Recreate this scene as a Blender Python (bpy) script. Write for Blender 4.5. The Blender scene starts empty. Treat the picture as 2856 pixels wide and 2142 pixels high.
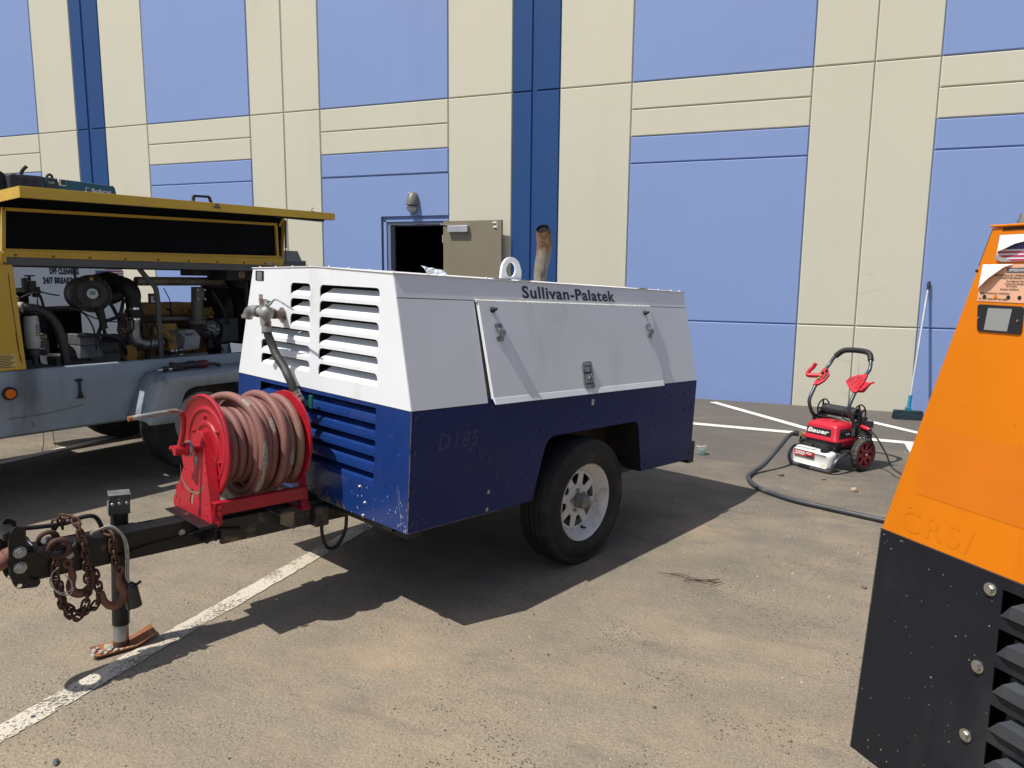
import bpy, math, random
from mathutils import Vector, Matrix
random.seed(7)
sc = bpy.context.scene
COL = sc.collection
R = math.radians
# ------------------------------------------------------------------ camera
cam_d = bpy.data.cameras.new('camera'); cam = bpy.data.objects.new('camera', cam_d); COL.objects.link(cam)
cam_d.sensor_width = 36.0; cam_d.lens = 25.97; cam_d.clip_start = 0.05; cam_d.clip_end = 400
_yaw, _pit, _rol = -0.37478491, 0.14713149, 0.00946591
_f = Vector((math.sin(_yaw)*math.cos(_pit), math.cos(_yaw)*math.cos(_pit), -math.sin(_pit)))
_r = Vector((math.cos(_yaw), -math.sin(_yaw), 0)); _u = _r.cross(_f)
_r2 = _r*math.cos(_rol)+_u*math.sin(_rol); _u2 = -_r*math.sin(_rol)+_u*math.cos(_rol)
cam.matrix_world = Matrix(((_r2.x,_u2.x,-_f.x,0),(_r2.y,_u2.y,-_f.y,0),(_r2.z,_u2.z,-_f.z,1.52),(0,0,0,1)))
sc.camera = cam
# ------------------------------------------------------------------ light
SUN_DIR = Vector((0.354, 0.438, -1.0)).normalized()      # the way the light travels
wd = bpy.data.worlds.new('World'); sc.world = wd; wd.use_nodes = True
nt = wd.node_tree; bg = nt.nodes['Background']
sky = nt.nodes.new('ShaderNodeTexSky'); sky.sky_type = 'NISHITA'; sky.sun_disc = False
sky.sun_elevation = R(60.2); sky.sun_rotation = math.atan2(-SUN_DIR.x, -SUN_DIR.y) % (2*math.pi)
sky.air_density = 1.0; sky.dust_density = 1.6; sky.ozone_density = 1.0
nt.links.new(sky.outputs[0], bg.inputs[0]); bg.inputs[1].default_value = 0.100
sun_d = bpy.data.lights.new('sun', 'SUN'); sun_d.energy = 4.4; sun_d.angle = R(0.53); sun_d.color = (1.0, 0.965, 0.905)
sun = bpy.data.objects.new('sun', sun_d); COL.objects.link(sun)
sun.rotation_euler = SUN_DIR.to_track_quat('-Z', 'Y').to_euler(); sun.location = (-5, -4, 12)
sc.view_settings.view_transform = 'Standard'; sc.view_settings.look = 'None'
sc.view_settings.exposure = 0.27; sc.view_settings.gamma = 1.0; sc.view_settings.use_curve_mapping = False
sc.cycles.max_bounces = 8; sc.cycles.diffuse_bounces = 4; sc.cycles.use_denoising = True

# ------------------------------------------------------------------ materials
def _n(t, k, **kw):
    n = t.nodes.new(k)
    for a, b in kw.items(): setattr(n, a, b)
    return n
def _noise(t, vec, scale, detail=4, rough=0.55, stretch=None):
    if stretch is not None:
        mp = _n(t, 'ShaderNodeMapping'); mp.inputs['Scale'].default_value = stretch
        t.links.new(vec, mp.inputs['Vector']); vec = mp.outputs[0]
    n = _n(t, 'ShaderNodeTexNoise'); n.inputs['Scale'].default_value = scale
    n.inputs['Detail'].default_value = detail; n.inputs['Roughness'].default_value = rough
    t.links.new(vec, n.inputs['Vector']); return n.outputs['Fac']
def _ramp(t, fac, lo, hi):
    m = _n(t, 'ShaderNodeMapRange'); m.interpolation_type = 'SMOOTHSTEP'
    m.inputs['From Min'].default_value = lo; m.inputs['From Max'].default_value = hi
    t.links.new(fac, m.inputs['Value']); return m.outputs['Result']
def _mixc(t, fac, a, b):
    m = _n(t, 'ShaderNodeMix', data_type='RGBA')
    for s, v in ((0, fac), (6, a), (7, b)):
        if isinstance(v, (int, float)): m.inputs[s].default_value = v
        elif isinstance(v, tuple): m.inputs[s].default_value = (*v[:3], 1)
        else: t.links.new(v, m.inputs[s])
    return m.outputs[2]
def _math(t, op, a, b=None, clamp=False):
    m = _n(t, 'ShaderNodeMath', operation=op); m.use_clamp = clamp
    for i, v in enumerate((a, b)):
        if v is None: continue
        if isinstance(v, (int, float)): m.inputs[i].default_value = v
        else: t.links.new(v, m.inputs[i])
    return m.outputs[0]
MATS = {}
def mat(name, col, rough=0.5, metal=0.0, var=0.08, vs=2.5, layers=(), bump=0.0, bs=60, coat=0.0, spec=0.5, alpha=1.0, trans=0.0, rvar=0.12):
    """layers: (colour, scale, lo, hi, detail, stretch, roughness or None) - wear, dust, rust, scratches with a shape of their own"""
    if name in MATS: return MATS[name]
    m = bpy.data.materials.new(name); m.use_nodes = True; t = m.node_tree
    b = t.nodes['Principled BSDF']; tc = _n(t, 'ShaderNodeTexCoord'); vec = tc.outputs['Object']
    n1 = _noise(t, vec, vs, 5)
    dark = tuple(c*(1-var) for c in col); lite = tuple(min(1, c*(1+var)) for c in col)
    c = _mixc(t, _ramp(t, n1, 0.3, 0.7), dark, lite)
    rr = _math(t, 'ADD', _math(t, 'MULTIPLY', _math(t, 'SUBTRACT', _noise(t, vec, vs*4, 4), 0.5), rvar*2), rough, True)
    for L in layers:
        lc, ls, lo, hi = L[:4]; det = L[4] if len(L) > 4 else 5; st = L[5] if len(L) > 5 else None; lr = L[6] if len(L) > 6 else None
        fac = _ramp(t, _noise(t, vec, ls, det, 0.6, st), lo, hi)
        c = _mixc(t, fac, c, lc)
        if lr is not None:
            mx = _n(t, 'ShaderNodeMix', data_type='FLOAT'); t.links.new(fac, mx.inputs[0]); t.links.new(rr, mx.inputs[2]); mx.inputs[3].default_value = lr; rr = mx.outputs[0]
    t.links.new(c, b.inputs['Base Color']); t.links.new(rr, b.inputs['Roughness'])
    b.inputs['Metallic'].default_value = metal; b.inputs['Specular IOR Level'].default_value = spec
    if coat: b.inputs['Coat Weight'].default_value = coat; b.inputs['Coat Roughness'].default_value = 0.12
    if trans: b.inputs['Transmission Weight'].default_value = trans
    if alpha < 1: b.inputs['Alpha'].default_value = alpha
    if bump:
        bn = _n(t, 'ShaderNodeBump'); bn.inputs['Strength'].default_value = 1.0; bn.inputs['Distance'].default_value = bump
        t.links.new(_noise(t, vec, bs, 4), bn.inputs['Height']); t.links.new(bn.outputs[0], b.inputs['Normal'])
    MATS[name] = m; return m

RUST = (0.20, 0.075, 0.035); DUST = (0.36, 0.30, 0.22)
white_paint = mat('white_paint', (0.72, 0.73, 0.745), 0.36, var=0.03, vs=1.4, bump=0.0025, bs=1.7, layers=(((0.52,0.50,0.45), 2.2, 0.60, 0.85, 6, (1,1,0.35)),))
white_roof = mat('white_roof', (0.72, 0.71, 0.68), 0.5, var=0.05, vs=4, layers=(((0.45,0.41,0.34), 9, 0.5, 0.8, 6),))
blue_paint = mat('blue_paint', (0.004, 0.015, 0.098), 0.24, var=0.10, vs=1.2, coat=0.0, spec=0.22, bump=0.0012, bs=2.2,
    layers=(((0.30,0.32,0.36), 120, 0.785, 0.80, 1), ((0.03,0.03,0.05), 3.0, 0.66, 0.95, 6, (1,1,0.4), 0.5)))
blue_mud = mat('blue_front_paint', (0.007, 0.032, 0.150), 0.28, var=0.10, vs=1.5, coat=0.25,
    layers=(((0.35,0.35,0.36), 120, 0.785, 0.80, 1), ((0.035,0.05,0.12), 4.0, 0.6, 0.95, 6, (1,1,0.4), 0.5)))
decal_blue = mat('decal_blue', (0.012, 0.022, 0.095), 0.45, layers=(((0.2,0.22,0.28), 40, 0.66, 0.70, 3),))
black_metal = mat('black_frame_paint', (0.010, 0.010, 0.011), 0.40, var=0.3, vs=6, spec=0.35, layers=(((0.10,0.075,0.05), 9, 0.64, 0.74, 6, None, 0.85), ((0.09,0.04,0.025), 30, 0.68, 0.76, 4, None, 0.8)))
muddy_metal = mat('muddy_black_metal', (0.025, 0.024, 0.022), 0.5, var=0.3, vs=6, layers=(((0.20,0.16,0.105), 7, 0.48, 0.60, 7, None, 0.9),))
rust_metal = mat('rusty_steel', (0.080, 0.034, 0.021), 0.82, var=0.35, vs=22, layers=(((0.055,0.024,0.016), 30, 0.5, 0.66, 5), ((0.16,0.07,0.035), 55, 0.62, 0.74, 4)), bump=0.0012, bs=120)
orange_rust = mat('orange_rust_plate', (0.27, 0.10, 0.035), 0.85, var=0.3, vs=12, layers=(((0.12,0.07,0.05), 14, 0.5, 0.7, 5), ((0.30,0.25,0.18), 10, 0.6, 0.75, 5)), bump=0.0008, bs=150)
galv = mat('galvanised_steel', (0.34, 0.35, 0.35), 0.42, 0.75, var=0.2, vs=14, layers=(((0.20,0.19,0.17), 18, 0.52, 0.7, 5, None, 0.65),), bump=0.0003, bs=80)
worn_iron = mat('worn_pipe_iron', (0.30, 0.30, 0.29), 0.55, 0.45, var=0.25, vs=18, layers=(((0.19,0.09,0.05), 16, 0.54, 0.66, 5, None, 0.8),), bump=0.0006, bs=110)
zinc_bolt = mat('zinc_bolt', (0.42, 0.41, 0.39), 0.32, 0.9, var=0.1, vs=40, layers=(((0.25,0.20,0.15), 60, 0.6, 0.75, 3),))
bolt_blue = mat('painted_bolt', (0.012, 0.026, 0.10), 0.3, var=0.2, vs=60, layers=(((0.25,0.25,0.27), 90, 0.64, 0.68, 2),))
red_paint = mat('red_reel_paint', (0.36, 0.008, 0.018), 0.42, var=0.14, vs=4, layers=(((0.30,0.035,0.03), 5, 0.55, 0.8, 6, None, 0.6), ((0.16,0.10,0.06), 45, 0.70, 0.74, 4, None, 0.85), ((0.50,0.20,0.16), 12, 0.68, 0.76, 5, None, 0.6)))
hose_mat = mat('faded_pink_hose', (0.215, 0.090, 0.074), 0.62, var=0.10, vs=3, layers=(((0.27,0.165,0.098), 3.2, 0.48, 0.72, 5), ((0.24,0.125,0.115), 6, 0.55, 0.72, 5), ((0.08,0.06,0.055), 70, 0.69, 0.73, 3)), bump=0.0005, bs=160)
braid_mat = mat('exposed_hose_braid', (0.30, 0.27, 0.22), 0.6, 0.3, var=0.6, vs=160)
tyre_mat = mat('tyre_rubber', (0.018, 0.0175, 0.017), 0.72, var=0.25, vs=5, layers=(((0.065,0.058,0.048), 6, 0.52, 0.78, 6, None, 0.9),), bump=0.0006, bs=90, spec=0.3)
rubber = mat('black_rubber', (0.016, 0.016, 0.017), 0.55, var=0.25, vs=12, spec=0.4)
black_hose_m = mat('black_braided_hose', (0.030, 0.028, 0.025), 0.6, var=0.4, vs=12, layers=(((0.13,0.085,0.05), 26, 0.62, 0.70, 5),), bump=0.001, bs=160)
rim_white = mat('white_wheel_paint', (0.62, 0.61, 0.58), 0.42, var=0.05, vs=6, layers=(((0.34,0.30,0.24), 9, 0.54, 0.80, 6), ((0.20,0.10,0.05), 55, 0.70, 0.74, 3)))
rim_grey = mat('grey_wheel_paint', (0.36, 0.38, 0.40), 0.45, var=0.08, vs=6, layers=(((0.20,0.18,0.15), 9, 0.5, 0.78, 6),))
foam_black = mat('black_foam', (0.012, 0.012, 0.013), 0.95, var=0.5, vs=60, bump=0.005, bs=55, spec=0.15)
inner_black = mat('inner_black', (0.008, 0.008, 0.009), 0.85, var=0.3, vs=8, spec=0.2)
seam_dark = mat('seam_sealant', (0.06, 0.055, 0.05), 0.8)
yellow_paint = mat('yellow_paint', (0.56, 0.345, 0.028), 0.45, var=0.08, vs=2.5, layers=(((0.46,0.28,0.03), 3, 0.5, 0.8, 6), ((0.22,0.16,0.08), 12, 0.66, 0.78, 6, (1,1,0.3)), ((0.10,0.08,0.06), 90, 0.70, 0.74, 2)))
yellow_engine = mat('yellow_engine_paint', (0.36, 0.19, 0.035), 0.5, var=0.2, vs=9, layers=(((0.09,0.055,0.03), 8, 0.48, 0.66, 6, None, 0.75),))
grey_paint = mat('blue_grey_paint', (0.235, 0.280, 0.330), 0.42, var=0.10, vs=2.2, layers=(((0.10,0.115,0.13), 2.5, 0.52, 0.72, 6, (1,1,0.25)), ((0.26,0.27,0.27), 7, 0.62, 0.78, 6), ((0.04,0.04,0.045), 60, 0.71, 0.74, 3)))
grey_fender = mat('grey_fender_paint', (0.30, 0.335, 0.375), 0.45, var=0.08, vs=3, layers=(((0.13,0.14,0.155), 5, 0.55, 0.75, 6),))
dark_grey = mat('dark_grey_metal', (0.055, 0.058, 0.063), 0.5, var=0.2, vs=5, layers=(((0.10,0.09,0.075), 8, 0.55, 0.75, 6),))
beam_grey = mat('beam_grey', (0.085, 0.09, 0.095), 0.5, var=0.1)
pipe_brown = mat('exhaust_pipe_brown', (0.22, 0.20, 0.17), 0.55, 0.4, var=0.2, vs=8, layers=(((0.19,0.12,0.07), 12, 0.5, 0.7, 5),))
silver_pipe = mat('silver_cast_pipe', (0.42, 0.42, 0.41), 0.45, 0.8, var=0.15, vs=10, layers=(((0.18,0.16,0.14), 9, 0.52, 0.75, 6),), bump=0.0004, bs=120)
stack_mat = mat('rusted_exhaust', (0.155, 0.132, 0.102), 0.75, 0.1, var=0.15, vs=14, layers=(((0.13,0.085,0.05), 11, 0.50, 0.66, 6, (1,1,0.3)), ((0.05,0.038,0.03), 26, 0.60, 0.68, 6, (1,1,0.35))), bump=0.001, bs=90)
rust_tip = mat('burnt_exhaust_tip', (0.155, 0.070, 0.032), 0.85, var=0.25, vs=20, layers=(((0.055,0.036,0.028), 16, 0.48, 0.64, 6), ((0.24,0.14,0.075), 34, 0.60, 0.72, 5)), bump=0.001, bs=100)
teal_paint = mat('teal_paint', (0.012, 0.105, 0.155), 0.35, var=0.08, vs=3, coat=0.2)
charcoal = mat('charcoal_plastic', (0.045, 0.05, 0.06), 0.5, var=0.12, vs=10)
truck_white = mat('truck_white', (0.66, 0.67, 0.68), 0.35, var=0.03, layers=(((0.45,0.45,0.44), 3, 0.6, 0.85, 6),))
orange_paint = mat('orange_paint', (0.66, 0.180, 0.001), 0.45, var=0.06, vs=2, spec=0.3, layers=(((0.55,0.135,0.001), 5, 0.50, 0.8, 6, (1,1,0.25)), ((0.14,0.06,0.03), 105, 0.745, 0.76, 2)))
orange_ghost = mat('orange_unfaded', (0.635, 0.162, 0.001), 0.42, var=0.05, vs=5, layers=(((0.55,0.11,0.003), 14, 0.60, 0.72, 6),))
orange_letter = mat('orange_faint_letter', (0.645, 0.174, 0.001), 0.45, spec=0.3, var=0.06, vs=2, layers=(((0.66,0.18,0.001), 12, 0.45, 0.65, 6),))
black_panel = mat('black_panel_paint', (0.011, 0.012, 0.017), 0.45, var=0.12, vs=3, layers=(((0.20,0.20,0.18), 120, 0.765, 0.775, 1), ((0.03,0.03,0.034), 5, 0.5, 0.8, 6, (1,1,0.3))), spec=0.22)
louver_black = mat('black_louver_paint', (0.040, 0.044, 0.052), 0.42, var=0.12, vs=8, layers=(((0.14,0.12,0.10), 24, 0.62, 0.74, 5),))
sticker_white = mat('sticker_white', (0.72, 0.70, 0.68), 0.5, var=0.03)
sticker_peach = mat('sticker_peach', (0.72, 0.40, 0.26), 0.5, var=0.05, vs=14)
ink = mat('ink_black', (0.012, 0.012, 0.014), 0.5, var=0.05)
letter_ink = mat('letter_charcoal', (0.018, 0.023, 0.035), 0.4, var=0.05)
flag_red = mat('flag_red', (0.42, 0.03, 0.10), 0.5); flag_blue = mat('flag_blue', (0.02, 0.035, 0.16), 0.5)
sign_red = mat('sign_red', (0.55, 0.02, 0.03), 0.45)
washer_red = mat('washer_red_plastic', (0.50, 0.012, 0.028), 0.38, var=0.06, vs=6, layers=(((0.42,0.03,0.04), 16, 0.60, 0.76, 5),))
wheel_red = mat('wheel_red_plastic', (0.32, 0.012, 0.030), 0.5, var=0.08, vs=9, layers=(((0.24,0.10,0.07), 20, 0.58, 0.75, 5),))
tank_white = mat('translucent_white_tank', (0.66, 0.67, 0.64), 0.35, var=0.05, vs=5, layers=(((0.50,0.45,0.33), 6, 0.58, 0.8, 5),))
tube_grey = mat('grey_tube', (0.085, 0.09, 0.10), 0.35, 0.6, var=0.12, vs=10)
black_plastic = mat('black_plastic', (0.020, 0.020, 0.022), 0.45, var=0.15, vs=10, layers=(((0.09,0.08,0.065), 14, 0.60, 0.78, 5),))
brass = mat('brass_fitting', (0.45, 0.30, 0.12), 0.35, 0.9)
alu = mat('aluminium_pole', (0.58, 0.59, 0.60), 0.38, 0.7, var=0.06)
blue_plastic = mat('blue_plastic', (0.01, 0.16, 0.28), 0.4)
bristle_m = mat('broom_bristles', (0.012, 0.030, 0.040), 0.8, var=0.5, vs=40)
clear_plastic = mat('clear_plastic_jar', (0.92, 0.98, 0.97), 0.08, var=0.02, trans=0.9, spec=0.5)
wood_twig = mat('dry_twig', (0.10, 0.06, 0.04), 0.8, var=0.3, vs=40)
white_stone = mat('white_gravel', (0.48, 0.44, 0.36), 0.85, var=0.15, vs=30, bump=0.003, bs=70)
grey_stone = mat('grey_stone', (0.16, 0.14, 0.12), 0.85, var=0.3, vs=30, bump=0.002, bs=70)
tan_stone = mat('tan_stone', (0.38, 0.28, 0.19), 0.85, var=0.2, vs=30, bump=0.002, bs=70)
wire_grey = mat('grey_wire', (0.38, 0.37, 0.30), 0.5, var=0.1, vs=30)
green_plastic = mat('green_tag', (0.005, 0.10, 0.065), 0.4)
lens_orange = mat('orange_marker_lens', (0.75, 0.16, 0.01), 0.25, coat=0.6)
lamp_body = mat('taupe_lamp_body', (0.16, 0.14, 0.12), 0.45, var=0.06)
lamp_lens = mat('frosted_lens', (0.42, 0.41, 0.40), 0.3, coat=0.5)
door_tan = mat('door_taupe_paint', (0.205, 0.175, 0.118), 0.5, var=0.04, vs=3, bump=0.0004, bs=200)
closer_grey = mat('closer_silver', (0.45, 0.46, 0.47), 0.35, 0.5)
steel_frame = mat('door_frame_steel', (0.16, 0.19, 0.27), 0.5)
bag_plastic = mat('crumpled_clear_bag', (0.72, 0.75, 0.76), 0.3, var=0.12, vs=30, bump=0.004, bs=40)
chrome = mat('chrome', (0.7, 0.7, 0.7), 0.15, 1.0)

# ------------------------------------------------------------------ mesh helpers
def V(*a): return Vector(a)
def basis(ax):
    ax = Vector(ax).normalized(); h = Vector((0,0,1)) if abs(ax.z) < 0.9 else Vector((1,0,0))
    u = ax.cross(h).normalized(); return u, ax.cross(u).normalized(), ax
class MB:
    def __init__(s): s.v=[]; s.f=[]; s.m=[]; s.k=0
    def add(s, vs, fs):
        o = len(s.v); s.v += [tuple(p) for p in vs]
        for f in fs: s.f.append(tuple(i+o for i in f)); s.m.append(s.k)
        return s
    def poly(s, pts): return s.add(pts, [tuple(range(len(pts)))])
    def box(s, x0,x1,y0,y1,z0,z1, M=None):
        p = [Vector(q) for q in ((x0,y0,z0),(x1,y0,z0),(x1,y1,z0),(x0,y1,z0),(x0,y0,z1),(x1,y0,z1),(x1,y1,z1),(x0,y1,z1))]
        if M is not None: p = [M @ q for q in p]
        return s.add(p, [(0,3,2,1),(4,5,6,7),(0,1,5,4),(1,2,6,5),(2,3,7,6),(3,0,4,7)])
    def hexa(s, p): return s.add(p, [(0,3,2,1),(4,5,6,7),(0,1,5,4),(1,2,6,5),(2,3,7,6),(3,0,4,7)])
    def cyl(s, p0, p1, r0, r1=None, n=16, caps=True):
        r1 = r0 if r1 is None else r1; p0=Vector(p0); p1=Vector(p1); u,w,_ = basis(p1-p0)
        vs=[]
        for p,r in ((p0,r0),(p1,r1)):
            for i in range(n):
                a = 2*math.pi*i/n; vs.append(p+u*math.cos(a)*r+w*math.sin(a)*r)
        fs=[(i,(i+1)%n,n+(i+1)%n,n+i) for i in range(n)]
        if caps: fs += [tuple(range(n-1,-1,-1)), tuple(range(n,2*n))]
        return s.add(vs, fs)
    def lathe(s, prof, p0, ax, n=32, a0=0.0, a1=2*math.pi, squash=None):
        p0=Vector(p0); u,w,ax = basis(ax); full = abs(a1-a0-2*math.pi)<1e-6; m=n if full else n+1
        vs=[]
        for i in range(m):
            a=a0+(a1-a0)*i/n; d=u*math.cos(a)+w*math.sin(a)
            for r,h in prof: vs.append(p0+d*r+ax*h)
        k=len(prof); fs=[]
        for i in range(n):
            j=(i+1)%m
            for q in range(k-1): fs.append((i*k+q, j*k+q, j*k+q+1, i*k+q+1))
        return s.add(vs, fs)
    def tube(s, pts, r, n=10, closed=False, caps=True):
        pts=[Vector(p) for p in pts]; N=len(pts); rs = r if isinstance(r,(list,tuple)) else [r]*N
        T=[]
        for i in range(N):
            a = pts[(i-1)%N] if (closed or i>0) else pts[i]; b = pts[(i+1)%N] if (closed or i<N-1) else pts[i]
            T.append((b-a).normalized())
        u,_,_ = basis(T[0]); vs=[]
        for i in range(N):
            if i>0:
                u = (u - T[i]*u.dot(T[i]))
                u = u.normalized() if u.length>1e-6 else basis(T[i])[0]
            w=T[i].cross(u)
            for j in range(n):
                a=2*math.pi*j/n; vs.append(pts[i]+(u*math.cos(a)+w*math.sin(a))*rs[i])
        fs=[]
        for i in range(N if closed else N-1):
            k=(i+1)%N
            for j in range(n): fs.append((i*n+j, i*n+(j+1)%n, k*n+(j+1)%n, k*n+j))
        if caps and not closed: fs += [tuple(range(n-1,-1,-1)), tuple(range((N-1)*n, N*n))]
        return s.add(vs, fs)
    def prism(s, pts2, o, ex, ey, h0, h1):
        o=Vector(o); ex=Vector(ex); ey=Vector(ey); ez=ex.cross(ey)
        n=len(pts2); vs=[o+ex*a+ey*b+ez*h0 for a,b in pts2]+[o+ex*a+ey*b+ez*h1 for a,b in pts2]
        fs=[tuple(range(n-1,-1,-1)), tuple(range(n,2*n))]+[(i,(i+1)%n,n+(i+1)%n,n+i) for i in range(n)]
        return s.add(vs, fs)
    def sphere(s, c, r, n=12, m=8, sc_=(1,1,1)):
        c=Vector(c); vs=[]
        for i in range(m+1):
            th=math.pi*i/m
            for j in range(n):
                a=2*math.pi*j/n; vs.append(c+Vector((math.sin(th)*math.cos(a)*r*sc_[0], math.sin(th)*math.sin(a)*r*sc_[1], math.cos(th)*r*sc_[2])))
        return s.add(vs, [(i*n+j,(i+1)*n+j,(i+1)*n+(j+1)%n,i*n+(j+1)%n) for i in range(m) for j in range(n)])
    def rings(s, rings, cap=True):
        n=len(rings[0]); vs=[p for r in rings for p in r]; fs=[]
        for i in range(len(rings)-1):
            for j in range(n): fs.append((i*n+j,i*n+(j+1)%n,(i+1)*n+(j+1)%n,(i+1)*n+j))
        if cap: fs += [tuple(range(n-1,-1,-1)), tuple(range((len(rings)-1)*n,len(rings)*n))]
        return s.add(vs, fs)
    def mesh(s, name, mats, angle=35):
        me = bpy.data.meshes.new(name); me.from_pydata(s.v, [], s.f); me.validate(verbose=False)
        mats = mats if isinstance(mats,(list,tuple)) else [mats]
        for m in mats: me.materials.append(m)
        if len(mats)>1 and len(me.polygons)==len(s.m):
            for p,k in zip(me.polygons, s.m): p.material_index=k
        fix_normals(me)
        shade(me, angle); return me
    def build(s, name, mats, parent=None, angle=35, bevel=0, kind=None, label=None, loc=None):
        return put(name, s.mesh(name, mats, angle), parent, bevel, kind, label, loc)
import bmesh
def fix_normals(me):
    bm=bmesh.new(); bm.from_mesh(me); bmesh.ops.recalc_face_normals(bm, faces=bm.faces); bm.to_mesh(me); bm.free()
def shade(me, angle):
    if angle:
        for p in me.polygons: p.use_smooth=True
        me.set_sharp_from_angle(angle=math.radians(angle))
def put(name, me, parent=None, bevel=0, kind=None, label=None, loc=None):
    o = bpy.data.objects.new(name, me); COL.objects.link(o)
    if parent: o.parent = parent
    if bevel:
        b=o.modifiers.new('bevel','BEVEL'); b.width=bevel; b.segments=2; b.limit_method='ANGLE'; b.angle_limit=R(40); b.harden_normals=False
    if kind: o['kind']=kind
    if label: o['label']=label
    if loc is not None: o.location=loc
    return o
def thing(name, label, cat, M=None, group=None):
    o=bpy.data.objects.new(name, None); COL.objects.link(o); o.empty_display_size=0.1
    if M is not None: o.matrix_world=M
    o['label']=label; o['category']=cat
    if group: o['group']=group
    return o
def tag(o, label, cat, group=None):
    o['label']=label; o['category']=cat
    if group: o['group']=group
    return o
def holder(name, parent, label=None):
    o=bpy.data.objects.new(name, None); COL.objects.link(o); o.empty_display_size=0.05; o.parent=parent
    if label: o['label']=label
    return o
def frame(O, yaw, pit=0, rol=0):
    A=Matrix.Rotation(yaw,4,'Z'); B=Matrix.Rotation(pit,4,'Y'); D=Matrix.Rotation(rol,4,'X')
    return Matrix.Translation(Vector(O)) @ A @ B @ D
def rounded(pts, r, n=4):
    """polygon with its corners rounded; r one radius or one per corner"""
    out=[]; N=len(pts); rs = r if isinstance(r,(list,tuple)) else [r]*N
    for i in range(N):
        p=Vector(pts[i]).to_2d() if len(pts[i])>2 else Vector(pts[i]); a=Vector(pts[i-1]); b=Vector(pts[(i+1)%N])
        if rs[i]<=0: out.append(tuple(p)); continue
        da=(a-p).normalized(); db=(b-p).normalized(); k=min(rs[i], (a-p).length*0.49, (b-p).length*0.49)
        p0=p+da*k; p1=p+db*k
        for j in range(n+1):
            t=j/n; q=p0*(1-t)**2+p*2*t*(1-t)+p1*t*t; out.append((q.x,q.y))
    return out
def rect(x0,y0,x1,y1,r=0,n=4):
    p=[(x0,y0),(x1,y0),(x1,y1),(x0,y1)]
    return rounded(p,r,n) if r else p
def circ(cx,cy,r,n=24,ry=None): return [(cx+r*math.cos(2*math.pi*i/n), cy+(ry or r)*math.sin(2*math.pi*i/n)) for i in range(n)]
def plate(name, outer, holes, th, o, ex, ey, mats, parent, bevel=0, **kw):
    """flat sheet with openings; (a,b) lies at o + ex*a + ey*b, the thickness goes both ways"""
    c=bpy.data.curves.new(name,'CURVE'); c.dimensions='2D'; c.fill_mode='BOTH'; c.extrude=th/2
    for loop in [outer]+list(holes):
        sp=c.splines.new('POLY'); sp.points.add(len(loop)-1)
        for q,(a,b) in zip(sp.points, loop): q.co=(a,b,0,1)
        sp.use_cyclic_u=True
    tmp=bpy.data.objects.new('tmp_curve',c); me=bpy.data.meshes.new_from_object(tmp)
    bpy.data.objects.remove(tmp); bpy.data.curves.remove(c)
    o=Vector(o); ex=Vector(ex); ey=Vector(ey); ez=ex.cross(ey).normalized()
    for v in me.vertices:
        a,b,h=v.co; v.co=o+ex*a+ey*b+ez*h
    me.name=name; me.materials.clear()
    me.materials.append(mats); bm=bmesh.new(); bm.from_mesh(me); bmesh.ops.remove_doubles(bm,verts=bm.verts,dist=1e-5); bm.to_mesh(me); bm.free()
    for p in me.polygons: p.material_index=0
    fix_normals(me); shade(me, 30)
    return put(name, me, parent, bevel, **kw)
def lettering(name, body, size, o, ex, ey, m, parent, bold=0.0, align='LEFT', shear=0.0, th=0.0012, spacing=1.0, xs=1.0, kind=None, fit=None):
    """letters as thin raised solids; size = cap height; baseline start at o"""
    c=bpy.data.curves.new(name,'FONT'); c.body=body; c.size=size/0.7; c.align_x=align; c.extrude=th/2; c.offset=bold*size*0.35; c.shear=shear; c.space_character=spacing; c.resolution_u=3
    tmp=bpy.data.objects.new('tmp_text',c); me=bpy.data.meshes.new_from_object(tmp); bpy.data.objects.remove(tmp); bpy.data.curves.remove(c)
    o=Vector(o); ex=Vector(ex).normalized(); ey=Vector(ey).normalized(); ez=ex.cross(ey).normalized()
    if fit:
        xx=[v.co.x for v in me.vertices]; xs=fit/(max(xx)-min(xx)); o=o-ex*min(xx)*xs
    for v in me.vertices:
        a,b,h=v.co; v.co=o+ex*a*xs+ey*b+ez*(h+th/2)
    me.materials.clear(); me.materials.append(m); me.name=name
    for p in me.polygons: p.material_index=0
    return put(name, me, parent, kind=kind)
def smooth_path(pts, n=8, closed=False):
    P=[Vector(p) for p in pts]; N=len(P); out=[]
    rng = range(N) if closed else range(N-1)
    for i in rng:
        p1=P[i]; p2=P[(i+1)%N]; p0=P[i-1] if (closed or i>0) else p1*2-p2; p3=P[(i+2)%N] if (closed or i<N-2) else p2*2-p1
        for j in range(n):
            t=j/n; out.append(0.5*((2*p1)+(p2-p0)*t+(2*p0-5*p1+4*p2-p3)*t*t+(3*p1-p0-3*p2+p3)*t**3))
    if not closed: out.append(P[-1])
    return out
def copies(me, name, parent, places):
    """alike pieces that share one mesh"""
    out=[]
    for p in places:
        o=bpy.data.objects.new(name, me); COL.objects.link(o); o.parent=parent
        o.matrix_local = p if isinstance(p, Matrix) else Matrix.Translation(Vector(p))
        out.append(o)
    return out
def aim(p, ax, roll=0):
    """matrix that puts local +Z along ax at p"""
    return Matrix.Translation(Vector(p)) @ Vector(ax).to_track_quat('Z','Y').to_matrix().to_4x4() @ Matrix.Rotation(roll,4,'Z')
def bolt_mesh(m, r=0.009, h=0.006, washer=True):
    b=MB()
    if washer: b.cyl((0,0,0),(0,0,h*0.3),r*1.25,n=14)
    b.cyl((0,0,h*0.2),(0,0,h),r*0.8,r*0.75,n=6); return b.mesh('bolt', m, 30)
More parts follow.
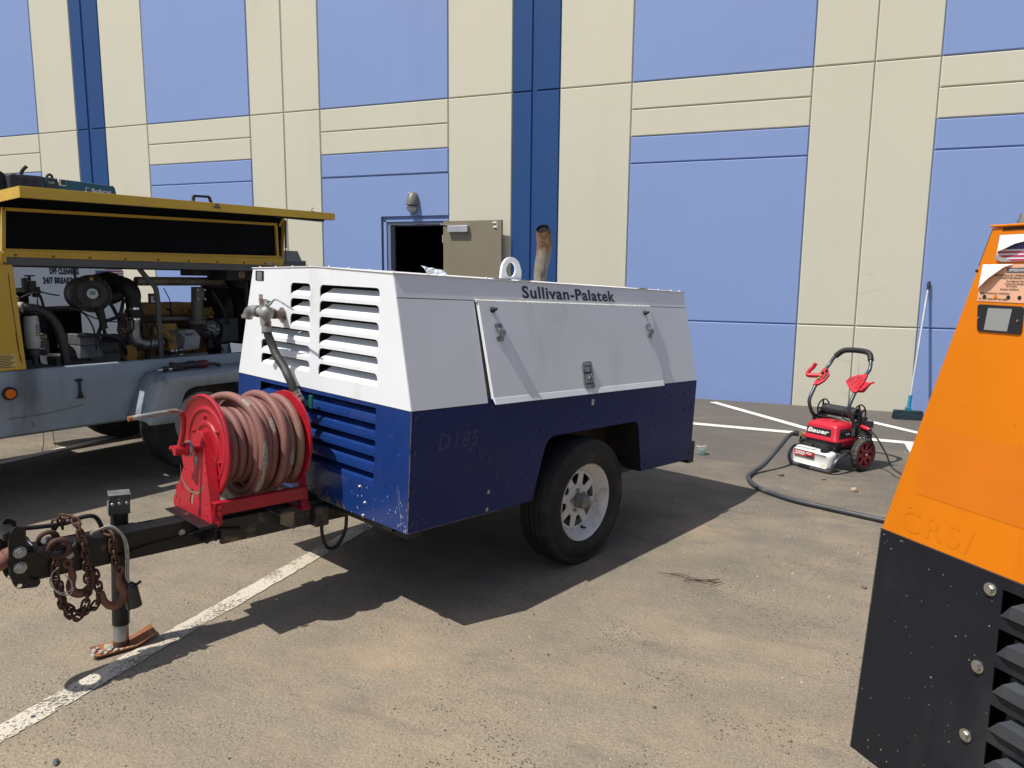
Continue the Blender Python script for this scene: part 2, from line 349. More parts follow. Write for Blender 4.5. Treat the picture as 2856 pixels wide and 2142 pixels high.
def tyre_mesh(Ro, Ri, w, m, lugs=72, n_rib=5, depth=0.008, block=False):
    """tyre round the local Z axis, centred; grooves cut round it and blocks across its shoulders"""
    half=w/2; sh=half*0.82; prof=[(Ri, -half*0.72)]
    side=[(Ri+ (Ro-Ri)*t, -half*(0.74+0.26*math.sin(math.pi*min(1,t*1.15)))) for t in (0.10,0.3,0.5,0.7)]
    prof += side+[(Ro-0.022,-half*0.93),(Ro-0.008,-sh)]
    nr = len(prof)
    ribs=[]; step=2*sh*0.97/n_rib
    for i in range(n_rib):
        a=-sh*0.97+i*step; b=a+step; g=step*0.13; cr=lambda y: -0.006*(y/sh)**2
        ribs += [(Ro+cr(a),a+g,1),(Ro+cr(b),b-g,1)]
        if i<n_rib-1: ribs += [(Ro-depth,b-g*0.6,0),(Ro-depth,b+g*0.6,0)]
    full=[(r,h,0) for r,h in prof]+ribs+[(r,-h,0) for r,h in reversed(prof)]
    k=len(full); n=lugs; vs=[]; fs=[]
    for i in range(n):
        a=2*math.pi*i/n
        for q,(r,h,fl) in enumerate(full):
            rr=r; ph=0
            if fl:
                outer = abs(h)>sh*0.55
                if outer and (i%3==0): rr=r-depth*(0.9 if block else 0.55)
                elif not outer and (i%4==0): rr=r-depth*0.35
            vs.append((rr*math.cos(a), rr*math.sin(a), h))
    for i in range(n):
        j=(i+1)%n
        for q in range(k-1): fs.append((i*k+q,i*k+q+1,j*k+q+1,j*k+q))
    b=MB(); b.add(vs,fs); return b.mesh('tyre', m, 28)
# ================================================================== SETTING
WY = 9.384                                             # the face of the warehouse wall
def ground_material():
    m=bpy.data.materials.new('dusty_asphalt'); m.use_nodes=True; t=m.node_tree; b=t.nodes['Principled BSDF']
    vec=_n(t,'ShaderNodeTexCoord').outputs['Object']
    sep=_n(t,'ShaderNodeSeparateXYZ'); t.links.new(vec, sep.inputs[0])
    asph=_mixc(t,_ramp(t,_noise(t,vec,105,3,0.8),0.36,0.64),(0.060,0.053,0.046),(0.165,0.147,0.126))
    asph=_mixc(t,_ramp(t,_noise(t,vec,90,2,0.6),0.60,0.72),asph,(0.17,0.155,0.135))
    tan=_mixc(t,_ramp(t,_noise(t,vec,1.3,4,0.6),0.35,0.7),(0.275,0.230,0.168),(0.345,0.278,0.190))
    tan=_mixc(t,_ramp(t,_noise(t,vec,115,3,0.8),0.38,0.62),_mixc(t,0.34,tan,(0.05,0.045,0.04)),_mixc(t,0.10,tan,(0.6,0.52,0.40)))
    tan=_mixc(t,_math(t,'MULTIPLY',_ramp(t,_noise(t,vec,48,3,0.7),0.50,0.66),0.22),tan,(0.07,0.062,0.052))
    grad=_n(t,'ShaderNodeMapRange'); grad.inputs['From Min'].default_value=1.0; grad.inputs['From Max'].default_value=8.2
    grad.inputs['To Min'].default_value=1.02; grad.inputs['To Max'].default_value=-0.10
    t.links.new(_math(t,'ADD',sep.outputs['Y'],_math(t,'MULTIPLY',sep.outputs['X'],-0.10)),grad.inputs['Value'])
    big=_noise(t,vec,0.55,6,0.62,(1.0,1.5,1)); mid=_noise(t,vec,2.6,6,0.65,(1.0,1.7,1))
    s=_math(t,'ADD',grad.outputs[0],_math(t,'ADD',_math(t,'MULTIPLY',_math(t,'SUBTRACT',big,0.5),1.1),_math(t,'MULTIPLY',_math(t,'SUBTRACT',mid,0.5),0.8)))
    dust=_ramp(t,s,-0.10,1.02)
    c=_mixc(t,dust,asph,tan)
    # orange-tan drifts of silt, darker damp smudges, grey scuffs
    c=_mixc(t,_math(t,'MULTIPLY',_math(t,'MULTIPLY',_ramp(t,_noise(t,vec,0.9,7,0.70,(1.2,1.7,1)),0.48,0.70),dust),0.55),c,(0.400,0.295,0.185))
    c=_mixc(t,_math(t,'MULTIPLY',_ramp(t,_noise(t,vec,1.7,7,0.68,(0.8,1.9,1)),0.55,0.70),0.45),c,(0.125,0.110,0.100))
    c=_mixc(t,_math(t,'MULTIPLY',_ramp(t,_noise(t,vec,8.5,5,0.65,(1,1.8,1)),0.665,0.74),0.55),c,(0.085,0.072,0.055))
    sw=_n(t,'ShaderNodeMapping'); sw.inputs['Rotation'].default_value=(0,0,0.9); sw.inputs['Scale'].default_value=(0.5,5.5,1); t.links.new(vec,sw.inputs['Vector'])
    c=_mixc(t,_math(t,'MULTIPLY',_ramp(t,_noise(t,sw.outputs[0],1.6,7,0.7),0.56,0.72),0.28),c,(0.11,0.098,0.085))
    # small pits and flecks of stone
    vo=_n(t,'ShaderNodeTexVoronoi'); vo.inputs['Scale'].default_value=58; t.links.new(vec,vo.inputs['Vector'])
    pit=_math(t,'MULTIPLY',_math(t,'SUBTRACT',1.0,_ramp(t,vo.outputs['Distance'],0.14,0.26)),_ramp(t,_noise(t,vec,1.9,4,0.6),0.46,0.60))
    c=_mixc(t,_math(t,'MULTIPLY',pit,0.72),c,(0.050,0.042,0.036))
    v2=_n(t,'ShaderNodeTexVoronoi'); v2.inputs['Scale'].default_value=23; t.links.new(vec,v2.inputs['Vector'])
    c=_mixc(t,_math(t,'SUBTRACT',1.0,_ramp(t,v2.outputs['Distance'],0.045,0.075)),c,(0.42,0.38,0.31))
    t.links.new(c,b.inputs['Base Color']); b.inputs['Roughness'].default_value=0.9; b.inputs['Specular IOR Level'].default_value=0.25
    h=_math(t,'ADD',_math(t,'MULTIPLY',_noise(t,vec,85,4,0.75),1.0),_math(t,'MULTIPLY',_noise(t,vec,14,3,0.6),1.4))
    h=_math(t,'SUBTRACT',h,_math(t,'MULTIPLY',pit,0.6))
    bn=_n(t,'ShaderNodeBump'); bn.inputs['Strength'].default_value=1.0; bn.inputs['Distance'].default_value=0.0060
    t.links.new(h,bn.inputs['Height']); t.links.new(bn.outputs[0],b.inputs['Normal'])
    return m, c
GM,_=ground_material()
g=MB(); g.poly([(-90,-90,0),(90,-90,0),(90,60,0),(-90,60,0)]); g.build('asphalt_ground',GM,kind='structure',angle=0)
def stripe_material(name, wear_lo, wear_hi, dusty):
    m=bpy.data.materials.new(name); m.use_nodes=True; t=m.node_tree; b=t.nodes['Principled BSDF']; out=t.nodes['Material Output']
    vec=_n(t,'ShaderNodeTexCoord').outputs['Object']
    c=_mixc(t,_ramp(t,_noise(t,vec,1.6,5),0.35,0.7),(0.56,0.51,0.42) if dusty else (0.68,0.66,0.61),(0.45,0.39,0.30) if dusty else (0.60,0.58,0.53))
    vo=_n(t,'ShaderNodeTexVoronoi'); vo.inputs['Scale'].default_value=150; t.links.new(vec,vo.inputs['Vector'])
    c=_mixc(t,_math(t,'MULTIPLY',_math(t,'SUBTRACT',1.0,_ramp(t,vo.outputs['Distance'],0.12,0.34)),0.55 if dusty else 0.2),c,(0.20,0.17,0.13))
    t.links.new(c,b.inputs['Base Color']); b.inputs['Roughness'].default_value=0.8; b.inputs['Specular IOR Level'].default_value=0.3
    # paint worn away to the asphalt below it
    a=_math(t,'ADD',_math(t,'MULTIPLY',_noise(t,vec,95,3,0.7),0.55),_math(t,'MULTIPLY',_noise(t,vec,5,4,0.6),0.45))
    fac=_math(t,'SUBTRACT',1.0,_ramp(t,a,wear_lo,wear_hi))
    t.links.new(fac,b.inputs['Alpha'])
    bn=_n(t,'ShaderNodeBump'); bn.inputs['Distance'].default_value=0.0015; t.links.new(_noise(t,vec,160,3,0.7),bn.inputs['Height']); t.links.new(bn.outputs[0],b.inputs['Normal'])
    return m
SW=stripe_material('worn_stripe_paint',0.50,0.60,True); SC=stripe_material('crisp_stripe_paint',0.575,0.66,False)
def stripe(pts, m, wob=0.004, z=0.004):
    """painted line between points with slightly ragged edges; pts = (x,y,width) along it"""
    rng=random.Random(int(pts[0][0]*100)); L=[];Rr=[]
    for (x0,y0,w0),(x1,y1,w1) in zip(pts,pts[1:]):
        d=Vector((x1-x0,y1-y0)); n=max(2,int(d.length/0.035)); nn=Vector((-d.y,d.x)).normalized()
        for i in range(n+1):
            t=i/n; w=(w0+(w1-w0)*t)/2
            a=w+rng.uniform(-wob,wob); c=w+rng.uniform(-wob,wob)
            L.append((x0+d.x*t+nn.x*a, y0+d.y*t+nn.y*a, z)); Rr.append((x0+d.x*t-nn.x*c, y0+d.y*t-nn.y*c, z))
    k=len(L); b=MB(); b.add(L+Rr,[(i,k+i,k+i+1,i+1) for i in range(k-1)]); return b.build('parking_stripe',m,kind='structure',angle=0)
stripe([(-2.385,-6,0.10),(-2.385,1.5,0.10),(-2.395,3.5,0.10),(-2.40,7.63,0.10)],SW,0.005)
stripe([(-5.87,-6,0.10),(-5.86,4.7,0.10),(-5.88,7.63,0.10)],SC,0.003)
stripe([(0.99,-6,0.10),(0.99,7.63,0.10)],SC,0.002)
stripe([(4.45,-6,0.10),(4.45,7.63,0.10)],SC,0.002)
stripe([(-9.3,7.72,0.12),(-1.0,7.72,0.12),(1.1,7.62,0.12),(8,7.62,0.12)],SC,0.002,0.0044)
stripe([(-0.97,9.17,0.10),(0.10,7.93,0.10),(0.24,7.76,0.10)],SC,0.002,0.0048)
stripe([(0.30,9.08,0.10),(1.45,7.80,0.10),(1.58,7.70,0.10)],SC,0.002,0.0048)
stripe([(-2.3,9.17,0.10),(-1.05,7.80,0.10)],SC,0.002,0.0048)
stripe([(1.65,9.05,0.10),(2.9,7.70,0.10)],SC,0.002,0.0048)

# ---- the warehouse wall: tilt-up panels, each panel a piece with bevelled joints round it
def wall_mat(name, col, scuff=True):
    return mat(name, col, 0.72, var=0.018, vs=0.35, bump=0.0012, bs=75, spec=0.35, rvar=0.05,
        layers=((tuple(c*0.94 for c in col),1.1,0.5,0.8,6,(1,1,0.3)),((0.22,0.21,0.20),5.5,0.735,0.775,7,(0.5,1,1.4)) ) if scuff else ())
beige=wall_mat('beige_stucco',(0.575,0.545,0.430)); beige2=wall_mat('beige_stucco_deep',(0.545,0.50,0.375)); periwinkle=wall_mat('periwinkle_stucco',(0.218,0.302,0.545)); navy=wall_mat('royal_blue_stucco',(0.010,0.056,0.185),False)
bld=thing('warehouse','tall tilt-up warehouse wall of beige, periwinkle and dark blue panels with an open door','building',Matrix.Translation((0,WY,0)))
D=WY
def panel(x0,x1,z0,z1,m,c=0.013,d=0.017,y=0.0,name='wall_panel'):
    """slab face at y, sides sloping back to the joint"""
    g=0.002; x0+=g;x1-=g;z0+=g;z1-=g
    b=MB(); b.add([(x0,y+d,z0),(x1,y+d,z0),(x1,y+d,z1),(x0,y+d,z1),(x0+c,y,z0+c),(x1-c,y,z0+c),(x1-c,y,z1-c),(x0+c,y,z1-c),(x0,y+0.16,z0),(x1,y+0.16,z0),(x1,y+0.16,z1),(x0,y+0.16,z1)],
        [(4,5,6,7),(0,1,5,4),(1,2,6,5),(2,3,7,6),(3,0,4,7),(0,8,9,1),(1,9,10,2),(2,10,11,3),(3,11,8,0),(8,11,10,9)])
    return b.build(name,m,bld,angle=0)
zH=[1.52+v*9.384 for v in (0.25001,0.21591,0.18146,0.14692,-0.05872)]   # joint heights
TOPZ=10.4; PER=0.8453*9.384
base=[-1.0735,-0.8532,-0.7863,-0.7179,-0.4963,-0.3967,-0.3646,-0.3273]; U=[u*9.384 for u in base]
def beige_col(a,b_,m=beige):
    panel(a,b_,-0.05,zH[4],m); panel(a,b_,zH[4],zH[0],m); panel(a,b_,zH[0],zH[0]+3.4,m); panel(a,b_,zH[0]+3.4,TOPZ,m)
def blue_col(a,b_,door=False):
    panel(a,b_,zH[0],TOPZ-2.2,periwinkle); panel(a,b_,TOPZ-2.2,TOPZ,beige)
    panel(a,b_,zH[1],zH[0],beige); panel(a,b_,zH[2],zH[1],beige); panel(a,b_,zH[3],zH[2],periwinkle)
    if not door: panel(a,b_,zH[4],zH[3],periwinkle); panel(a,b_,-0.05,zH[4],periwinkle)
def navy_col(a,mid,b_):
    gb=MB(); gb.box(mid-0.03,mid+0.03,0.020,0.0235,-0.05,TOPZ); gb.build('wall_reveal',navy,bld,angle=0)
    for p,q in ((a,mid-0.026),(mid+0.026,b_)):
        panel(p,q,-0.05,zH[4],navy); panel(p,q,zH[4],zH[0],navy); panel(p,q,zH[0],TOPZ,navy)
for k in (-1,0,1):
    o=k*PER; q=[u+o for u in U]
    blue_col(q[0],q[1],False); beige_col(q[1],q[2]); beige_col(q[2],q[3]); blue_col(q[3],q[4],door=(k==0))
    beige_col(q[4],q[5]); navy_col(q[5],q[6],q[7]); beige_col(q[7],q[0]+PER)
bk=MB(); bk.box(U[0]-PER-0.1, U[3]+0.0,0.0205+0.004,0.30,-0.06,TOPZ+0.1); bk.box(U[4]-0.0,U[7]+2*PER,0.0245,0.30,-0.06,TOPZ+0.1); bk.box(U[3],U[4],0.0245,0.30,2.34,TOPZ+0.1)
bk.box(U[3],-5.74,0.0245,0.30,-0.06,2.34)
bk.build('concrete_wall',mat('joint_paint',(0.10,0.12,0.16),0.8),bld,angle=0)
cap=MB(); cap.box(U[0]-PER-0.1,U[7]+2*PER,-0.04,0.34,TOPZ+0.1,TOPZ+0.22); cap.build('parapet_cap',beige,bld,angle=0)
# the blue bay that holds the door: one face with the stepped reveal cut in it
xl,xr,zt=-5.735,U[4]-0.004,2.325
plate('wall_panel',[(U[3]+0.012,-0.05),(xl,-0.05),(xl,zt),(xr,zt),(xr,zH[3]-0.012),(U[3]+0.012,zH[3]-0.012)],[],0.02,(0,0.010,0),(1,0,0),(0,0,1),periwinkle,bld)
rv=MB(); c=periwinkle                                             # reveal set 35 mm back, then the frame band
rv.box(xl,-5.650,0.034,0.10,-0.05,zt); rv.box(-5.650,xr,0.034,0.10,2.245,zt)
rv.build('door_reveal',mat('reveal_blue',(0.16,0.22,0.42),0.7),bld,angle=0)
df=MB(); df.box(-5.697,-5.650,0.004,0.034,-0.05,2.273); df.box(-5.697,xr,0.004,0.034,2.246,2.273); df.box(-5.697,-5.650,0.034,0.06,-0.05,2.273)
df.build('door_surround',periwinkle,bld,bevel=0.003,angle=0)
fr=MB(); fr.box(-5.648,-5.592,0.02,0.16,-0.02,2.243); fr.box(-5.592,-4.70,0.02,0.16,2.205,2.243); fr.box(-4.70,-4.66,0.02,0.16,-0.02,2.243); fr.box(-5.592,-5.575,0.07,0.085,0,2.205); fr.box(-5.592,-4.7,0.07,0.085,2.19,2.205)
fr.build('door_frame',steel_frame,bld,bevel=0.002,angle=0)
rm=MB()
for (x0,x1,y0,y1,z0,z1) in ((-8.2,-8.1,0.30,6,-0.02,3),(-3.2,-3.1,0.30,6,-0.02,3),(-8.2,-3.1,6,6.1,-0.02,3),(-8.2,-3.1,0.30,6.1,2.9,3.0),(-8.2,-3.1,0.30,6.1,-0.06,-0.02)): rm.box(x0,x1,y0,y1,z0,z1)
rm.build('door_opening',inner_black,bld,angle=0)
# door leaf folded right back, hinged on the right jamb
hinge=Vector((-4.70,-0.055,0)); ang=R(-3.6)
dr=holder('door',bld); dr.matrix_local=Matrix.Translation(hinge)@Matrix.Rotation(ang,4,'Z')
lf=MB(); lf.box(0,0.893,-0.022,0.022,0.02,2.237); lf.build('door_leaf',door_tan,dr,bevel=0.002,angle=0)
cl=MB(); cl.box(0.095,0.405,-0.078,-0.023,2.082,2.172); cl.build('door_closer',closer_grey,dr,bevel=0.006,angle=0)
ca=MB(); ca.tube([(0.18,-0.055,2.174),(0.17,-0.060,2.186),(-0.03,-0.02,2.192)],0.006,8); ca.tube([(-0.03,-0.02,2.192),(-0.10,0.10,2.20)],0.007,8); ca.sphere((-0.03,-0.02,2.192),0.014,8,6); ca.box(-0.05,0.02,-0.03,0.02,2.19,2.202)
ca.build('closer_arm',zinc_bolt,dr)
hc=MB(); hc.box(0.765,0.822,-0.034,-0.022,2.192,2.213); hc.box(0.778,0.828,-0.036,-0.022,2.135,2.160); hc.box(0.825,0.835,-0.030,-0.022,2.12,2.20)
hc.build('door_catch',sticker_white,dr,bevel=0.002,angle=0)
hb=MB(); hb.box(0.02,0.86,-0.10,-0.06,1.0,1.06); hb.box(0.02,0.07,-0.10,-0.02,0.98,1.08); hb.box(0.8,0.86,-0.10,-0.02,0.98,1.08); hb.build('push_bar',closer_grey,dr,bevel=0.004,angle=0)
for z in (0.3,1.15,2.0):
    h_=MB(); h_.cyl((-0.012,-0.012,z-0.055),(-0.012,-0.012,z+0.055),0.010,n=10); h_.build('hinge',closer_grey,dr)
# wall lamp above the door
lm=thing('wall_lamp','oval taupe wall light with a frosted lens above the open warehouse door','wall lamp',Matrix.Translation((-5.205,WY,2.505)))
b=MB(); rr=[]
for i in range(15):
    th=-math.pi/2+math.pi*i/14; z=0.150*math.sin(th)*(1.0); w=0.095*math.cos(th)**0.75 if math.cos(th)>1e-6 else 0; dp=0.125*(math.cos(th)**0.6 if math.cos(th)>1e-6 else 0)*(1-0.18*(z/0.15))
    rr.append([(w*math.cos(a)+0, -abs(dp*math.sin(a)) , z) for a in [math.pi*j/16 for j in range(17)]])
up=[r for r in rr if r[0][2]>=-0.062]; lo=[r for r in rr if r[0][2]<=-0.045]
b.add([p for r in up for p in r],[(i*17+j,i*17+j+1,(i+1)*17+j+1,(i+1)*17+j) for i in range(len(up)-1) for j in range(16)]); b.build('lamp_shell',lamp_body,lm,angle=50)
b=MB(); sc2=[[(x*0.88,y*0.86,z*0.95-0.004) for x,y,z in r] for r in lo]
b.add([p for r in sc2 for p in r],[(i*17+j,i*17+j+1,(i+1)*17+j+1,(i+1)*17+j) for i in range(len(sc2)-1) for j in range(16)]); b.build('lamp_lens',lamp_lens,lm,angle=50)
b=MB(); b.tube([(-0.076,-0.052,-0.060),(-0.05,-0.10,-0.064),(0,-0.118,-0.066),(0.05,-0.10,-0.064),(0.076,-0.052,-0.060),(0.070,-0.03,-0.10),(0.035,-0.03,-0.140),(0,-0.03,-0.150),(-0.035,-0.03,-0.140),(-0.070,-0.03,-0.10)],0.006,8,closed=True); b.build('lens_bezel',lamp_body,lm)
b=MB(); b.sphere((-0.035,-0.072,0.115),0.017,10,6); b.build('photocell',chrome,lm)

# scuffs and scrapes low on the wall
sc_m=mat('scuff_grey',(0.26,0.26,0.25),0.8); rg=random.Random(31)
def scuff(x,z,dx,dz,r=0.0014):
    n=7; b=MB(); L1=[];L2=[]
    for i in range(n):
        t=i/(n-1); w=r*math.sin(math.pi*(t*0.9+0.05))*rg.uniform(0.5,1.3); px=x+dx*t+0.012*math.sin(t*5+x)*abs(dz+dx); pz=z+dz*t-0.10*abs(dx)*math.sin(t*3); L1.append((px-w*0.5,-0.0012,pz+w)); L2.append((px+w*0.5,-0.0012,pz-w))
    b.add(L1+L2,[(i,i+1,n+i+1,n+i) for i in range(n-1)]); b.build('scuff_mark',sc_m,bld,angle=0)
for q in ((0.15,1.10,0.07,-0.05),(0.62,0.60,0.01,-0.28,0.004),(0.30,0.62,0.30,-0.05),(-0.28,0.42,0.10,-0.08),(-0.48,0.46,0.08,-0.05),(0.02,0.22,0.02,-0.16),(0.35,0.30,0.04,-0.12),(-1.55,0.22,0.12,-0.03),(0.62,1.56,0.09,0.03),(0.35,1.34,0.62,0.16,0.0006),(-1.28,1.52,0.04,-0.03),(0.10,0.36,0.05,-0.10),(0.85,0.35,0.03,-0.10),(-0.9,0.14,0.10,0.02),(0.45,0.20,0.10,-0.02)): scuff(*q)
# ================================================================== WHITE AND BLUE COMPRESSOR
W_,L_,H1,HT,TP,HB = 1.414,2.334,0.509,1.057,0.1425,0.961
TRM=frame((-1.4614,2.5538,0.4603),1.2046,0.044,0.0171)
tr=thing('towable_air_compressor','white over dark blue towable air compressor, louvered front, red hose reel on its tongue','air compressor',TRM)
H2=HT-H1; RG=0.016
FX,FY,FZ=V(1,0,0),V(0,1,0),V(0,0,1)
NU=V(0,-H2,TP).normalized()                     # outward normal of the leaning upper side
EU=V(0,TP,H2)                                   # up the leaning side, s from 0 to 1
EUn=EU.normalized(); LU=EU.length
def up(x,z,off=0.0): return V(x,TP*(z-H1)/H2,z)+NU*off
# front, upper: white sheet with eleven rounded openings
louv=[]
for i in range(6): louv.append((0.226,0.667,0.996-0.0717*i,0.941-0.0715*i))
for i in range(3): louv.append((0.744,0.914,0.998-0.0725*i,0.943-0.0725*i))
for i in range(3): louv.append((0.742,1.182,0.779-0.0700*i,0.728-0.0705*i))
holes=[rounded([(a,zb),(b,zb),(b,zt),(a,zt)],[0.003,0.003,0.026,0.026],6) for a,b,zt,zb in louv]
outer=[(0,H1+0.002),(W_,H1+0.002),(W_-TP,HT),(W_/2,HT+RG),(TP,HT)]
plate('front_panel',outer,holes,0.004,(0.000,0,0),FY,FZ,white_paint,tr,label='white louvered upper front panel')
bl=[(0.228,1.185,0.492-0.0702*i,0.436-0.0702*i) for i in range(5)]; bl[4]=(0.232,1.185,0.208,0.153)
holes=[rounded([(a,zb),(b,zb),(b,zt),(a,zt)],[0.002,0.002,0.006,0.006],2) for a,b,zt,zb in bl]
plate('front_panel',[(0,0),(W_,0),(W_,H1-0.001),(0,H1-0.001)],holes,0.004,(0.000,0,0),FY,FZ,blue_mud,tr,label='dark blue louvered lower front panel')
def louver(a,b,zt,zb,m,blue=False):
    h=zt-zb; e=0.030 if not blue else 0.035; k=MB()
    # a blade rising inward from the sill in two folds, its ends cut back on the slant
    pr=[(0.002,zb-0.0005),(0.005,zb+0.010),(0.020,zb+h*0.38),(0.044,zb+h*0.76)] if not blue else [(0.002,zb-0.0005),(0.004,zb+h*0.26),(0.012,zb+h*0.32),(0.036,zb+h*0.70)]
    cut=[0,e*0.25,e*0.75,e*1.25]
    vs=[]
    for (x,z),c_ in zip(pr,cut): vs += [(x,a,z),(x,b-c_,z)]
    for (x,z),c_ in zip(pr,cut): vs += [(x+0.0025,a,z-0.0015),(x+0.0025,b-c_,z-0.0015)]
    fs=[]
    for i in range(3): fs += [(2*i,2*i+1,2*i+3,2*i+2),(8+2*i,8+2*i+2,8+2*i+3,8+2*i+1),(2*i+1,8+2*i+1,8+2*i+3,2*i+3),(2*i,2*i+2,8+2*i+2,8+2*i)]
    fs += [(0,8,9,1),(6,7,15,14)]
    k.add(vs,fs); k.build('louver',m,tr,angle=30 if not blue else 0)
for q in louv: louver(*q,white_paint)
for q in bl: louver(*q,blue_mud,True)
b=MB(); b.box(0.075,0.10,0.05,W_-0.05,0.02,H1); b.build('air_filter_foam',foam_black,tr,angle=0)
b=MB(); b.hexa([V(0.11,0.05,H1),V(0.14,0.05,H1),V(0.14,W_-0.05,H1),V(0.11,W_-0.05,H1),V(0.11,TP+0.02,HT-0.02),V(0.14,TP+0.02,HT-0.02),V(0.14,W_-TP-0.02,HT-0.02),V(0.11,W_-TP-0.02,HT-0.02)]); b.build('bulkhead',inner_black,tr,angle=0)
# near side, lower: blue sheet with the wheel arch
arch=[(0,0),(0.781,0.003)]+rounded([(0.781,0.003),(0.872,0.311),(1.684,0.311),(1.752,0.005)],[0,0.07,0.05,0],6)[1:-1]+[(1.752,0.005),(L_,0),(L_,H1-0.001),(0,H1-0.001)]
plate('side_panel',arch,[],0.004,(0,0.0,0),FX,FZ,blue_paint,tr,label='dark blue lower side panel with the wheel arch')
plate('side_panel',[(0,0),(0.80,0),(0.88,0.31),(1.684,0.311),(1.752,0),(L_,0),(L_,H1-0.001),(0,H1-0.001)],[],0.004,(0,W_,0),FX,FZ,blue_paint,tr)
b=MB(); b.hexa([V(0,W_-0.002,H1),V(L_,W_-0.002,H1),V(L_,W_,H1),V(0,W_,H1),V(0,W_-TP-0.002,HT),V(L_,W_-TP-0.002,HT),V(L_,W_-TP,HT),V(0,W_-TP,HT)]); b.build('side_panel',white_paint,tr,angle=0,label='white leaning side panel on the far side')
plate('rear_panel',[(0,0),(W_,0),(W_,H1),(0,H1)],[],0.004,(L_,0,0),FY,FZ,blue_paint,tr)
plate('rear_panel',[(0,H1+0.002),(W_,H1+0.002),(W_-TP,HT),(W_/2,HT+RG),(TP,HT)],[rounded([(0.35,0.60),(1.06,0.60),(1.06,0.95),(0.35,0.95)],0.03)],0.004,(L_,0,0),FY,FZ,white_paint,tr)
b=MB(); b.box(L_-0.05,L_-0.02,0.2,1.2,0.55,1.0); b.build('rear_grille',foam_black,tr,angle=0)
# near side, upper: backing sheet, then the fixed panels, the band and the door proud of it
def upsheet(name,x0,x1,z0,z1,off,m,th=0.004,r=0.0,dx0=0,**kw):
    o=up(0,H1,off); s0=(z0-H1)/H2*LU; s1=(z1-H1)/H2*LU
    return plate(name,[(x0,s0),(x1,s0),(x1+kw.pop('dx1',0),s1),(x0+dx0,s1)],[],th,o,FX,EUn,m,tr,**kw)
upsheet('side_backing',0.003,L_-0.003,H1+0.001,HT-0.002,-0.006,seam_dark)
upsheet('side_panel',0.001,0.440,H1+0.002,HB-0.0018,0.0,white_paint,dx1=-0.003)
upsheet('side_panel',1.905,L_-0.001,H1+0.002,HB-0.0018,0.0,white_paint,dx0=-0.012)
upsheet('side_panel',0.001,L_-0.001,HB+0.0018,HT,0.0,white_paint,label='white band under the roof carrying the maker name')
upsheet('side_sill',0.446,1.90,H1+0.002,H1+0.03,-0.002,blue_paint)
dz0,dz1=0.527,0.953
door=upsheet('service_door',0.466,1.910,dz0,dz1,0.009,white_paint,th=0.016,dx0=-0.016,dx1=-0.022)
dlip=MB(); a0=up(0.466,dz0,0.017); a1=up(1.910,dz0,0.017); q0=a0+V(0.002,-0.013,-0.027); q1=a1+V(-0.002,-0.013,-0.027)
dlip.hexa([q0,q1,q1+V(0,0.006,0),q0+V(0,0.006,0),a0+V(0,-0.001,0.002),a1+V(0,-0.001,0.002),a1+V(0,0.012,0.0),a0+V(0,0.012,0)]); dlip.build('door_lip',white_paint,door,bevel=0.0015,angle=0)
hg=MB(); zc=HB-0.003
for i in range(34):
    x0=0.442+i*(1.893-0.442)/34; x1=x0+(1.893-0.442)/34-0.0035
    hg.cyl(up(x0,zc,0.010),up(x1,zc,0.010),0.0062,n=8)
hg.cyl(up(0.442,zc,0.010),up(1.893,zc,0.010),0.0045,n=6); hg.box(0.444,1.890,0,0.002,0,0.018,M=Matrix.Translation(up(0,zc-0.001,0.003))); hg.build('piano_hinge',white_roof,tr,angle=50,kind='stuff')
bumper=MB(); bumper.cyl((0,0,0),(0,0,0.006),0.014,n=14); bumper.cyl((0,0,0.006),(0,0,0.026),0.012,0.007,n=14); bumper.sphere((0,0,0.026),0.007,10,6)
copies(bumper.mesh('rubber_bumper',rubber),'rubber_bumper',door,[aim(up(0.531,0.917,0.018),NU),aim(up(1.812,0.919,0.018),NU)])
# hold-open catches: a folded strap screwed on at both ends
def catch(x):
    cm=MB(); M=Matrix.Translation(up(x,0.816,0.018))@Matrix(((1,0,0,0),(0,EUn.y,NU.y,0),(0,EUn.z,NU.z,0),(0,0,0,1)))
    for s_ in (-1,1): cm.box(-0.024,0.024,s_*0.030-0.011,s_*0.030+0.011,0,0.0025,M)
    for sx in (-0.012,0.013):
        pts=[M@V(sx,0.022,0.002),M@V(sx,0.017,0.012),M@V(sx,0.008,0.020),M@V(sx,-0.008,0.020),M@V(sx,-0.018,0.011),M@V(sx,-0.022,0.002)]
        for p_,q_ in zip(pts,pts[1:]):
            n=(q_-p_).normalized(); w=FX*0.0085; d_=n.cross(FX)*0.0013
            cm.hexa([p_-w-d_,q_-w-d_,q_+w-d_,p_+w-d_,p_-w+d_,q_-w+d_,q_+w+d_,p_+w+d_])
    cm.box(-0.020,0.022,-0.006,0.006,0.020,0.0225,M)
    for s_ in (-1,1):
        for k in (-0.014,0.014): cm.cyl(M@V(k,s_*0.030,0.002),M@V(k,s_*0.030,0.0055),0.0045,n=8)
    cm.build('door_catch',galv,door)
catch(0.557); catch(1.827)
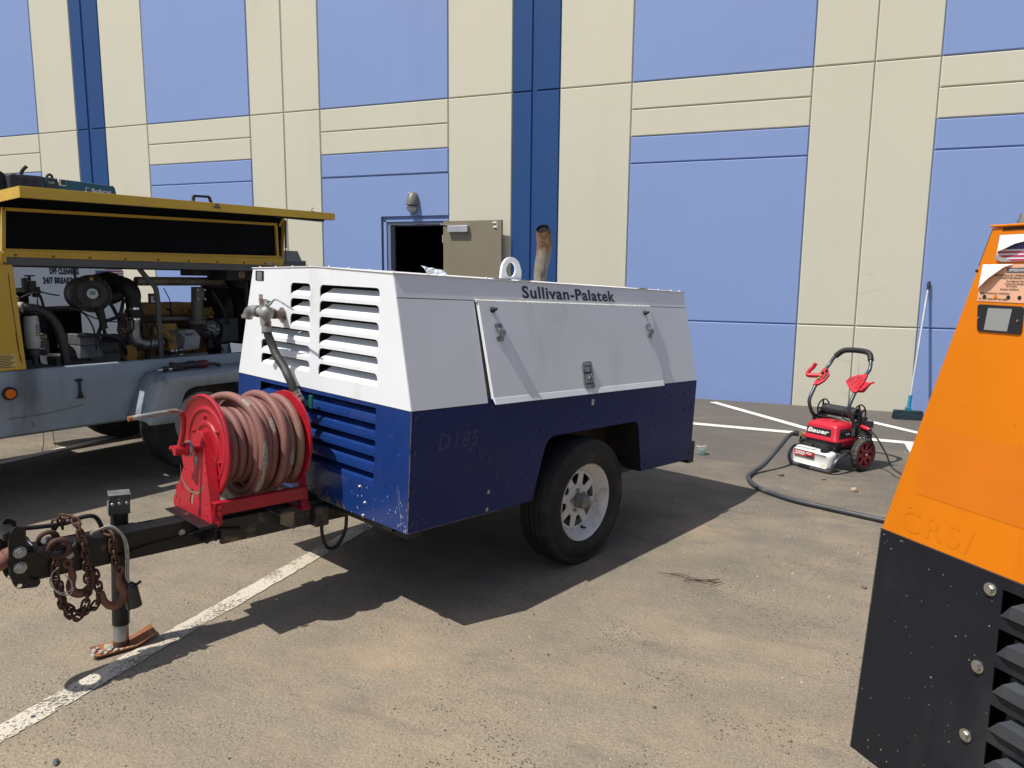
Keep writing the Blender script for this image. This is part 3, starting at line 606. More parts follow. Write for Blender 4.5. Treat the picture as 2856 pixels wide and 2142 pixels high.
# paddle latch: flanged dish, recess, paddle and lock
PM=Matrix.Translation(up(1.181,0.596,0.018))@Matrix(((1,0,0,0),(0,EUn.y,NU.y,0),(0,EUn.z,NU.z,0),(0,0,0,1)))
pl=plate('paddle_latch',rect(-0.044,-0.071,0.044,0.071,0.016),[rect(-0.029,-0.050,0.029,0.050,0.006)],0.005,PM@V(0,0,0.003),PM.to_3x3()@V(1,0,0),PM.to_3x3()@V(0,1,0),galv,door,bevel=0.0012)
b=MB(); b.box(-0.031,0.031,-0.052,0.052,-0.016,-0.0005,PM); b.build('latch_dish',mat('latch_recess',(0.20,0.21,0.20),0.5,0.6,layers=(((0.07,0.07,0.06),30,0.5,0.65,4),)),pl,angle=0)
b=MB(); b.hexa([PM@V(-0.026,-0.044,0.001),PM@V(0.026,-0.044,0.001),PM@V(0.026,0.006,0.000),PM@V(-0.026,0.006,0.000),PM@V(-0.024,-0.042,0.008),PM@V(0.024,-0.042,0.008),PM@V(0.024,0.004,0.006),PM@V(-0.024,0.004,0.006)]); b.box(-0.024,0.024,0.016,0.044,0.0,0.002,PM)
b.cyl(PM@V(0.004,-0.019,0.006),PM@V(0.004,-0.019,0.014),0.011,n=16); b.build('latch_paddle',galv,pl,bevel=0.001)
b=MB(); b.box(0.002,0.006,-0.030,-0.008,0.0142,0.0152,PM); b.box(-0.020,0.024,0.006,0.013,0.0,0.0035,PM); b.build('keyhole',ink,pl,angle=0)
for k in ((-0.036,0.058),(0.036,0.058),(-0.036,-0.058),(0.036,-0.058)):
    b=MB(); b.cyl(PM@V(*k,0.005),PM@V(*k,0.008),0.0045,n=8); b.build('rivet',zinc_bolt,pl)
# maker's name on the band, faint model number on the blue
lettering('maker_name','Sullivan-Palatek',0.058,up(0.772,0.982,0.0026),FX,EUn,letter_ink,tr,bold=0.095,spacing=1.10,fit=0.775)
lettering('model_number','D185',0.070,V(0.150,-0.0024,0.330),FX,V(0.05,0,1),decal_blue,tr,bold=0.03,fit=0.235,shear=0.12,spacing=1.2,th=0.0006)
b=MB(); b.box(1.222,1.240,-0.0032,-0.002,0.440,0.470); b.build('small_label',sticker_white,tr,angle=0)
for k in range(4):
    b=MB(); b.box(1.225,1.237,-0.0036,-0.0033,0.445+k*0.006,0.447+k*0.006); b.build('label_print',ink,tr,angle=0)
b=MB(); b.box(-0.0045,-0.002,1.163,1.243,0.998,1.047); b.build('asset_plate',ink,tr,bevel=0.001,angle=0,label='small black asset plate at the top of the white front')
b=MB(); b.box(-0.0052,-0.0046,1.180,1.226,1.001,1.042); b.build('plate_blank',mat('plate_grey',(0.16,0.165,0.17),0.5),tr,angle=0)
rg=random.Random(12)
mud=mat('dried_mud',(0.17,0.135,0.085),0.95,var=0.25,vs=20,layers=(((0.02,0.03,0.07),38,0.52,0.58,4),))
for y0,y1,hm in ((0.43,0.50,0.035),(0.52,0.78,0.085)):
    b=MB(); y=y0
    while y<y1:
        w=rg.uniform(0.004,0.011); h=hm*rg.uniform(0.25,1.0)*math.sin(math.pi*(y-y0+0.01)/(y1-y0+0.02))+0.006; lean=rg.uniform(-0.01,0.02); b.poly([(-0.0024,y,0.001),(-0.0024,y+w,0.001),(-0.0024,y+w*0.8+lean,h*0.9),(-0.0024,y+w*0.35+lean,h)]); y+=w*0.93
    b.build('mud_splash',mud,tr,angle=0,kind='stuff')
b=MB()
for k in range(46):
    e_=rg.random()<0.6; y=rg.expovariate(1/0.035) if e_ else rg.uniform(0.03,0.4); z=rg.expovariate(1/0.07) if e_ else rg.uniform(0.0,0.14)
    if z>0.4: continue
    s_=rg.uniform(0.0008,0.0026); a_=rg.uniform(1,3.2); b.poly([(-0.0024,y-s_,z-s_*a_),(-0.0024,y+s_*0.7,z-s_*a_*0.8),(-0.0024,y+s_,z+s_*a_),(-0.0024,y-s_*0.4,z+s_*a_*0.7)])
b.build('paint_chips',mat('bare_chip',(0.42,0.42,0.42),0.7),tr,angle=0,kind='stuff')
b=MB(); b.tube([(0.0002,-0.0010,0.002),(0.0002,-0.0010,H1-0.003)],0.0019,6); b.tube([(0.0,-0.001,0.0),(0.55,-0.001,0.0008)],0.0017,6); b.build('edge_highlight',mat('edge_highlight_copper',(0.22,0.15,0.12),0.5,0.2,var=0.4,vs=30,layers=(((0.01,0.03,0.12),24,0.5,0.6,4),)),tr)  # coppery highlight on the corner and bottom edge, painted as thin patchy strips
b=MB(); b.tube(smooth_path([(-0.0022,0.068,0.190),(-0.0022,0.060,0.130),(-0.0022,0.045,0.070),(-0.0022,0.040,0.02)],4),0.0006,4); b.tube([(-0.0022,0.055,0.175),(-0.0022,0.052,0.11)],0.0005,4); b.build('scratch_mark',mat('scratch_pale',(0.25,0.28,0.36),0.6),tr)
# bolts on the blue side and the front
bm_=bolt_mesh(bolt_blue,0.0075,0.006); bz=bolt_mesh(zinc_bolt,0.0075,0.006); nrm=V(0,-1,0)
side_b=[(0.163,0.409,0),(0.394,0.302,0),(0.460,0.255,0),(0.511,0.159,0),(0.680,0.159,0),(0.747,0.246,0),(0.468,0.100,1),(0.463,0.018,1),(0.021,0.481,0),(0.019,0.339,0),(0.020,0.180,0),(0.018,0.036,0),(0.461,0.489,0),(0.826,0.346,0),(1.161,0.349,0),(1.497,0.348,0),(1.839,0.347,0),(2.039,0.333,0),(2.198,0.333,0),(1.876,0.256,0),(2.03,0.425,0),(2.19,0.44,0),(2.301,0.344,0),(2.308,0.182,0),(2.312,0.041,0),(1.80,0.040,0),(1.95,0.485,0)]
copies(bm_,'bolt',tr,[aim((x,-0.002,z),nrm) for x,z,k in side_b if not k]); copies(bz,'bolt',tr,[aim((x,-0.002,z),nrm) for x,z,k in side_b if k])
copies(bz,'bolt',tr,[aim((-0.002,y,z),(-1,0,0)) for y,z in ((0.33,0.128),(0.29,0.064),(0.30,0.005))])
# roof: two slopes with turned edges, a row of screws along the front, hinge strap ends
rf=MB()
for s_,ya,yb in ((0,TP-0.006,W_/2),(1,W_-TP+0.006,W_/2)):
    za=HT+0.001; zb=HT+RG+0.002
    rf.hexa([V(-0.006,ya,za),V(L_+0.006,ya,za),V(L_+0.006,yb,zb),V(-0.006,yb,zb),V(-0.006,ya,za+0.004),V(L_+0.006,ya,za+0.004),V(L_+0.006,yb,zb+0.004),V(-0.006,yb,zb+0.004)])
rf.build('roof',white_roof,tr,angle=0)
rs=bolt_mesh(white_roof,0.006,0.008); rp=[]
for i in range(8):
    y=TP+0.03+i*(W_-2*TP-0.06)/7; z=HT+0.004+RG*(1-abs(y-W_/2)/(W_/2-TP)); rp.append((0.020,y,z))
for x in (0.55,1.15,1.70,2.05,2.2,2.3): rp.append((x,TP+0.012,HT+0.005))
copies(rs,'roof_screw',tr,rp)
for q_ in ((0.60,0.72),(0.78,0.86),(1.83,1.93)):
    b=MB(); b.box(q_[0],q_[1],0.152,0.165,HT+0.006,HT+0.012); b.build('roof_clip',galv,tr,bevel=0.001,angle=0)
# lifting eye and exhaust stack
eo=[(1.222,1.066),(1.402,1.066),(1.398,1.135)]+[(1.310+0.080*math.cos(a),1.135+0.072*math.sin(a)) for a in [math.pi*i/14 for i in range(1,14)]]+[(1.228,1.135)]
plate('lifting_eye',eo,[circ(1.309,1.134,0.043,28)],0.016,(0,W_/2,0),FX,FZ,white_paint,tr,bevel=0.0015)
b=MB(); b.tube([(1.309+0.046*math.cos(2*math.pi*i/28),W_/2,1.134+0.046*math.sin(2*math.pi*i/28)) for i in range(28)],0.005,6,closed=True); b.build('eye_ring',white_paint,tr)
SP=smooth_path([(1.580,0.707,1.05),(1.585,0.707,1.16),(1.603,0.707,1.25),(1.598,0.703,1.31),(1.572,0.690,1.362),(1.545,0.680,1.392)],6)
n=len(SP); SR=lambda i: 0.038+0.0095*math.sin(min(1,(i/n)/0.62)*math.pi/2)-0.010*max(0,(i/n-0.72)/0.28)**1.5
b=MB(); b.tube(SP,[SR(i) for i in range(n)],20,caps=False); b.tube(SP,[SR(i)-0.004 for i in range(n)],20,caps=False)

def stack_material():
    m=bpy.data.materials.new('heat_rusted_exhaust'); m.use_nodes=True; t=m.node_tree; b_=t.nodes['Principled BSDF']; vec=_n(t,'ShaderNodeTexCoord').outputs['Object']
    sep=_n(t,'ShaderNodeSeparateXYZ'); t.links.new(vec,sep.inputs[0])
    c=_mixc(t,_ramp(t,_noise(t,vec,16,5),0.35,0.7),(0.13,0.112,0.088),(0.185,0.16,0.125))
    c=_mixc(t,_ramp(t,_noise(t,vec,24,6,0.65,(1,1,0.35)),0.56,0.66),c,(0.05,0.038,0.03))
    s=_math(t,'ADD',_math(t,'MULTIPLY',_math(t,'SUBTRACT',sep.outputs['Z'],1.235),7.0),_math(t,'MULTIPLY',_math(t,'SUBTRACT',_noise(t,vec,20,6,0.7,(1,1,0.4)),0.5),2.6))
    rust=_mixc(t,_ramp(t,_noise(t,vec,42,5,0.7),0.42,0.62),(0.105,0.048,0.026),(0.225,0.118,0.058))
    c=_mixc(t,_ramp(t,s,-0.1,0.6),c,rust)
    s2=_math(t,'ADD',_math(t,'MULTIPLY',_math(t,'SUBTRACT',sep.outputs['Z'],1.365),14.0),_math(t,'MULTIPLY',_math(t,'SUBTRACT',_noise(t,vec,26,5,0.7),0.5),2.4))
    c=_mixc(t,_ramp(t,s2,-0.1,0.5),c,(0.05,0.036,0.030)); t.links.new(c,b_.inputs['Base Color']); b_.inputs['Roughness'].default_value=0.85
    bn=_n(t,'ShaderNodeBump'); bn.inputs['Distance'].default_value=0.0012; t.links.new(_noise(t,vec,80,4,0.7),bn.inputs['Height']); t.links.new(bn.outputs[0],b_.inputs['Normal']); return m
st=b.build('exhaust_stack',stack_material(),tr,angle=50)
b=MB(); b.tube(SP[-12:-2],0.031,16); b.build('stack_bore',inner_black,st)
# crumpled card pouch left on the roof is built further down as its own thing
# underframe, inner arch, axle
b=MB(); b.box(0.0,L_,0.10,0.16,-0.02,0.06); b.box(0.0,L_,W_-0.16,W_-0.10,-0.02,0.06); b.box(0.02,0.10,0.02,W_-0.02,-0.035,0.0); b.box(L_-0.02,L_+0.050,0.000,W_-0.02,-0.028,0.112); b.box(1.0,1.06,0.1,W_-0.1,-0.05,0.01)
b.build('underframe',black_metal,tr,bevel=0.003,angle=0)
b=MB(); b.box(0.01,L_-0.01,0.02,W_-0.02,0.0,0.012) if False else None
b.box(0.01,0.74,0.02,W_-0.02,0.004,0.016); b.box(1.78,L_-0.01,0.02,W_-0.02,0.004,0.016); b.box(0.74,1.78,0.26,W_-0.26,0.004,0.016); b.build('floor_pan',inner_black,tr,angle=0)
pr=[(0.77,0.0),(0.86,0.335),(1.70,0.335),(1.765,0.0)]
for y0,y1 in ((0.004,0.26),(W_-0.26,W_-0.004)):
    aw=MB()
    for (x0,z0),(x1,z1) in zip(pr,pr[1:]): aw.add([(x0,y0,z0),(x1,y0,z1),(x1,y1,z1),(x0,y1,z0)],[(0,1,2,3)])
    yy=y1 if y0<0.1 else y0; aw.add([(x,yy,z) for x,z in pr],[(0,1,2,3)])
    aw.build('wheel_well',mat('well_dirty_black',(0.014,0.013,0.012),0.8,layers=(((0.06,0.045,0.03),6,0.5,0.7,6,(1,1,0.3)),)),tr,angle=0)
b=MB(); b.box(1.17,1.23,0.06,W_-0.06,-0.105,-0.045); b.build('axle',black_metal,tr,angle=0)
# wheels
def holes_ring(n,r0,r1,w0,w1,a0=0.0):
    out=[]
    for i in range(n):
        a=a0+2*math.pi*i/n; ca,sa=math.cos(a),math.sin(a)
        p=[(r0,-w0),(r1,-w1),(r1*1.03,0),(r1,w1),(r0,w0)]
        p=[(x*ca-y*sa,x*sa+y*ca) for x,y in p]; out.append(rounded(p,0.007,3))
    return out
def trailer_wheel(c,side):
    wh=holder('wheel',tr); wh.matrix_local=aim(c,(0,side,0))
    put('tyre',tyre_mesh(0.343,0.196,0.205,tyre_mat,84,5,0.009),wh)
    b=MB(); prof=[(0.196,-0.080),(0.205,-0.085),(0.207,-0.076),(0.196,-0.070),(0.186,-0.03),(0.183,0.030),(0.186,0.050),(0.200,0.070),(0.208,0.076),(0.2085,0.084),(0.205,0.088),(0.199,0.082),(0.193,0.068),(0.182,0.050),(0.160,0.018),(0.155,0.010)]
    b.lathe(prof,(0,0,0),(0,0,1),56); b.build('rim',rim_white,wh,angle=45)
    plate('wheel_disc',circ(0,0,0.160,56),[circ(0,0,0.036,24)]+holes_ring(8,0.090,0.142,0.012,0.037,0.2),0.005,(0,0,0.022),(1,0,0),(0,1,0),rim_white,wh,bevel=0.001)
    b=MB(); b.lathe([(0.088,0.025),(0.083,0.031),(0.076,0.032),(0.060,0.030),(0.040,0.030),(0.037,0.026)],(0,0,0),(0,0,1),40); b.build('hub_flange',rim_white,wh,angle=50)
    b=MB(); b.lathe([(0.041,0.024),(0.041,0.052),(0.0375,0.054),(0.0375,0.088),(0.030,0.096),(0.012,0.099),(0.0,0.099)],(0,0,0),(0,0,1),28); b.build('hub_cap',mat('greasy_hub',(0.22,0.21,0.20),0.5,0.5,var=0.3,vs=30),wh,angle=40)
    nut=MB(); nut.cyl((0,0,0),(0,0,0.014),0.0115,n=6); nut.cyl((0,0,0.014),(0,0,0.019),0.008,0.006,n=8)
    copies(nut.mesh('lug_nut',zinc_bolt,30),'lug_nut',wh,[Matrix.Translation((0.0575*math.cos(2*math.pi*i/5+0.5),0.0575*math.sin(2*math.pi*i/5+0.5),0.030)) for i in range(5)])
    b=MB(); va=-1.25; b.cyl((0.170*math.cos(va),0.170*math.sin(va),0.028),(0.166*math.cos(va),0.166*math.sin(va),0.056),0.006,0.005,n=8); b.cyl((0.170*math.cos(va),0.170*math.sin(va),0.024),(0.170*math.cos(va),0.170*math.sin(va),0.032),0.010,n=10); b.build('valve_stem',rubber,wh)
    b=MB(); b.cyl((0,0,-0.09),(0,0,0.018),0.115,n=24); b.build('brake_drum',inner_black,wh)
trailer_wheel((1.199,0.062,-0.077),-1); trailer_wheel((1.199,W_-0.062,-0.077),1)
# outlet pipe, ball valve and elbow on the front, with the short black hose down to the reel
b=MB(); b.cyl((0.0,0.983,0.841),(-0.006,0.983,0.841),0.036,n=28); b.tube([(-0.004,0.983,0.868),(-0.003,0.983,0.841)],0.001,4) ; b.build('pipe_flange',galv,tr)
b=MB(); b.cyl((-0.004,0.975,0.841),(-0.085,0.925,0.845),0.0215,n=18); vpipe=b.build('outlet_pipe',mat('rusty_nipple',(0.17,0.12,0.09),0.6,0.5,var=0.3,vs=30,layers=(((0.10,0.05,0.03),30,0.5,0.62,4),)),tr,angle=50)
cV=V(-0.12,0.925,0.850)
b=MB(); b.sphere(cV,0.033,16,10,(1,1,1.05)); b.cyl(cV+V(0.045,0.026,0),cV+V(0.012,0.008,0),0.027,n=8); b.cyl(cV+V(0,0.01,-0.02),cV+V(0,0.008,-0.060),0.0265,0.023,n=8)
b.cyl(cV+V(-0.002,0.02,0.002),cV+V(-0.004,0.075,0.006),0.020,n=14); b.cyl(cV+V(-0.004,0.060,0.004),cV+V(-0.004,0.085,0.004),0.027,n=16)
vb=b.build('ball_valve',worn_iron,tr,angle=40)
el=smooth_path([cV+V(-0.004,0.080,0.006),cV+V(-0.005,0.115,0.008),cV+V(-0.006,0.150,-0.002),cV+V(-0.006,0.165,-0.030)],6)
b=MB(); b.tube(el,0.024,16,caps=False); b.tube(el,0.018,14,caps=False); b.lathe([(0.018,0),(0.0285,0),(0.0285,0.014),(0.024,0.016)],el[-1],(0.0,0.2,1),20); b.lathe([(0.024,0),(0.0285,0),(0.0285,0.014),(0.024,0.016)],el[0],(0,-1,-0.1),20); b.build('pipe_elbow',galv,vb,angle=50)
b=MB(); b.cyl(cV+V(0,0.0,0.025),cV+V(0,-0.002,0.060),0.013,n=10); b.box(-0.010,0.010,-0.022,0.018,0.052,0.058,Matrix.Translation(cV)); b.cyl(cV+V(-0.006,0.030,0.020),cV+V(-0.006,0.033,0.058),0.012,n=10)
b.box(-0.012,0.010,0.012,0.050,0.056,0.064,Matrix.Translation(cV)); b.box(-0.012,-0.008,0.020,0.050,0.060,0.086,Matrix.Translation(cV)); b.build('valve_cap',worn_iron,vb,angle=40)
b=MB(); b.tube(smooth_path([cV+V(-0.01,-0.010,0.048),cV+V(-0.01,-0.045,0.040),cV+V(-0.012,-0.085,0.064),cV+V(-0.012,-0.12,0.066),cV+V(-0.012,-0.215,0.040),cV+V(-0.008,-0.245,0.030)],5),0.0042,8); b.build('valve_lever',worn_iron,vb)
HP=smooth_path([(-0.118,0.930,0.80),(-0.112,0.926,0.755),(-0.10,0.905,0.70),(-0.095,0.868,0.650),(-0.10,0.80,0.610),(-0.105,0.755,0.575),(-0.10,0.730,0.540),(-0.095,0.712,0.500),(-0.08,0.700,0.470)],6)
b=MB(); b.tube(HP,0.0195,14); hs=b.build('jumper_hose',black_hose_m,tr,angle=60,label='worn black hose from the outlet valve down to the reel')
b=MB(); b.cyl(HP[0]+V(0,0,0.006),HP[5],0.0225,n=16); b.cyl(HP[0]+V(0,0,0.012),HP[0],0.025,n=8); b.build('crimped_fitting',worn_iron,hs,angle=45)
b=MB(); b.cyl(HP[-8],HP[-2],0.0235,n=16); b.cyl(HP[-2],HP[-1]+V(0,-0.004,-0.01),0.026,n=8); b.lathe([(0.0235,0),(0.0252,0.001),(0.0252,0.003),(0.0235,0.004)],HP[-5],(HP[-4]-HP[-5]),16); b.build('crimped_fitting',worn_iron,hs,angle=45)
b=MB(); b.tube(smooth_path([HP[-1],HP[-1]+V(0.01,-0.008,-0.03),(-0.06,0.69,0.39),(-0.09,0.695,0.32)],5),0.014,10); b.build('hose_tail',rubber,hs)
b=MB(); b.box(-0.042,-0.034,0.655,0.682,0.430,0.490,Matrix.Rotation(0.0,4,'X')); b.build('valve_tag',green_plastic,hs,bevel=0.002,angle=0,label='green plastic valve handle beside the hose end')
# cable loop hanging under the front edge
b=MB(); b.tube(smooth_path([(0.0,0.60,-0.07),(-0.012,0.60,-0.12),(0.0,0.60,-0.19),(0.03,0.60,-0.235),(0.075,0.60,-0.232),(0.115,0.60,-0.18),(0.125,0.60,-0.12),(0.12,0.60,-0.04)],8),0.0085,8); b.build('cable_loop',rubber,tr)

# ---- tongue and everything bolted to it
TY=W_/2
def tongue_box(x0,x1,z0,z1,hw): 
    b=MB(); b.box(x0,x1,TY-hw,TY+hw,z0,z1); return b
tb=tongue_box(-1.215,0.75,-0.100,0.016,0.050).build('tongue_beam',black_metal,tr,bevel=0.008,angle=0)
b=MB(); b.box(-0.48,0.60,TY-0.075,TY-0.052,-0.112,-0.004); b.box(-0.48,0.60,TY+0.052,TY+0.075,-0.112,-0.004); b.box(-0.05,0.02,TY-0.12,TY+0.12,-0.115,-0.02); b.build('tongue_gusset',muddy_metal,tb,bevel=0.004,angle=0)
b=MB(); b.box(-0.625,-0.555,TY-0.185,TY+0.135,0.0165,0.024); b.box(-0.560,-0.552,TY-0.185,TY-0.05,-0.050,0.018); b.hexa([V(-0.625,TY-0.19,0.010),V(-0.553,TY-0.19,0.010),V(-0.553,TY-0.184,0.010),V(-0.625,TY-0.184,0.010),V(-0.625,TY-0.19,0.024),V(-0.553,TY-0.19,0.024),V(-0.553,TY-0.184,0.024),V(-0.625,TY-0.184,0.024)])
b.build('reel_bracket',black_metal,tb,bevel=0.002,angle=0)
b=MB(); b.poly([(-0.556,TY-0.186,0.016),(-0.556,TY-0.05,0.016),(-0.556,TY-0.05,-0.085),(-0.556,TY-0.10,-0.085),(-0.556,TY-0.186,-0.030)]); b.poly([(-0.552,TY-0.186,0.016),(-0.552,TY-0.186,-0.030),(-0.552,TY-0.10,-0.085),(-0.552,TY-0.05,-0.085),(-0.552,TY-0.05,0.016)]); b.build('gusset_plate',black_metal,tb,angle=0)
b=MB(); b.box(-0.275,-0.205,TY-0.190,TY+0.19,0.000,0.008); b.poly([(-0.208,TY-0.19,0.004),(-0.208,TY-0.05,0.004),(-0.208,TY-0.05,-0.09),(-0.208,TY-0.19,-0.070)]); b.poly([(-0.275,TY-0.188,0.0),(-0.205,TY-0.188,0.0),(-0.205,TY-0.188,-0.07),(-0.275,TY-0.188,-0.035)]); b.build('rear_bracket',muddy_metal,tb,bevel=0.0,angle=0)
# coupler channel, bolts and pintle ring
for s_ in (-1,1):
    y=TY+s_*0.058; o_=rounded([(-1.236,-0.055),(-1.220,-0.110),(-1.150,-0.120),(-1.140,-0.095),(-1.183,-0.083),(-1.183,0.100),(-1.215,0.118),(-1.236,0.080)],[0.01,0.02,0.02,0.01,0.02,0.004,0.01,0.01],3)
    plate('coupler_plate',o_,[circ(-1.207,-0.102,0.009,12)],0.008,(0,y,0),FX,FZ,black_metal,tr,bevel=0.001,label='black coupler side plate with two big bolts' if s_<0 else None)
b=MB(); b.box(-1.25,-1.20,TY-0.055,TY+0.055,0.066,0.098,Matrix.Rotation(0.0,4,'Y')); b.build('coupler_bracket',black_metal,tr,bevel=0.008,angle=0)
big=MB(); big.cyl((0,0,0),(0,0,0.004),0.021,n=20); big.cyl((0,0,0.003),(0,0,0.016),0.0175,n=6); big.cyl((0,0,0.016),(0,0,0.024),0.010,n=14)
copies(big.mesh('coupler_bolt',galv,30),'coupler_bolt',tr,[aim((-1.204,TY-0.062,0.022),(0,-1,0)),aim((-1.204,TY-0.062,-0.034),(0,-1,0),0.4),aim((-1.204,TY+0.062,0.022),(0,1,0))])
copies(bolt_mesh(galv,0.011,0.012),'tongue_bolt',tr,[aim((-1.045,TY-0.050,-0.030),(0,-1,0)),aim((-0.636,TY-0.050,-0.030),(0,-1,0))])
b=MB(); b.cyl((-1.195,TY,-0.010),(-1.240,TY,-0.012),0.043,0.032,n=16); b.lathe([(0.062+0.022*math.cos(a),0.022*math.sin(a)) for a in [2*math.pi*i/14 for i in range(15)]],(-1.298,TY,-0.014),(0,0,1),32)
b.build('towing_ring',mat('brown_ring_rust',(0.20,0.085,0.055),0.7,0.2,var=0.2,vs=10,layers=(((0.09,0.045,0.03),12,0.5,0.7,5),)),tr,angle=50)
# bent grab hoop
b=MB(); b.tube(smooth_path([(-1.185,TY+0.05,0.075),(-1.14,TY+0.055,0.066),(-1.03,TY+0.06,0.058),(-0.97,TY+0.066,0.068),(-0.925,TY+0.07,0.064),(-0.903,TY+0.07,0.035),(-0.893,TY+0.06,-0.01)],7),0.0085,10); b.build('grab_hoop',rubber,tr)
# jack
JX,JY=-0.825,TY+0.085
jk=holder('tongue_jack',tr); 
b=MB(); b.cyl((JX,JY,-0.410),(JX,JY,0.065),0.0325,n=28); b.cyl((JX,JY,-0.022),(JX,JY,-0.008),0.045,n=28); b.box(JX-0.05,JX+0.05,TY+0.051,JY-0.01,-0.095,0.008); b.build('jack_tube',black_metal,jk,angle=40)
b=MB(); b.cyl((JX,JY,-0.500),(JX,JY,-0.409),0.0285,n=28); b.build('jack_leg',galv,jk,angle=40)
b=MB(); b.cyl((JX,JY,-0.501),(JX,JY,-0.478),0.0295,n=28); b.build('leg_foot_ring',rust_metal,jk,angle=40)
JM=Matrix.Translation((JX,JY,0.088))@Matrix.Rotation(R(-16),4,'Z')
b=MB(); JM=JM@Matrix.Diagonal((0.86,0.86,1.0,1.0)); b.box(-0.042,0.042,-0.040,0.040,0.034,0.048,JM); b.box(-0.043,0.043,-0.041,-0.036,-0.030,0.046,JM); b.box(-0.043,0.043,0.036,0.041,-0.010,0.046,JM); b.box(-0.0435,-0.036,-0.041,0.041,-0.034,0.020,JM); jh=b.build('jack_head',mat('jack_head_paint',(0.045,0.048,0.05),0.4,0.3,layers=(((0.36,0.37,0.38),30,0.62,0.72,4),)),jk,bevel=0.004,angle=0)
b=MB(); b.box(-0.046,0.046,-0.044,0.044,0.047,0.051,JM); b.box(-0.0475,-0.0435,-0.041,0.041,-0.030,0.012,JM); b.build('jack_cap',galv,jk,bevel=0.004,angle=0)
jb=MB(); jb.sphere((0,0,0),0.008,10,6,(1,1,0.5)); jb=jb.mesh('jack_rivet',galv)
copies(jb,'jack_rivet',jk,[Matrix.Translation(JM@V(x,-0.0425,z)) @ Matrix.Rotation(R(90),4,'X') for x,z in ((-0.028,0.012),(0.0,0.014),(0.030,0.014))])
# stand pipe hook, spring loom under the beam
b=MB(); N=160; pth=[]
for i in range(N+1):
    t=i/N; x=-0.905+t*0.315; z=-0.078+0.045*t+0.006*math.sin(t*5)+0.0045*math.sin(i*2.1); pth.append((x,TY-0.056+0.0045*math.cos(i*2.1),z))
b.tube(pth,0.0022,5); b.build('coil_loom',rubber,tb)
b=MB(); b.tube(smooth_path([(-0.585,TY-0.056,-0.035),(-0.50,TY-0.08,-0.040),(-0.40,TY-0.08,-0.055)],5),0.006,7); b.build('loom_tail',rubber,tb)
# safety chains: every link its own piece
def link_mesh():
    b=MB(); pts=[]; L2,Wd=0.0165,0.0112
    for i in range(20):
        a=2*math.pi*i/20; x=Wd*math.cos(a); y=(L2-Wd+0.002)*(1 if math.sin(a)>0 else -1)*(1 if abs(math.sin(a))>1e-6 else 0)+Wd*math.sin(a)
        pts.append((0,x,y))
    b.tube(pts,0.0047,7,closed=True); return b.mesh('chain_link',rust_metal,60)
LK=link_mesh()
def chain(path,name='safety_chain',pitch=0.0235):
    P=smooth_path(path,24); h=holder(name,tr); d=0; pos=[P[0]]
    for a,c in zip(P,P[1:]):
        d+=(c-a).length
        if d>=pitch: pos.append(c); d=0
    for i in range(len(pos)-1):
        ax=(pos[i+1]-pos[i]).normalized(); mid=(pos[i]+pos[i+1])/2
        q=ax.to_track_quat('Z','Y').to_matrix().to_4x4()@Matrix.Rotation((math.pi/2)*(i%2)+0.35+random.uniform(-.25,.25),4,'Z')
        o=bpy.data.objects.new('chain_link',LK); COL.objects.link(o); o.parent=h; o.matrix_local=Matrix.Translation(mid)@q
    return h
yN=TY-0.068
chain([(-1.035,TY+0.058,0.045),(-1.045,TY+0.03,0.095),(-1.02,TY-0.03,0.095),(-1.012,yN+0.01,0.050),(-1.000,yN,0.000),(-0.995,yN,-0.08),(-0.992,yN,-0.17),(-1.002,yN,-0.225),(-1.030,yN,-0.272),(-1.068,yN-0.004,-0.235),(-1.088,yN,-0.16),(-1.098,yN,-0.08),(-1.092,yN,0.000),(-1.085,yN+0.01,0.030)])
chain([(-1.055,TY+0.07,0.07),(-1.062,TY+0.075,0.02),(-1.06,TY+0.07,-0.05)])
chain([(-0.925,TY-0.02,0.028),(-0.905,yN,0.022),(-0.903,yN,-0.03),(-0.895,yN,-0.08),(-0.893,yN,-0.135)])
chain([(-0.960,yN+0.05,-0.100),(-0.957,yN+0.01,-0.15),(-0.955,yN,-0.20),(-0.972,yN,-0.245),(-1.005,yN,-0.255),(-1.035,yN+0.01,-0.245),(-1.072,yN+0.01,-0.20),(-1.085,yN+0.01,-0.11)])
def hook(M):
    pts=[V(0,0,0.055),V(0,0,0.030),V(0.006,0,0.005),V(0.022,0,-0.020),V(0.024,0,-0.048),V(0.004,0,-0.070),V(-0.024,0,-0.070),V(-0.046,0,-0.048),V(-0.055,0,-0.018),V(-0.052,0,-0.006)]
    P=smooth_path(pts,5); n=len(P); b=MB(); b.tube([M@p for p in P],[0.008+0.0085*math.sin(math.pi*min(1,i/n*1.05))**0.8 if i<n-1 else 0.003 for i in range(n)],10); b.lathe([(0.014+0.006*math.cos(a),0.006*math.sin(a)) for a in [2*math.pi*i/8 for i in range(9)]],M@V(0,0,0.064),(M.to_3x3()@V(0,1,0)),14)
    b.build('chain_hook',mat('hook_rust',(0.15,0.065,0.038),0.75,var=0.35,vs=18,bump=0.001,bs=90),tr,angle=60)
hook(Matrix.Translation((-0.890,yN-0.006,-0.185))@Matrix.Rotation(R(4),4,'Y')); hook(Matrix.Translation((-1.030,yN+0.02,-0.120))@Matrix.Rotation(R(180),4,'Z')@Matrix.Rotation(R(20),4,'Y'))
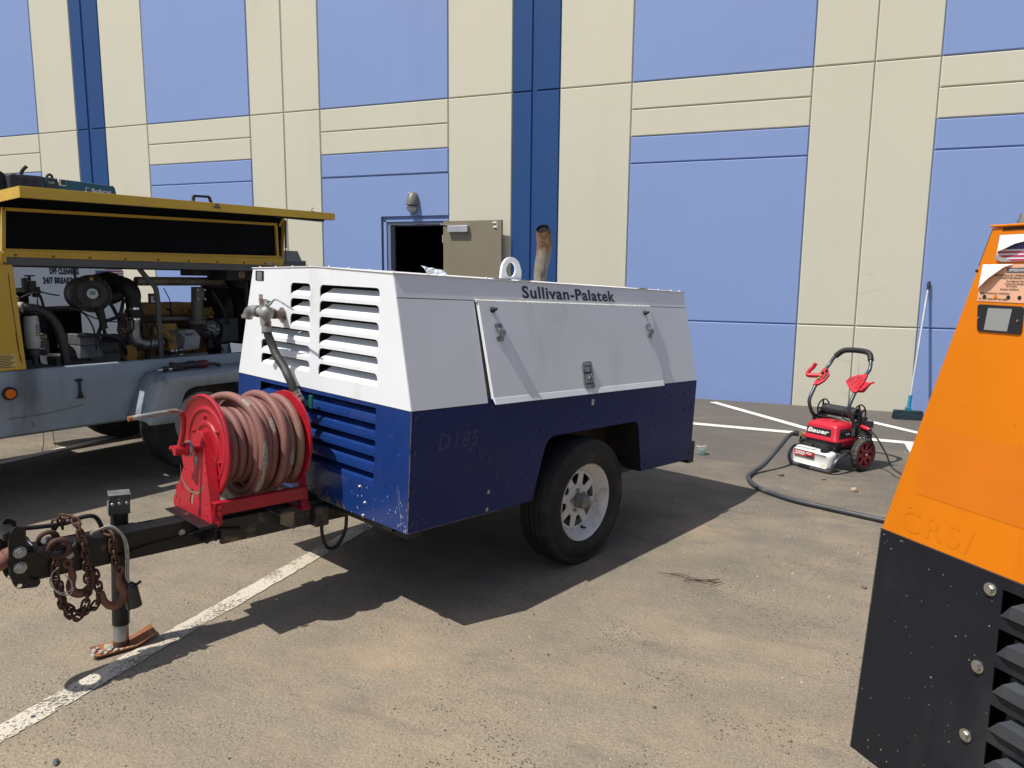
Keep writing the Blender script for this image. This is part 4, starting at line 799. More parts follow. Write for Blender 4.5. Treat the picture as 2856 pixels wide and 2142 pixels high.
# shackle-like hook loops by the coupler
b=MB(); b.tube(smooth_path([(-1.165,TY+0.02,0.040),(-1.170,TY-0.03,0.040),(-1.150,yN-0.006,0.018),(-1.11,yN-0.012,-0.002),(-1.075,yN-0.006,0.0),(-1.06,TY-0.03,0.020)],6),0.0095,9); b.tube(smooth_path([(-1.02,TY-0.03,0.020),(-1.03,yN,0.012),(-1.05,yN,-0.010)],5),0.0085,9); b.build('safety_latch_loop',black_metal,tr)
b=MB(); b.lathe([(0.030+0.0085*math.cos(a),0.0085*math.sin(a)) for a in [2*math.pi*i/9 for i in range(10)]],(-1.105,TY-0.02,0.035),(0.1,1,0.3),20); b.lathe([(0.031+0.0095*math.cos(a),0.0095*math.sin(a)) for a in [2*math.pi*i/9 for i in range(10)]],(-1.085,yN-0.004,0.012),(0.25,1,0),20); b.build('shackle_ring',rust_metal,tr,angle=60)
b=MB(); b.cyl((-1.13,TY-0.06,0.045),(-1.10,TY-0.01,0.035),0.009,n=10); b.build('shackle_pin',galv,tr)
# loose wires and plug
for k in range(3):
    o_=0.004*k; b=MB(); b.tube(smooth_path([(-0.965,TY-0.02,0.022+o_),(-0.915,TY-0.050-o_,0.048+o_),(-0.885,TY-0.066-o_,0.030+o_),(-0.866+o_,TY-0.072-o_,-0.010),(-0.860+o_,TY-0.074-o_,-0.08),(-0.862+o_*1.5,TY-0.074,-0.15),(-0.846,TY-0.074,-0.19)],7),0.0021,6); b.build('trailer_wire',wire_grey,tr)
b=MB(); b.tube(smooth_path([(-1.09,yN-0.012,-0.055),(-1.115,yN-0.018,-0.075),(-1.120,yN-0.02,-0.11),(-1.09,yN-0.02,-0.148),(-1.055,yN-0.018,-0.150),(-1.052,yN-0.016,-0.120),(-1.07,yN-0.014,-0.09)],7),0.0022,6); b.tube(smooth_path([(-1.12,yN-0.02,-0.09),(-1.10,yN-0.02,-0.145),(-1.06,yN-0.02,-0.165),(-1.045,yN-0.018,-0.14)],7),0.0022,6); b.build('trailer_wire',wire_grey,tr)
b=MB(); pm=Matrix.Translation((-0.838,TY-0.076,-0.235))@Matrix.Rotation(R(-10),4,'Y'); b.cyl(pm@V(0,0,-0.045),pm@V(0,0,0.042),0.027,0.024,n=18); b.cyl(pm@V(0,0,0.042),pm@V(-0.002,0,0.054),0.020,0.012,n=14); b.cyl(pm@V(0.018,0,0.036),pm@V(0.040,0,0.044),0.006,n=8); b.box(-0.029,-0.02,-0.012,0.012,-0.05,0.03,pm); b.build('trailer_plug',black_plastic,tr,bevel=0.0015)
# ================================================================== HOSE REEL ON THE TONGUE
rl=thing('hose_reel','red steel hose reel wound with faded pink air hose on the compressor tongue','hose reel',TRM)
RC=V(0,0.712,0.300)
def disc(x,R0,s_,name='reel_flange'):
    # pressed flange with a rolled rim and two swages; s_ is the side that faces out
    prof=[(0.045,0.0),(0.085,0.0),(0.092,0.006),(0.104,0.006),(0.110,0.0),(0.150,0.001),(0.157,0.008),(0.166,0.008),(0.172,0.003),(R0-0.016,0.010),(R0-0.006,0.018),(R0,0.014),(R0-0.001,0.004),(R0-0.010,0.004),(R0-0.020,0.004),(0.172,-0.001),(0.110,-0.004),(0.045,-0.004)]
    b=MB(); b.lathe([(r,h*s_) for r,h in prof],V(x,RC.y,RC.z),(1,0,0),72); f=b.build(name,red_paint,rl,angle=40)
    bt=bolt_mesh(red_paint,0.009,0.010)
    for i in range(6):
        a=2*math.pi*i/6+0.4; o=bpy.data.objects.new('flange_bolt',bt); COL.objects.link(o); o.parent=f; o.matrix_local=aim((x+0.001*s_,RC.y+0.125*math.cos(a),RC.z+0.125*math.sin(a)),(s_,0,0))
    return f
disc(-0.505,0.222,-1); disc(-0.148,0.214,1)
b=MB(); b.cyl((-0.50,RC.y,RC.z),(-0.15,RC.y,RC.z),0.125,n=40); b.build('reel_drum',red_paint,rl)
b=MB(); b.cyl((-0.60,RC.y,RC.z),(-0.07,RC.y,RC.z),0.016,n=16); b.cyl((-0.60,RC.y,RC.z),(-0.585,RC.y,RC.z),0.028,n=20); b.cyl((-0.545,RC.y,RC.z),(-0.525,RC.y,RC.z),0.030,n=20); b.cyl((-0.54,RC.y,RC.z),(-0.50,RC.y,RC.z),0.044,n=8); b.build('reel_shaft',red_paint,rl,angle=35)
b=MB(); b.cyl((-0.588,RC.y,RC.z),(-0.576,RC.y,RC.z),0.033,n=24); b.build('shaft_bearing',worn_iron,rl,angle=35)
# wound hose: a lower layer, a slack upper layer and one turn lying slantwise over them
def wind(x0,x1,turns,rad,seed,sag=0.0,wob=0.004,a0=0.0):
    rg=random.Random(seed); pts=[]; N=int(turns*36); ph=[rg.uniform(0,6.28) for _ in range(4)]
    for i in range(N+1):
        t=i/N; a=a0+2*math.pi*turns*t
        fr_=turns*t; stepx=(math.floor(fr_)+ (lambda u:u*u*(3-2*u))(fr_-math.floor(fr_)))/turns
        x=x0+(x1-x0)*stepx+wob*math.sin(a*0.5+ph[0])+wob*0.7*math.sin(a*0.33+ph[1])
        r=rad+0.004*math.sin(a*0.41+ph[2])+0.003*math.sin(a*1.3+ph[3]); low=max(0,-math.sin(a))
        pts.append(V(x,RC.y+r*math.cos(a),RC.z+r*math.sin(a)-sag*low))
    return pts
HR=0.0185
hz=MB(); hz.tube(wind(-0.480,-0.172,7.9,0.146,3,0.004,0.001),HR,10); hz.build('wound_hose',hose_mat,rl,angle=70)
hz=MB(); up1=wind(-0.385,-0.172,5.6,0.181,11,0.020,0.004,a0=0.3); hz.tube(up1,HR,12); hz.build('wound_hose',hose_mat,rl,angle=70)
cr=[]
for i in range(70):
    t=i/69; a=R(150)-R(395)*t; x=-0.480+0.205*(t**0.9)+0.035*math.sin(t*6); r=0.196+0.010*math.sin(t*3.1)+0.014*math.sin(math.pi*min(1,t*1.3)); cr.append(V(x,RC.y-r*math.cos(a)*1.0,RC.z+r*math.sin(a)-0.016*max(0,-math.sin(a))))
hz=MB(); hz.tube(cr,HR,12); hz.build('wound_hose',hose_mat,rl,angle=70,label='slack turn of hose lying slantwise over the others')
cr2=[]
for i in range(60):
    t=i/59; a=R(120)-R(330)*t; x=-0.30+0.085*t+0.02*math.sin(t*5+1); r=0.204+0.006*math.sin(t*4); cr2.append(V(x,RC.y-r*math.cos(a),RC.z+r*math.sin(a)-0.018*max(0,-math.sin(a))))
hz=MB(); hz.tube(cr2,HR,12); hz.build('wound_hose',hose_mat,rl,angle=70)
# scuffed patches where the braid shows
def patch(P,i,ln,side):
    b=MB(); seg=P[i:i+ln]; c=V(0,RC.y,RC.z); rows=[]
    for k,p in enumerate(seg):
        tdir=(P[min(i+k+1,len(P)-1)]-P[i+k-1]).normalized(); out=(p-V(p.x,RC.y,RC.z)).normalized(); out=(out+side*tdir.cross(out)).normalized(); w=tdir.cross(out)
        half=0.75*math.sin(math.pi*(k+0.5)/len(seg))*random.uniform(0.75,1.1)
        rows.append([p+(out*math.cos(f*half)+w*math.sin(f*half))*(HR+0.0009) for f in (-1,-0.5,0,0.5,1)])
    b.add([q for r_ in rows for q in r_],[(k*5+j,k*5+j+1,(k+1)*5+j+1,(k+1)*5+j) for k in range(len(rows)-1) for j in range(4)]); b.build('braid_patch',braid_mat,rl,angle=60)
for i,l_ in ((24,7),(30,6),(36,4),(15,3)): patch(cr,i,l_,0.15)
for i in (84,160): patch(up1,i,3,-0.1)
# front stand: pressed channel with slots, holes and a drop-shaped mark
SX=-0.572
o_=rounded([(0.522,0.012),(0.560,-0.004),(0.620,-0.006),(0.800,0.006),(0.855,0.008),(0.892,0.030),(0.760,0.330),(0.735,0.368),(0.690,0.368),(0.660,0.330),(0.530,0.045)],[0.02,0.015,0.02,0.02,0.015,0.03,0.03,0.03,0.03,0.03,0.02],4)
hl=[circ(0.71,0.30,0.022,18),rounded([(0.708,0.060),(0.732,0.060),(0.732,0.125),(0.708,0.125)],0.0118,5)]
for y,z in ((0.63,0.25),(0.80,0.19),(0.60,0.17),(0.83,0.13),(0.585,0.09),(0.86,0.06),(0.57,0.045),(0.655,0.29),(0.775,0.25),(0.615,0.21),(0.64,0.03),(0.78,0.285)): hl.append(circ(y,z,0.0042,8))
for y,z in ((0.815,0.115),(0.83,0.045),(0.655,0.105),(0.648,0.045)): hl.append(rect(y-0.0022,z-0.016,y+0.0022,z+0.018))
# shear so the top leans in towards the drum
stn=plate('reel_stand',o_,hl,0.005,(SX,0,0),V(0,1,0),V(0.09,0,1),red_paint,rl,bevel=0.001,label='red pressed front stand with slots and punched holes')
fl=MB()
edge=[(0.524,0.020),(0.532,0.050),(0.662,0.332),(0.690,0.368),(0.735,0.368),(0.760,0.332),(0.890,0.035),(0.884,0.020)]
ins=[(0.528,0.022),(0.536,0.052),(0.664,0.330),(0.691,0.364),(0.734,0.364),(0.757,0.330),(0.886,0.037),(0.880,0.022)]
def SP_(y,z,d): return V(SX+0.09*z+d,y,z)
r4=[[SP_(y,z,0.002) for y,z in edge],[SP_(y,z,0.042) for y,z in edge],[SP_(y,z,0.042) for y,z in ins],[SP_(y,z,0.002) for y,z in ins]]
n8=len(edge); fl.add([p for r_ in r4 for p in r_],[(k*n8+j,k*n8+j+1,((k+1)%4)*n8+j+1,((k+1)%4)*n8+j) for k in range(4) for j in range(n8-1)]+[(0,n8,2*n8,3*n8),(n8-1,2*n8-1,3*n8-1,4*n8-1)])
fl.build('stand_flange',red_paint,stn,bevel=0.002,angle=40)
b=MB(); a_=[(0.845+0.0,0.205),(0.835,0.17),(0.805,0.142),(0.765,0.124),(0.72,0.118),(0.67,0.124),(0.635,0.145),(0.615,0.172)]
L1=[SP_(y,z,-0.0032) for y,z in a_]; L2=[SP_(y+0.000,z-0.013+0.002*math.sin(i*2),-0.0032) for i,(y,z) in enumerate(a_)]; b.add(L1+L2,[(i,i+1,8+i+1,8+i) for i in range(7)]); b.build('worn_arc_mark',mat('worn_arc_mark',(0.17,0.105,0.06),0.7,layers=(((0.42,0.02,0.02),50,0.56,0.64,4),)),stn,angle=0)
b=MB(); b.add([SP_(0.690,0.262,-0.0032),SP_(0.728,0.262,-0.0032),SP_(0.716,0.235,-0.0032),SP_(0.709,0.205,-0.0032),SP_(0.702,0.235,-0.0032)],[(0,1,2,3,4)]); b.build('bare_metal_mark',worn_iron,stn,angle=0)
copies(bolt_mesh(red_paint,0.010,0.008),'stand_bolt',stn,[aim((-0.540,0.520,0.085),(0,-1,0)),aim((-0.540,0.520,0.062),(0,-1,0)),aim((-0.548,0.522,0.020),(0,-1,0))])
# rear stand and the two base rails
for y in (0.535,0.885):
    b=MB(); b.hexa([V(-0.158,y-0.006,0.002),V(-0.122,y-0.006,0.002),V(-0.122,y+0.006,0.002),V(-0.158,y+0.006,0.002),V(-0.130,RC.y+(y-RC.y)*0.25-0.008,RC.z+0.02),V(-0.096,RC.y+(y-RC.y)*0.25-0.008,RC.z+0.02),V(-0.096,RC.y+(y-RC.y)*0.25+0.008,RC.z+0.02),V(-0.130,RC.y+(y-RC.y)*0.25+0.008,RC.z+0.02)]); b.build('rear_leg',red_paint,rl,bevel=0.003,angle=0)
    b=MB(); b.box(-0.560,-0.132,y-0.004,y+0.004,0.052,0.104); b.box(-0.560,-0.132,min(y,y+0.03*(1 if y<0.7 else -1)),max(y,y+0.03*(1 if y<0.7 else -1)),0.100,0.105); b.build('base_rail',red_paint,rl,bevel=0.0015,angle=0)
for q_ in ((-0.160,-0.118,0.529,0.891,0.0005,0.010),(-0.57,-0.52,0.53,0.88,0.0245,0.031),(-0.122,-0.116,0.64,0.78,0.24,0.34)):
    b=MB(); b.box(*q_); b.build('base_strap',red_paint,rl,bevel=0.002,angle=0)
# crank: boss, red arm, bare rolled handle
b=MB(); b.cyl((-0.590,RC.y,RC.z),(-0.640,RC.y+0.004,RC.z-0.002),0.021,n=18); b.cyl((-0.632,RC.y+0.015,RC.z),(-0.632,RC.y+0.048,RC.z+0.002),0.007,n=8); b.cyl((-0.632,RC.y+0.036,RC.z),(-0.632,RC.y+0.044,RC.z+0.001),0.012,n=6)
b.tube(smooth_path([(-0.618,RC.y+0.002,RC.z+0.01),(-0.610,RC.y-0.010,RC.z+0.07),(-0.612,RC.y-0.018,RC.z+0.135),(-0.628,RC.y-0.020,RC.z+0.158)],6),0.0115,12); ck=b.build('crank',red_paint,rl,angle=45)
b=MB(); b.tube(smooth_path([(-0.626,RC.y-0.020,RC.z+0.155),(-0.645,RC.y-0.018,RC.z+0.165),(-0.70,RC.y-0.010,RC.z+0.160),(-0.80,RC.y+0.0,RC.z+0.148)],6),0.0098,12); b.build('crank_handle',worn_iron,ck,angle=50)
b=MB(); b.cyl((-0.80,RC.y,RC.z+0.148),(-0.816,RC.y+0.001,RC.z+0.146),0.0100,n=12); b.build('handle_tip',orange_rust,ck)
# ================================================================== YELLOW AND GREY COMPRESSOR, LID UP
YM=frame((-4.3626,4.2391,0.0),R(76.866),R(0.6),0)
yl=thing('large_air_compressor','big yellow and blue grey towable compressor with its side lid raised and engine showing','air compressor',YM)
YW=1.62
# tub: folded side sheet with a rolled top edge and a crease
b=MB()
for x0,x1 in ((-2.3,1.52),):
    pr=[(0.02,0.454),(0.0,0.47),(0.0,0.60),(-0.006,0.62),(-0.006,0.862),(0.0,0.876),(0.03,0.880),(0.06,0.876),(0.06,0.83)]
    b.add([(x0,y,z) for y,z in pr]+[(x1,y,z) for y,z in pr],[(i,i+1,9+i+1,9+i) for i in range(8)])
b.build('tub_side',grey_paint,yl,angle=30,label='long blue grey tub side, scuffed and streaked')
b=MB(); b.box(-2.3,1.52,YW-0.03,YW,0.454,0.878); b.box(-2.32,-2.3,0,YW,0.454,0.878); b.box(1.50,1.52,0,YW,0.454,0.878); b.build('tub_side',grey_paint,yl,angle=0)
b=MB(); b.box(-2.3,-0.46,0.03,YW-0.03,0.456,0.470); b.box(0.55,1.5,0.03,YW-0.03,0.456,0.470); b.box(-0.46,0.55,0.30,YW-0.30,0.456,0.470); b.box(-0.46,0.55,0.02,YW-0.02,0.83,0.835) if False else None; b.build('tub_floor',inner_black,yl,angle=0)
b=MB(); b.box(-2.2,1.5,0.28,0.36,0.40,0.47); b.box(-2.2,1.5,YW-0.36,YW-0.28,0.40,0.47); b.box(-3.4,-2.2,YW/2-0.06,YW/2+0.06,0.42,0.54); b.build('chassis_rail',dark_grey,yl,angle=0)
b=MB(); b.tube(smooth_path([(-1.19,-0.0075,0.575),(-1.02,-0.0075,0.580),(-0.92,-0.0075,0.585),(-0.80,-0.0075,0.600),(-0.72,-0.0075,0.612)],5),0.0012,4); b.tube([(-1.05,-0.002,0.50),(-1.04,-0.002,0.52),(-1.055,-0.002,0.54)],0.0014,4); b.build('scratch_mark',ink,yl)
# fender over the near wheel
ft=[(-0.440,0.470),(-0.425,0.500),(-0.330,0.735),(-0.285,0.775),(-0.20,0.788),(0.48,0.786),(0.56,0.760),(0.66,0.52),(0.67,0.49)]
def fender(ysgn,y0,y1):
    b=MB(); P=[]; out=ft; inn=[(-0.225,0.445),(-0.215,0.49),(-0.150,0.648),(-0.115,0.676),(-0.06,0.688),(0.40,0.688),(0.45,0.665),(0.52,0.50),(0.53,0.46)]
    ya=y0; yb=y1; n=len(out)
    # top skin from the tub to the outer edge, then the down-turned outer lip
    sk=[[V(x,ya,z+0.014) for x,z in out],[V(x*0.985,yb+0.04*(-1 if yb>ya else 1)*-1*0+ (0.035 if yb<ya else -0.035),z+0.004) for x,z in out],[V(x*0.965,yb,z-0.020) for x,z in out],[V(x*0.9+0.0,yb,z-0.095 if 1<i<7 else z-0.01) for i,(x,z) in enumerate(out)]]
    sk[3]=[V(x,yb,z) for x,z in inn]
    b.add([p for r_ in sk for p in r_],[(k*n+j,k*n+j+1,(k+1)*n+j+1,(k+1)*n+j) for k in range(3) for j in range(n-1)])
    o=b.build('fender',grey_fender,yl,angle=40); s=o.modifiers.new('thick','SOLIDIFY'); s.thickness=0.006; s.offset=-1; return o
fender(-1,-0.004,-0.275); fender(1,YW+0.004,YW+0.275)
fp=MB(); fp.hexa([V(-0.444,-0.275,0.470),V(-0.250,-0.275,0.440),V(-0.250,-0.01,0.440),V(-0.444,-0.01,0.470),V(-0.442,-0.275,0.478),V(-0.252,-0.275,0.448),V(-0.252,-0.01,0.448),V(-0.442,-0.01,0.478)])
def big_wheel(c,side,R0=0.395,nm='wheel'):
    wh=holder(nm,yl); wh.matrix_local=aim(c,(0,side,0)); put('tyre',tyre_mesh(R0,0.212,0.235,tyre_mat,84,5,0.010),wh)
    b=MB(); b.lathe([(0.212,-0.085),(0.224,-0.090),(0.224,-0.080),(0.205,-0.07),(0.198,0.0),(0.206,0.065),(0.222,0.078),(0.224,0.088),(0.218,0.092),(0.206,0.078),(0.193,0.05),(0.17,0.02),(0.12,0.03),(0.09,0.045),(0.05,0.045),(0.045,0.08),(0.0,0.085)],(0,0,0),(0,0,1),48); b.build('rim',rim_grey,wh,angle=45)
    nut=MB(); nut.cyl((0,0,0),(0,0,0.02),0.013,n=6); copies(nut.mesh('lug_nut',zinc_bolt,30),'lug_nut',wh,[Matrix.Translation((0.075*math.cos(2*math.pi*i/6),0.075*math.sin(2*math.pi*i/6),0.044)) for i in range(6)])
big_wheel((0.075,-0.030,0.398),-1); big_wheel((0.355,1.62,0.385),1,0.385)
b=MB(); b.cyl((0.2,0.05,0.40),(0.25,1.57,0.40),0.04,n=10); b.build('axle',dark_grey,yl)
for xa_,xb_,zb_ in ((-0.985,-0.998,0.33),(-0.925,-0.915,0.35)):
    b=MB(); b.tube(smooth_path([(xa_,0.01,0.470),(xa_+0.003,0.01,0.41),(xb_,0.01,zb_)],4),0.0022,5); b.build('hanging_wire',rubber,yl)
# marker lamp and rubber latch on the tub
b=MB(); b.cyl((-1.168,-0.006,0.737),(-1.168,-0.026,0.737),0.043,0.040,n=32); ml=b.build('marker_lamp',rubber,yl,bevel=0.002)
b=MB(); b.cyl((-1.168,-0.02,0.737),(-1.168,-0.030,0.737),0.031,0.029,n=28); b.cyl((-1.168,-0.03,0.737),(-1.168,-0.0325,0.737),0.008,n=12); b.build('lamp_lens',lens_orange,ml,angle=40)
b=MB(); b.box(-0.764,-0.736,-0.022,-0.006,0.768,0.790); b.box(-0.756,-0.742,-0.024,-0.010,0.700,0.775); b.hexa([V(-0.760,-0.030,0.672),V(-0.735,-0.030,0.672),V(-0.735,-0.008,0.672),V(-0.760,-0.008,0.672),V(-0.756,-0.028,0.702),V(-0.739,-0.028,0.702),V(-0.739,-0.008,0.702),V(-0.756,-0.008,0.702)]); b.cyl((-0.748,-0.016,0.660),(-0.748,-0.016,0.674),0.026,0.012,n=14); b.cyl((-0.775,-0.010,0.782),(-0.725,-0.010,0.782),0.0065,n=10); b.build('rubber_latch',rubber,yl,bevel=0.003)
# yellow panel at the near end of the bay with its label
b=MB(); b.hexa([V(-2.3,0.0,0.880),V(-1.055,0.0,0.880),V(-1.055,0.05,0.880),V(-2.3,0.05,0.880),V(-2.3,0.0,1.542),V(-1.090,0.0,1.542),V(-1.090,0.05,1.542),V(-2.3,0.05,1.542)]); b.build('corner_panel',yellow_paint,yl,bevel=0.006,angle=0,label='yellow corner panel with creased edge')
b=MB(); b.tube(smooth_path([(-1.120,-0.0015,1.49),(-1.112,-0.0015,1.30),(-1.098,-0.0015,1.10),(-1.088,-0.0015,0.93)],6),0.0016,4); b.tube(smooth_path([(-1.105,-0.0015,1.12),(-1.096,-0.0015,1.02),(-1.078,-0.0015,0.92)],5),0.0012,4); b.build('panel_crease',inner_black,yl)
b=MB(); b.box(-1.28,-1.110,-0.003,-0.0005,0.895,0.985); b.build('warning_label',mat('label_yellow',(0.55,0.42,0.13),0.5),yl,angle=0)
for k in range(8):
    b=MB(); b.box(-1.275,-1.120-0.012*((k*5)%3),-0.0036,-0.0031,0.900+k*0.0103,0.9045+k*0.0103); b.build('label_print',ink,yl,angle=0)
b=MB(); b.box(-2.3,-1.12,-0.0,0.04,1.552,1.60); b.box(-1.16,-1.145,-0.01,0.03,1.54,1.60); b.build('hinge_post',yellow_paint,yl,bevel=0.003,angle=0)
b=MB(); b.box(-2.306,-2.298,0.0,YW,0.880,1.600); b.build('end_panel',yellow_paint,yl,bevel=0.004,angle=0)
b=MB(); b.box(-2.3,-1.2,YW-0.05,YW,0.88,1.60); b.build('far_panel',yellow_paint,yl,bevel=0.004,angle=0)
# roof beam and bolted yellow rail
b=MB(); b.box(-2.3,0.985,0.02,0.10,1.538,1.588); b.box(-2.3,0.985,YW-0.10,YW-0.02,1.538,1.588); b.build('roof_beam',beam_grey,yl,angle=0)
b=MB(); b.box(-2.3,0.965,0.004,0.045,1.588,1.614); b.hexa([V(-1.14,-0.004,1.606),V(0.965,-0.004,1.606),V(0.965,0.019,1.606),V(-1.14,0.019,1.606),V(-1.14,-0.004,1.626),V(0.965,-0.004,1.648),V(0.965,0.019,1.648),V(-1.14,0.019,1.626)]); b.build('lid_rail',yellow_paint,yl,bevel=0.002,angle=0)
copies(bolt_mesh(mat('rail_bolt',(0.16,0.10,0.03),0.6),0.008,0.004),'rail_bolt',yl,[aim((x,0.004,1.600),(0,-1,0)) for x in (-1.07,-0.85,-0.62,-0.38,-0.14,0.10,0.34,0.58,0.78)])
b=MB(); b.box(0.80,0.885,-0.002,0.004,1.592,1.612); b.build('hinge_leaf',galv,yl,angle=0)
b=MB(); b.box(-0.84,0.985,0.10,YW-0.02,1.592,1.606); b.box(-2.3,-1.20,0.06,YW-0.02,1.592,1.606); b.build('roof_sheet',yellow_paint,yl,angle=0)
# raised lid: inner sheet with yellow edging, overhanging flap and its lip
lid=MB(); lid.hexa([V(-1.13,0.020,1.590),V(0.965,0.020,1.590),V(0.965,0.030,1.590),V(-1.13,0.030,1.590),V(-1.13,0.020,1.955),V(0.99,0.020,1.995),V(0.99,0.030,1.995),V(-1.13,0.030,1.955)])
ld=lid.build('raised_lid',mat('lid_lining',(0.004,0.0045,0.007),0.75,var=0.2,vs=2,spec=0.12),yl,angle=0,label='raised lid, black lining framed in yellow')
def strip(name,p,q,w,t,m,par=ld):
    p=Vector(p); q=Vector(q); w=Vector(w); t=Vector(t); b=MB(); b.hexa([p,q,q+t,p+t,p+w,q+w,q+w+t,p+w+t]); return b.build(name,m,par,bevel=0.0015,angle=0)
strip('lid_edging',(-1.125,0.0,1.868),(0.915,0.0,1.916),(0,0,0.020),(0,0.02,0),yellow_paint)
strip('lid_edging',(-1.140,0.0,1.622),(0.945,0.0,1.650),(0,0,0.016),(0,0.02,0),yellow_paint)
strip('lid_edging',(-1.145,0.0,1.622),(-1.125,0.0,1.888),(0.022,0,0),(0,0.02,0),yellow_paint)
strip('lid_edging',(0.905,0.0,1.650),(0.895,0.0,1.930),(0.020,0,0),(0,0.02,0),yellow_paint)
strip('lid_end',(0.955,-0.005,1.650),(0.975,-0.005,1.990),(0.012,0,0),(0,0.055,0),yellow_paint)
strip('lid_brace',(0.925,-0.01,1.915),(0.965,-0.01,1.978),(0.016,0,-0.004),(0,0.02,0),yellow_paint)
ya,yb=0.03,-0.640
def flap(x,s): # height of the flap edge: s=0 by the hinge side, s=1 at the overhanging edge
    z0=1.955+(x+1.13)*0.0189; z1=1.952+(x+1.28)*0.0163; return z0*(1-s)+z1*s
b=MB(); X0,X1=-1.285,0.965
b.hexa([V(X0+0.10,ya,flap(X0,0)),V(X1,ya,flap(X1,0)),V(X1,yb,flap(X1,1)-0.004),V(X0,yb,flap(X0,1)-0.004),V(X0+0.10,ya,flap(X0,0)+0.006),V(X1,ya,flap(X1,0)+0.006),V(X1,yb,flap(X1,1)+0.002),V(X0,yb,flap(X0,1)+0.002)])
b.build('lid_flap_lining',MATS['lid_lining'],ld,angle=0)
b=MB(); b.hexa([V(X0+0.09,ya+0.01,flap(X0,0)+0.008),V(X1,ya+0.01,flap(X1,0)+0.008),V(X1,yb-0.002,flap(X1,1)+0.004),V(X0,yb-0.002,flap(X0,1)+0.004),V(X0+0.09,ya+0.01,flap(X0,0)+0.012),V(X1,ya+0.01,flap(X1,0)+0.012),V(X1,yb-0.002,flap(X1,1)+0.008),V(X0,yb-0.002,flap(X0,1)+0.008)]); b.build('lid_skin',yellow_paint,ld,angle=0)
b=MB(); h0,h1=0.054,0.044
b.hexa([V(X0,yb-0.006,flap(X0,1)-h0),V(X1,yb-0.006,flap(X1,1)-h1),V(X1,yb+0.0,flap(X1,1)-h1),V(X0,yb+0.0,flap(X0,1)-h0),V(X0,yb-0.006,flap(X0,1)+0.008),V(X1,yb-0.006,flap(X1,1)+0.008),V(X1,yb+0.0,flap(X1,1)+0.008),V(X0,yb+0.0,flap(X0,1)+0.008)])
b.hexa([V(X0,yb,flap(X0,1)-h0),V(X0+0.006,yb,flap(X0,1)-h0),V(X0+0.10,ya,flap(X0,0)-h0),V(X0+0.09,ya,flap(X0,0)-h0),V(X0,yb,flap(X0,1)+0.006),V(X0+0.006,yb,flap(X0,1)+0.006),V(X0+0.10,ya,flap(X0,0)+0.01),V(X0+0.09,ya,flap(X0,0)+0.01)])
b.build('lid_lip',yellow_paint,ld,bevel=0.0015,angle=0)
b=MB(); b.hexa([V(X0+0.02,yb+0.002,flap(X0,1)-h0-0.004),V(X1-0.02,yb+0.002,flap(X1,1)-h1-0.004),V(X1-0.02,yb+0.03,flap(X1,1)-h1-0.002),V(X0+0.02,yb+0.03,flap(X0,1)-h0-0.002),V(X0+0.02,yb+0.002,flap(X0,1)-h0+0.008),V(X1-0.02,yb+0.002,flap(X1,1)-h1+0.008),V(X1-0.02,yb+0.03,flap(X1,1)-h1+0.008),V(X0+0.02,yb+0.03,flap(X0,1)-h0+0.008)]); b.build('lid_seal',rubber,ld,angle=0)
b=MB(); b.box(0.44,0.87,yb+0.01,yb+0.06,1.925,1.945,None); b.build('seal_tail',rubber,ld,angle=0)
# catches standing on the lid edge
def staple(x,s=1.0):
    b=MB(); z=flap(x,1)+0.008; b.box(x-0.012,x+0.012,yb-0.008,yb+0.012,z-0.002,z+0.004); b.tube(smooth_path([(x-0.008,yb,z),(x-0.010,yb-0.002,z+0.018),(x,yb-0.004,z+0.024*s),(x+0.010,yb-0.002,z+0.018)],4),0.003,6); b.build('lid_staple',worn_iron,ld)
staple(-0.92); staple(0.745,1.1)
b=MB(); z=flap(-0.085,1); b.box(-0.105,-0.055,yb-0.012,yb-0.006,z-0.028,z-0.012); b.box(-0.092,-0.074,yb-0.016,yb-0.006,z-0.020,z+0.006); b.build('lid_keeper',mat('keeper_brown',(0.14,0.09,0.04),0.6),ld,bevel=0.002,angle=0)
# grab handle standing beyond the lid
def rod(b,p,q,r=0.016): b.cyl(p,q,r,n=8)
b=MB(); 
for p,q in (((0.335,0.30,2.02),(0.352,0.30,2.118)),((0.352,0.30,2.118),(0.486,0.30,2.124)),((0.486,0.30,2.124),(0.520,0.30,2.04))):
    p=Vector(p);q=Vector(q); d=(q-p).normalized(); n_=V(0,1,0); s_=d.cross(n_)*0.009; e=n_*0.012
    b.hexa([p-s_-e,q-s_-e,q+s_-e,p+s_-e,p-s_+e,q-s_+e,q+s_+e,p+s_+e])
b.build('lid_handle',rubber,yl,bevel=0.003,angle=0)
b=MB(); b.cyl((0.972,-0.03,1.965),(0.985,-0.012,1.735),0.010,n=10); b.cyl((0.985,-0.012,1.735),(0.992,0.0,1.612),0.005,n=8); b.build('gas_strut',mat('strut_dark',(0.06,0.05,0.045),0.5,0.3),yl)
# dark end section with a stepped box on it
b=MB(); b.box(0.985,1.50,0.05,1.10,0.88,1.595); b.build('end_canopy',dark_grey,yl,bevel=0.005,angle=0)
b=MB(); b.box(1.02,1.375,0.20,0.60,1.590,1.640); b.hexa([V(1.10,0.22,1.64),V(1.345,0.22,1.64),V(1.345,0.55,1.64),V(1.10,0.55,1.64),V(1.115,0.25,1.726),V(1.325,0.25,1.726),V(1.325,0.52,1.726),V(1.115,0.52,1.726)]); b.build('rain_cover',mat('cover_grey',(0.10,0.105,0.10),0.5),yl,bevel=0.004,angle=0)
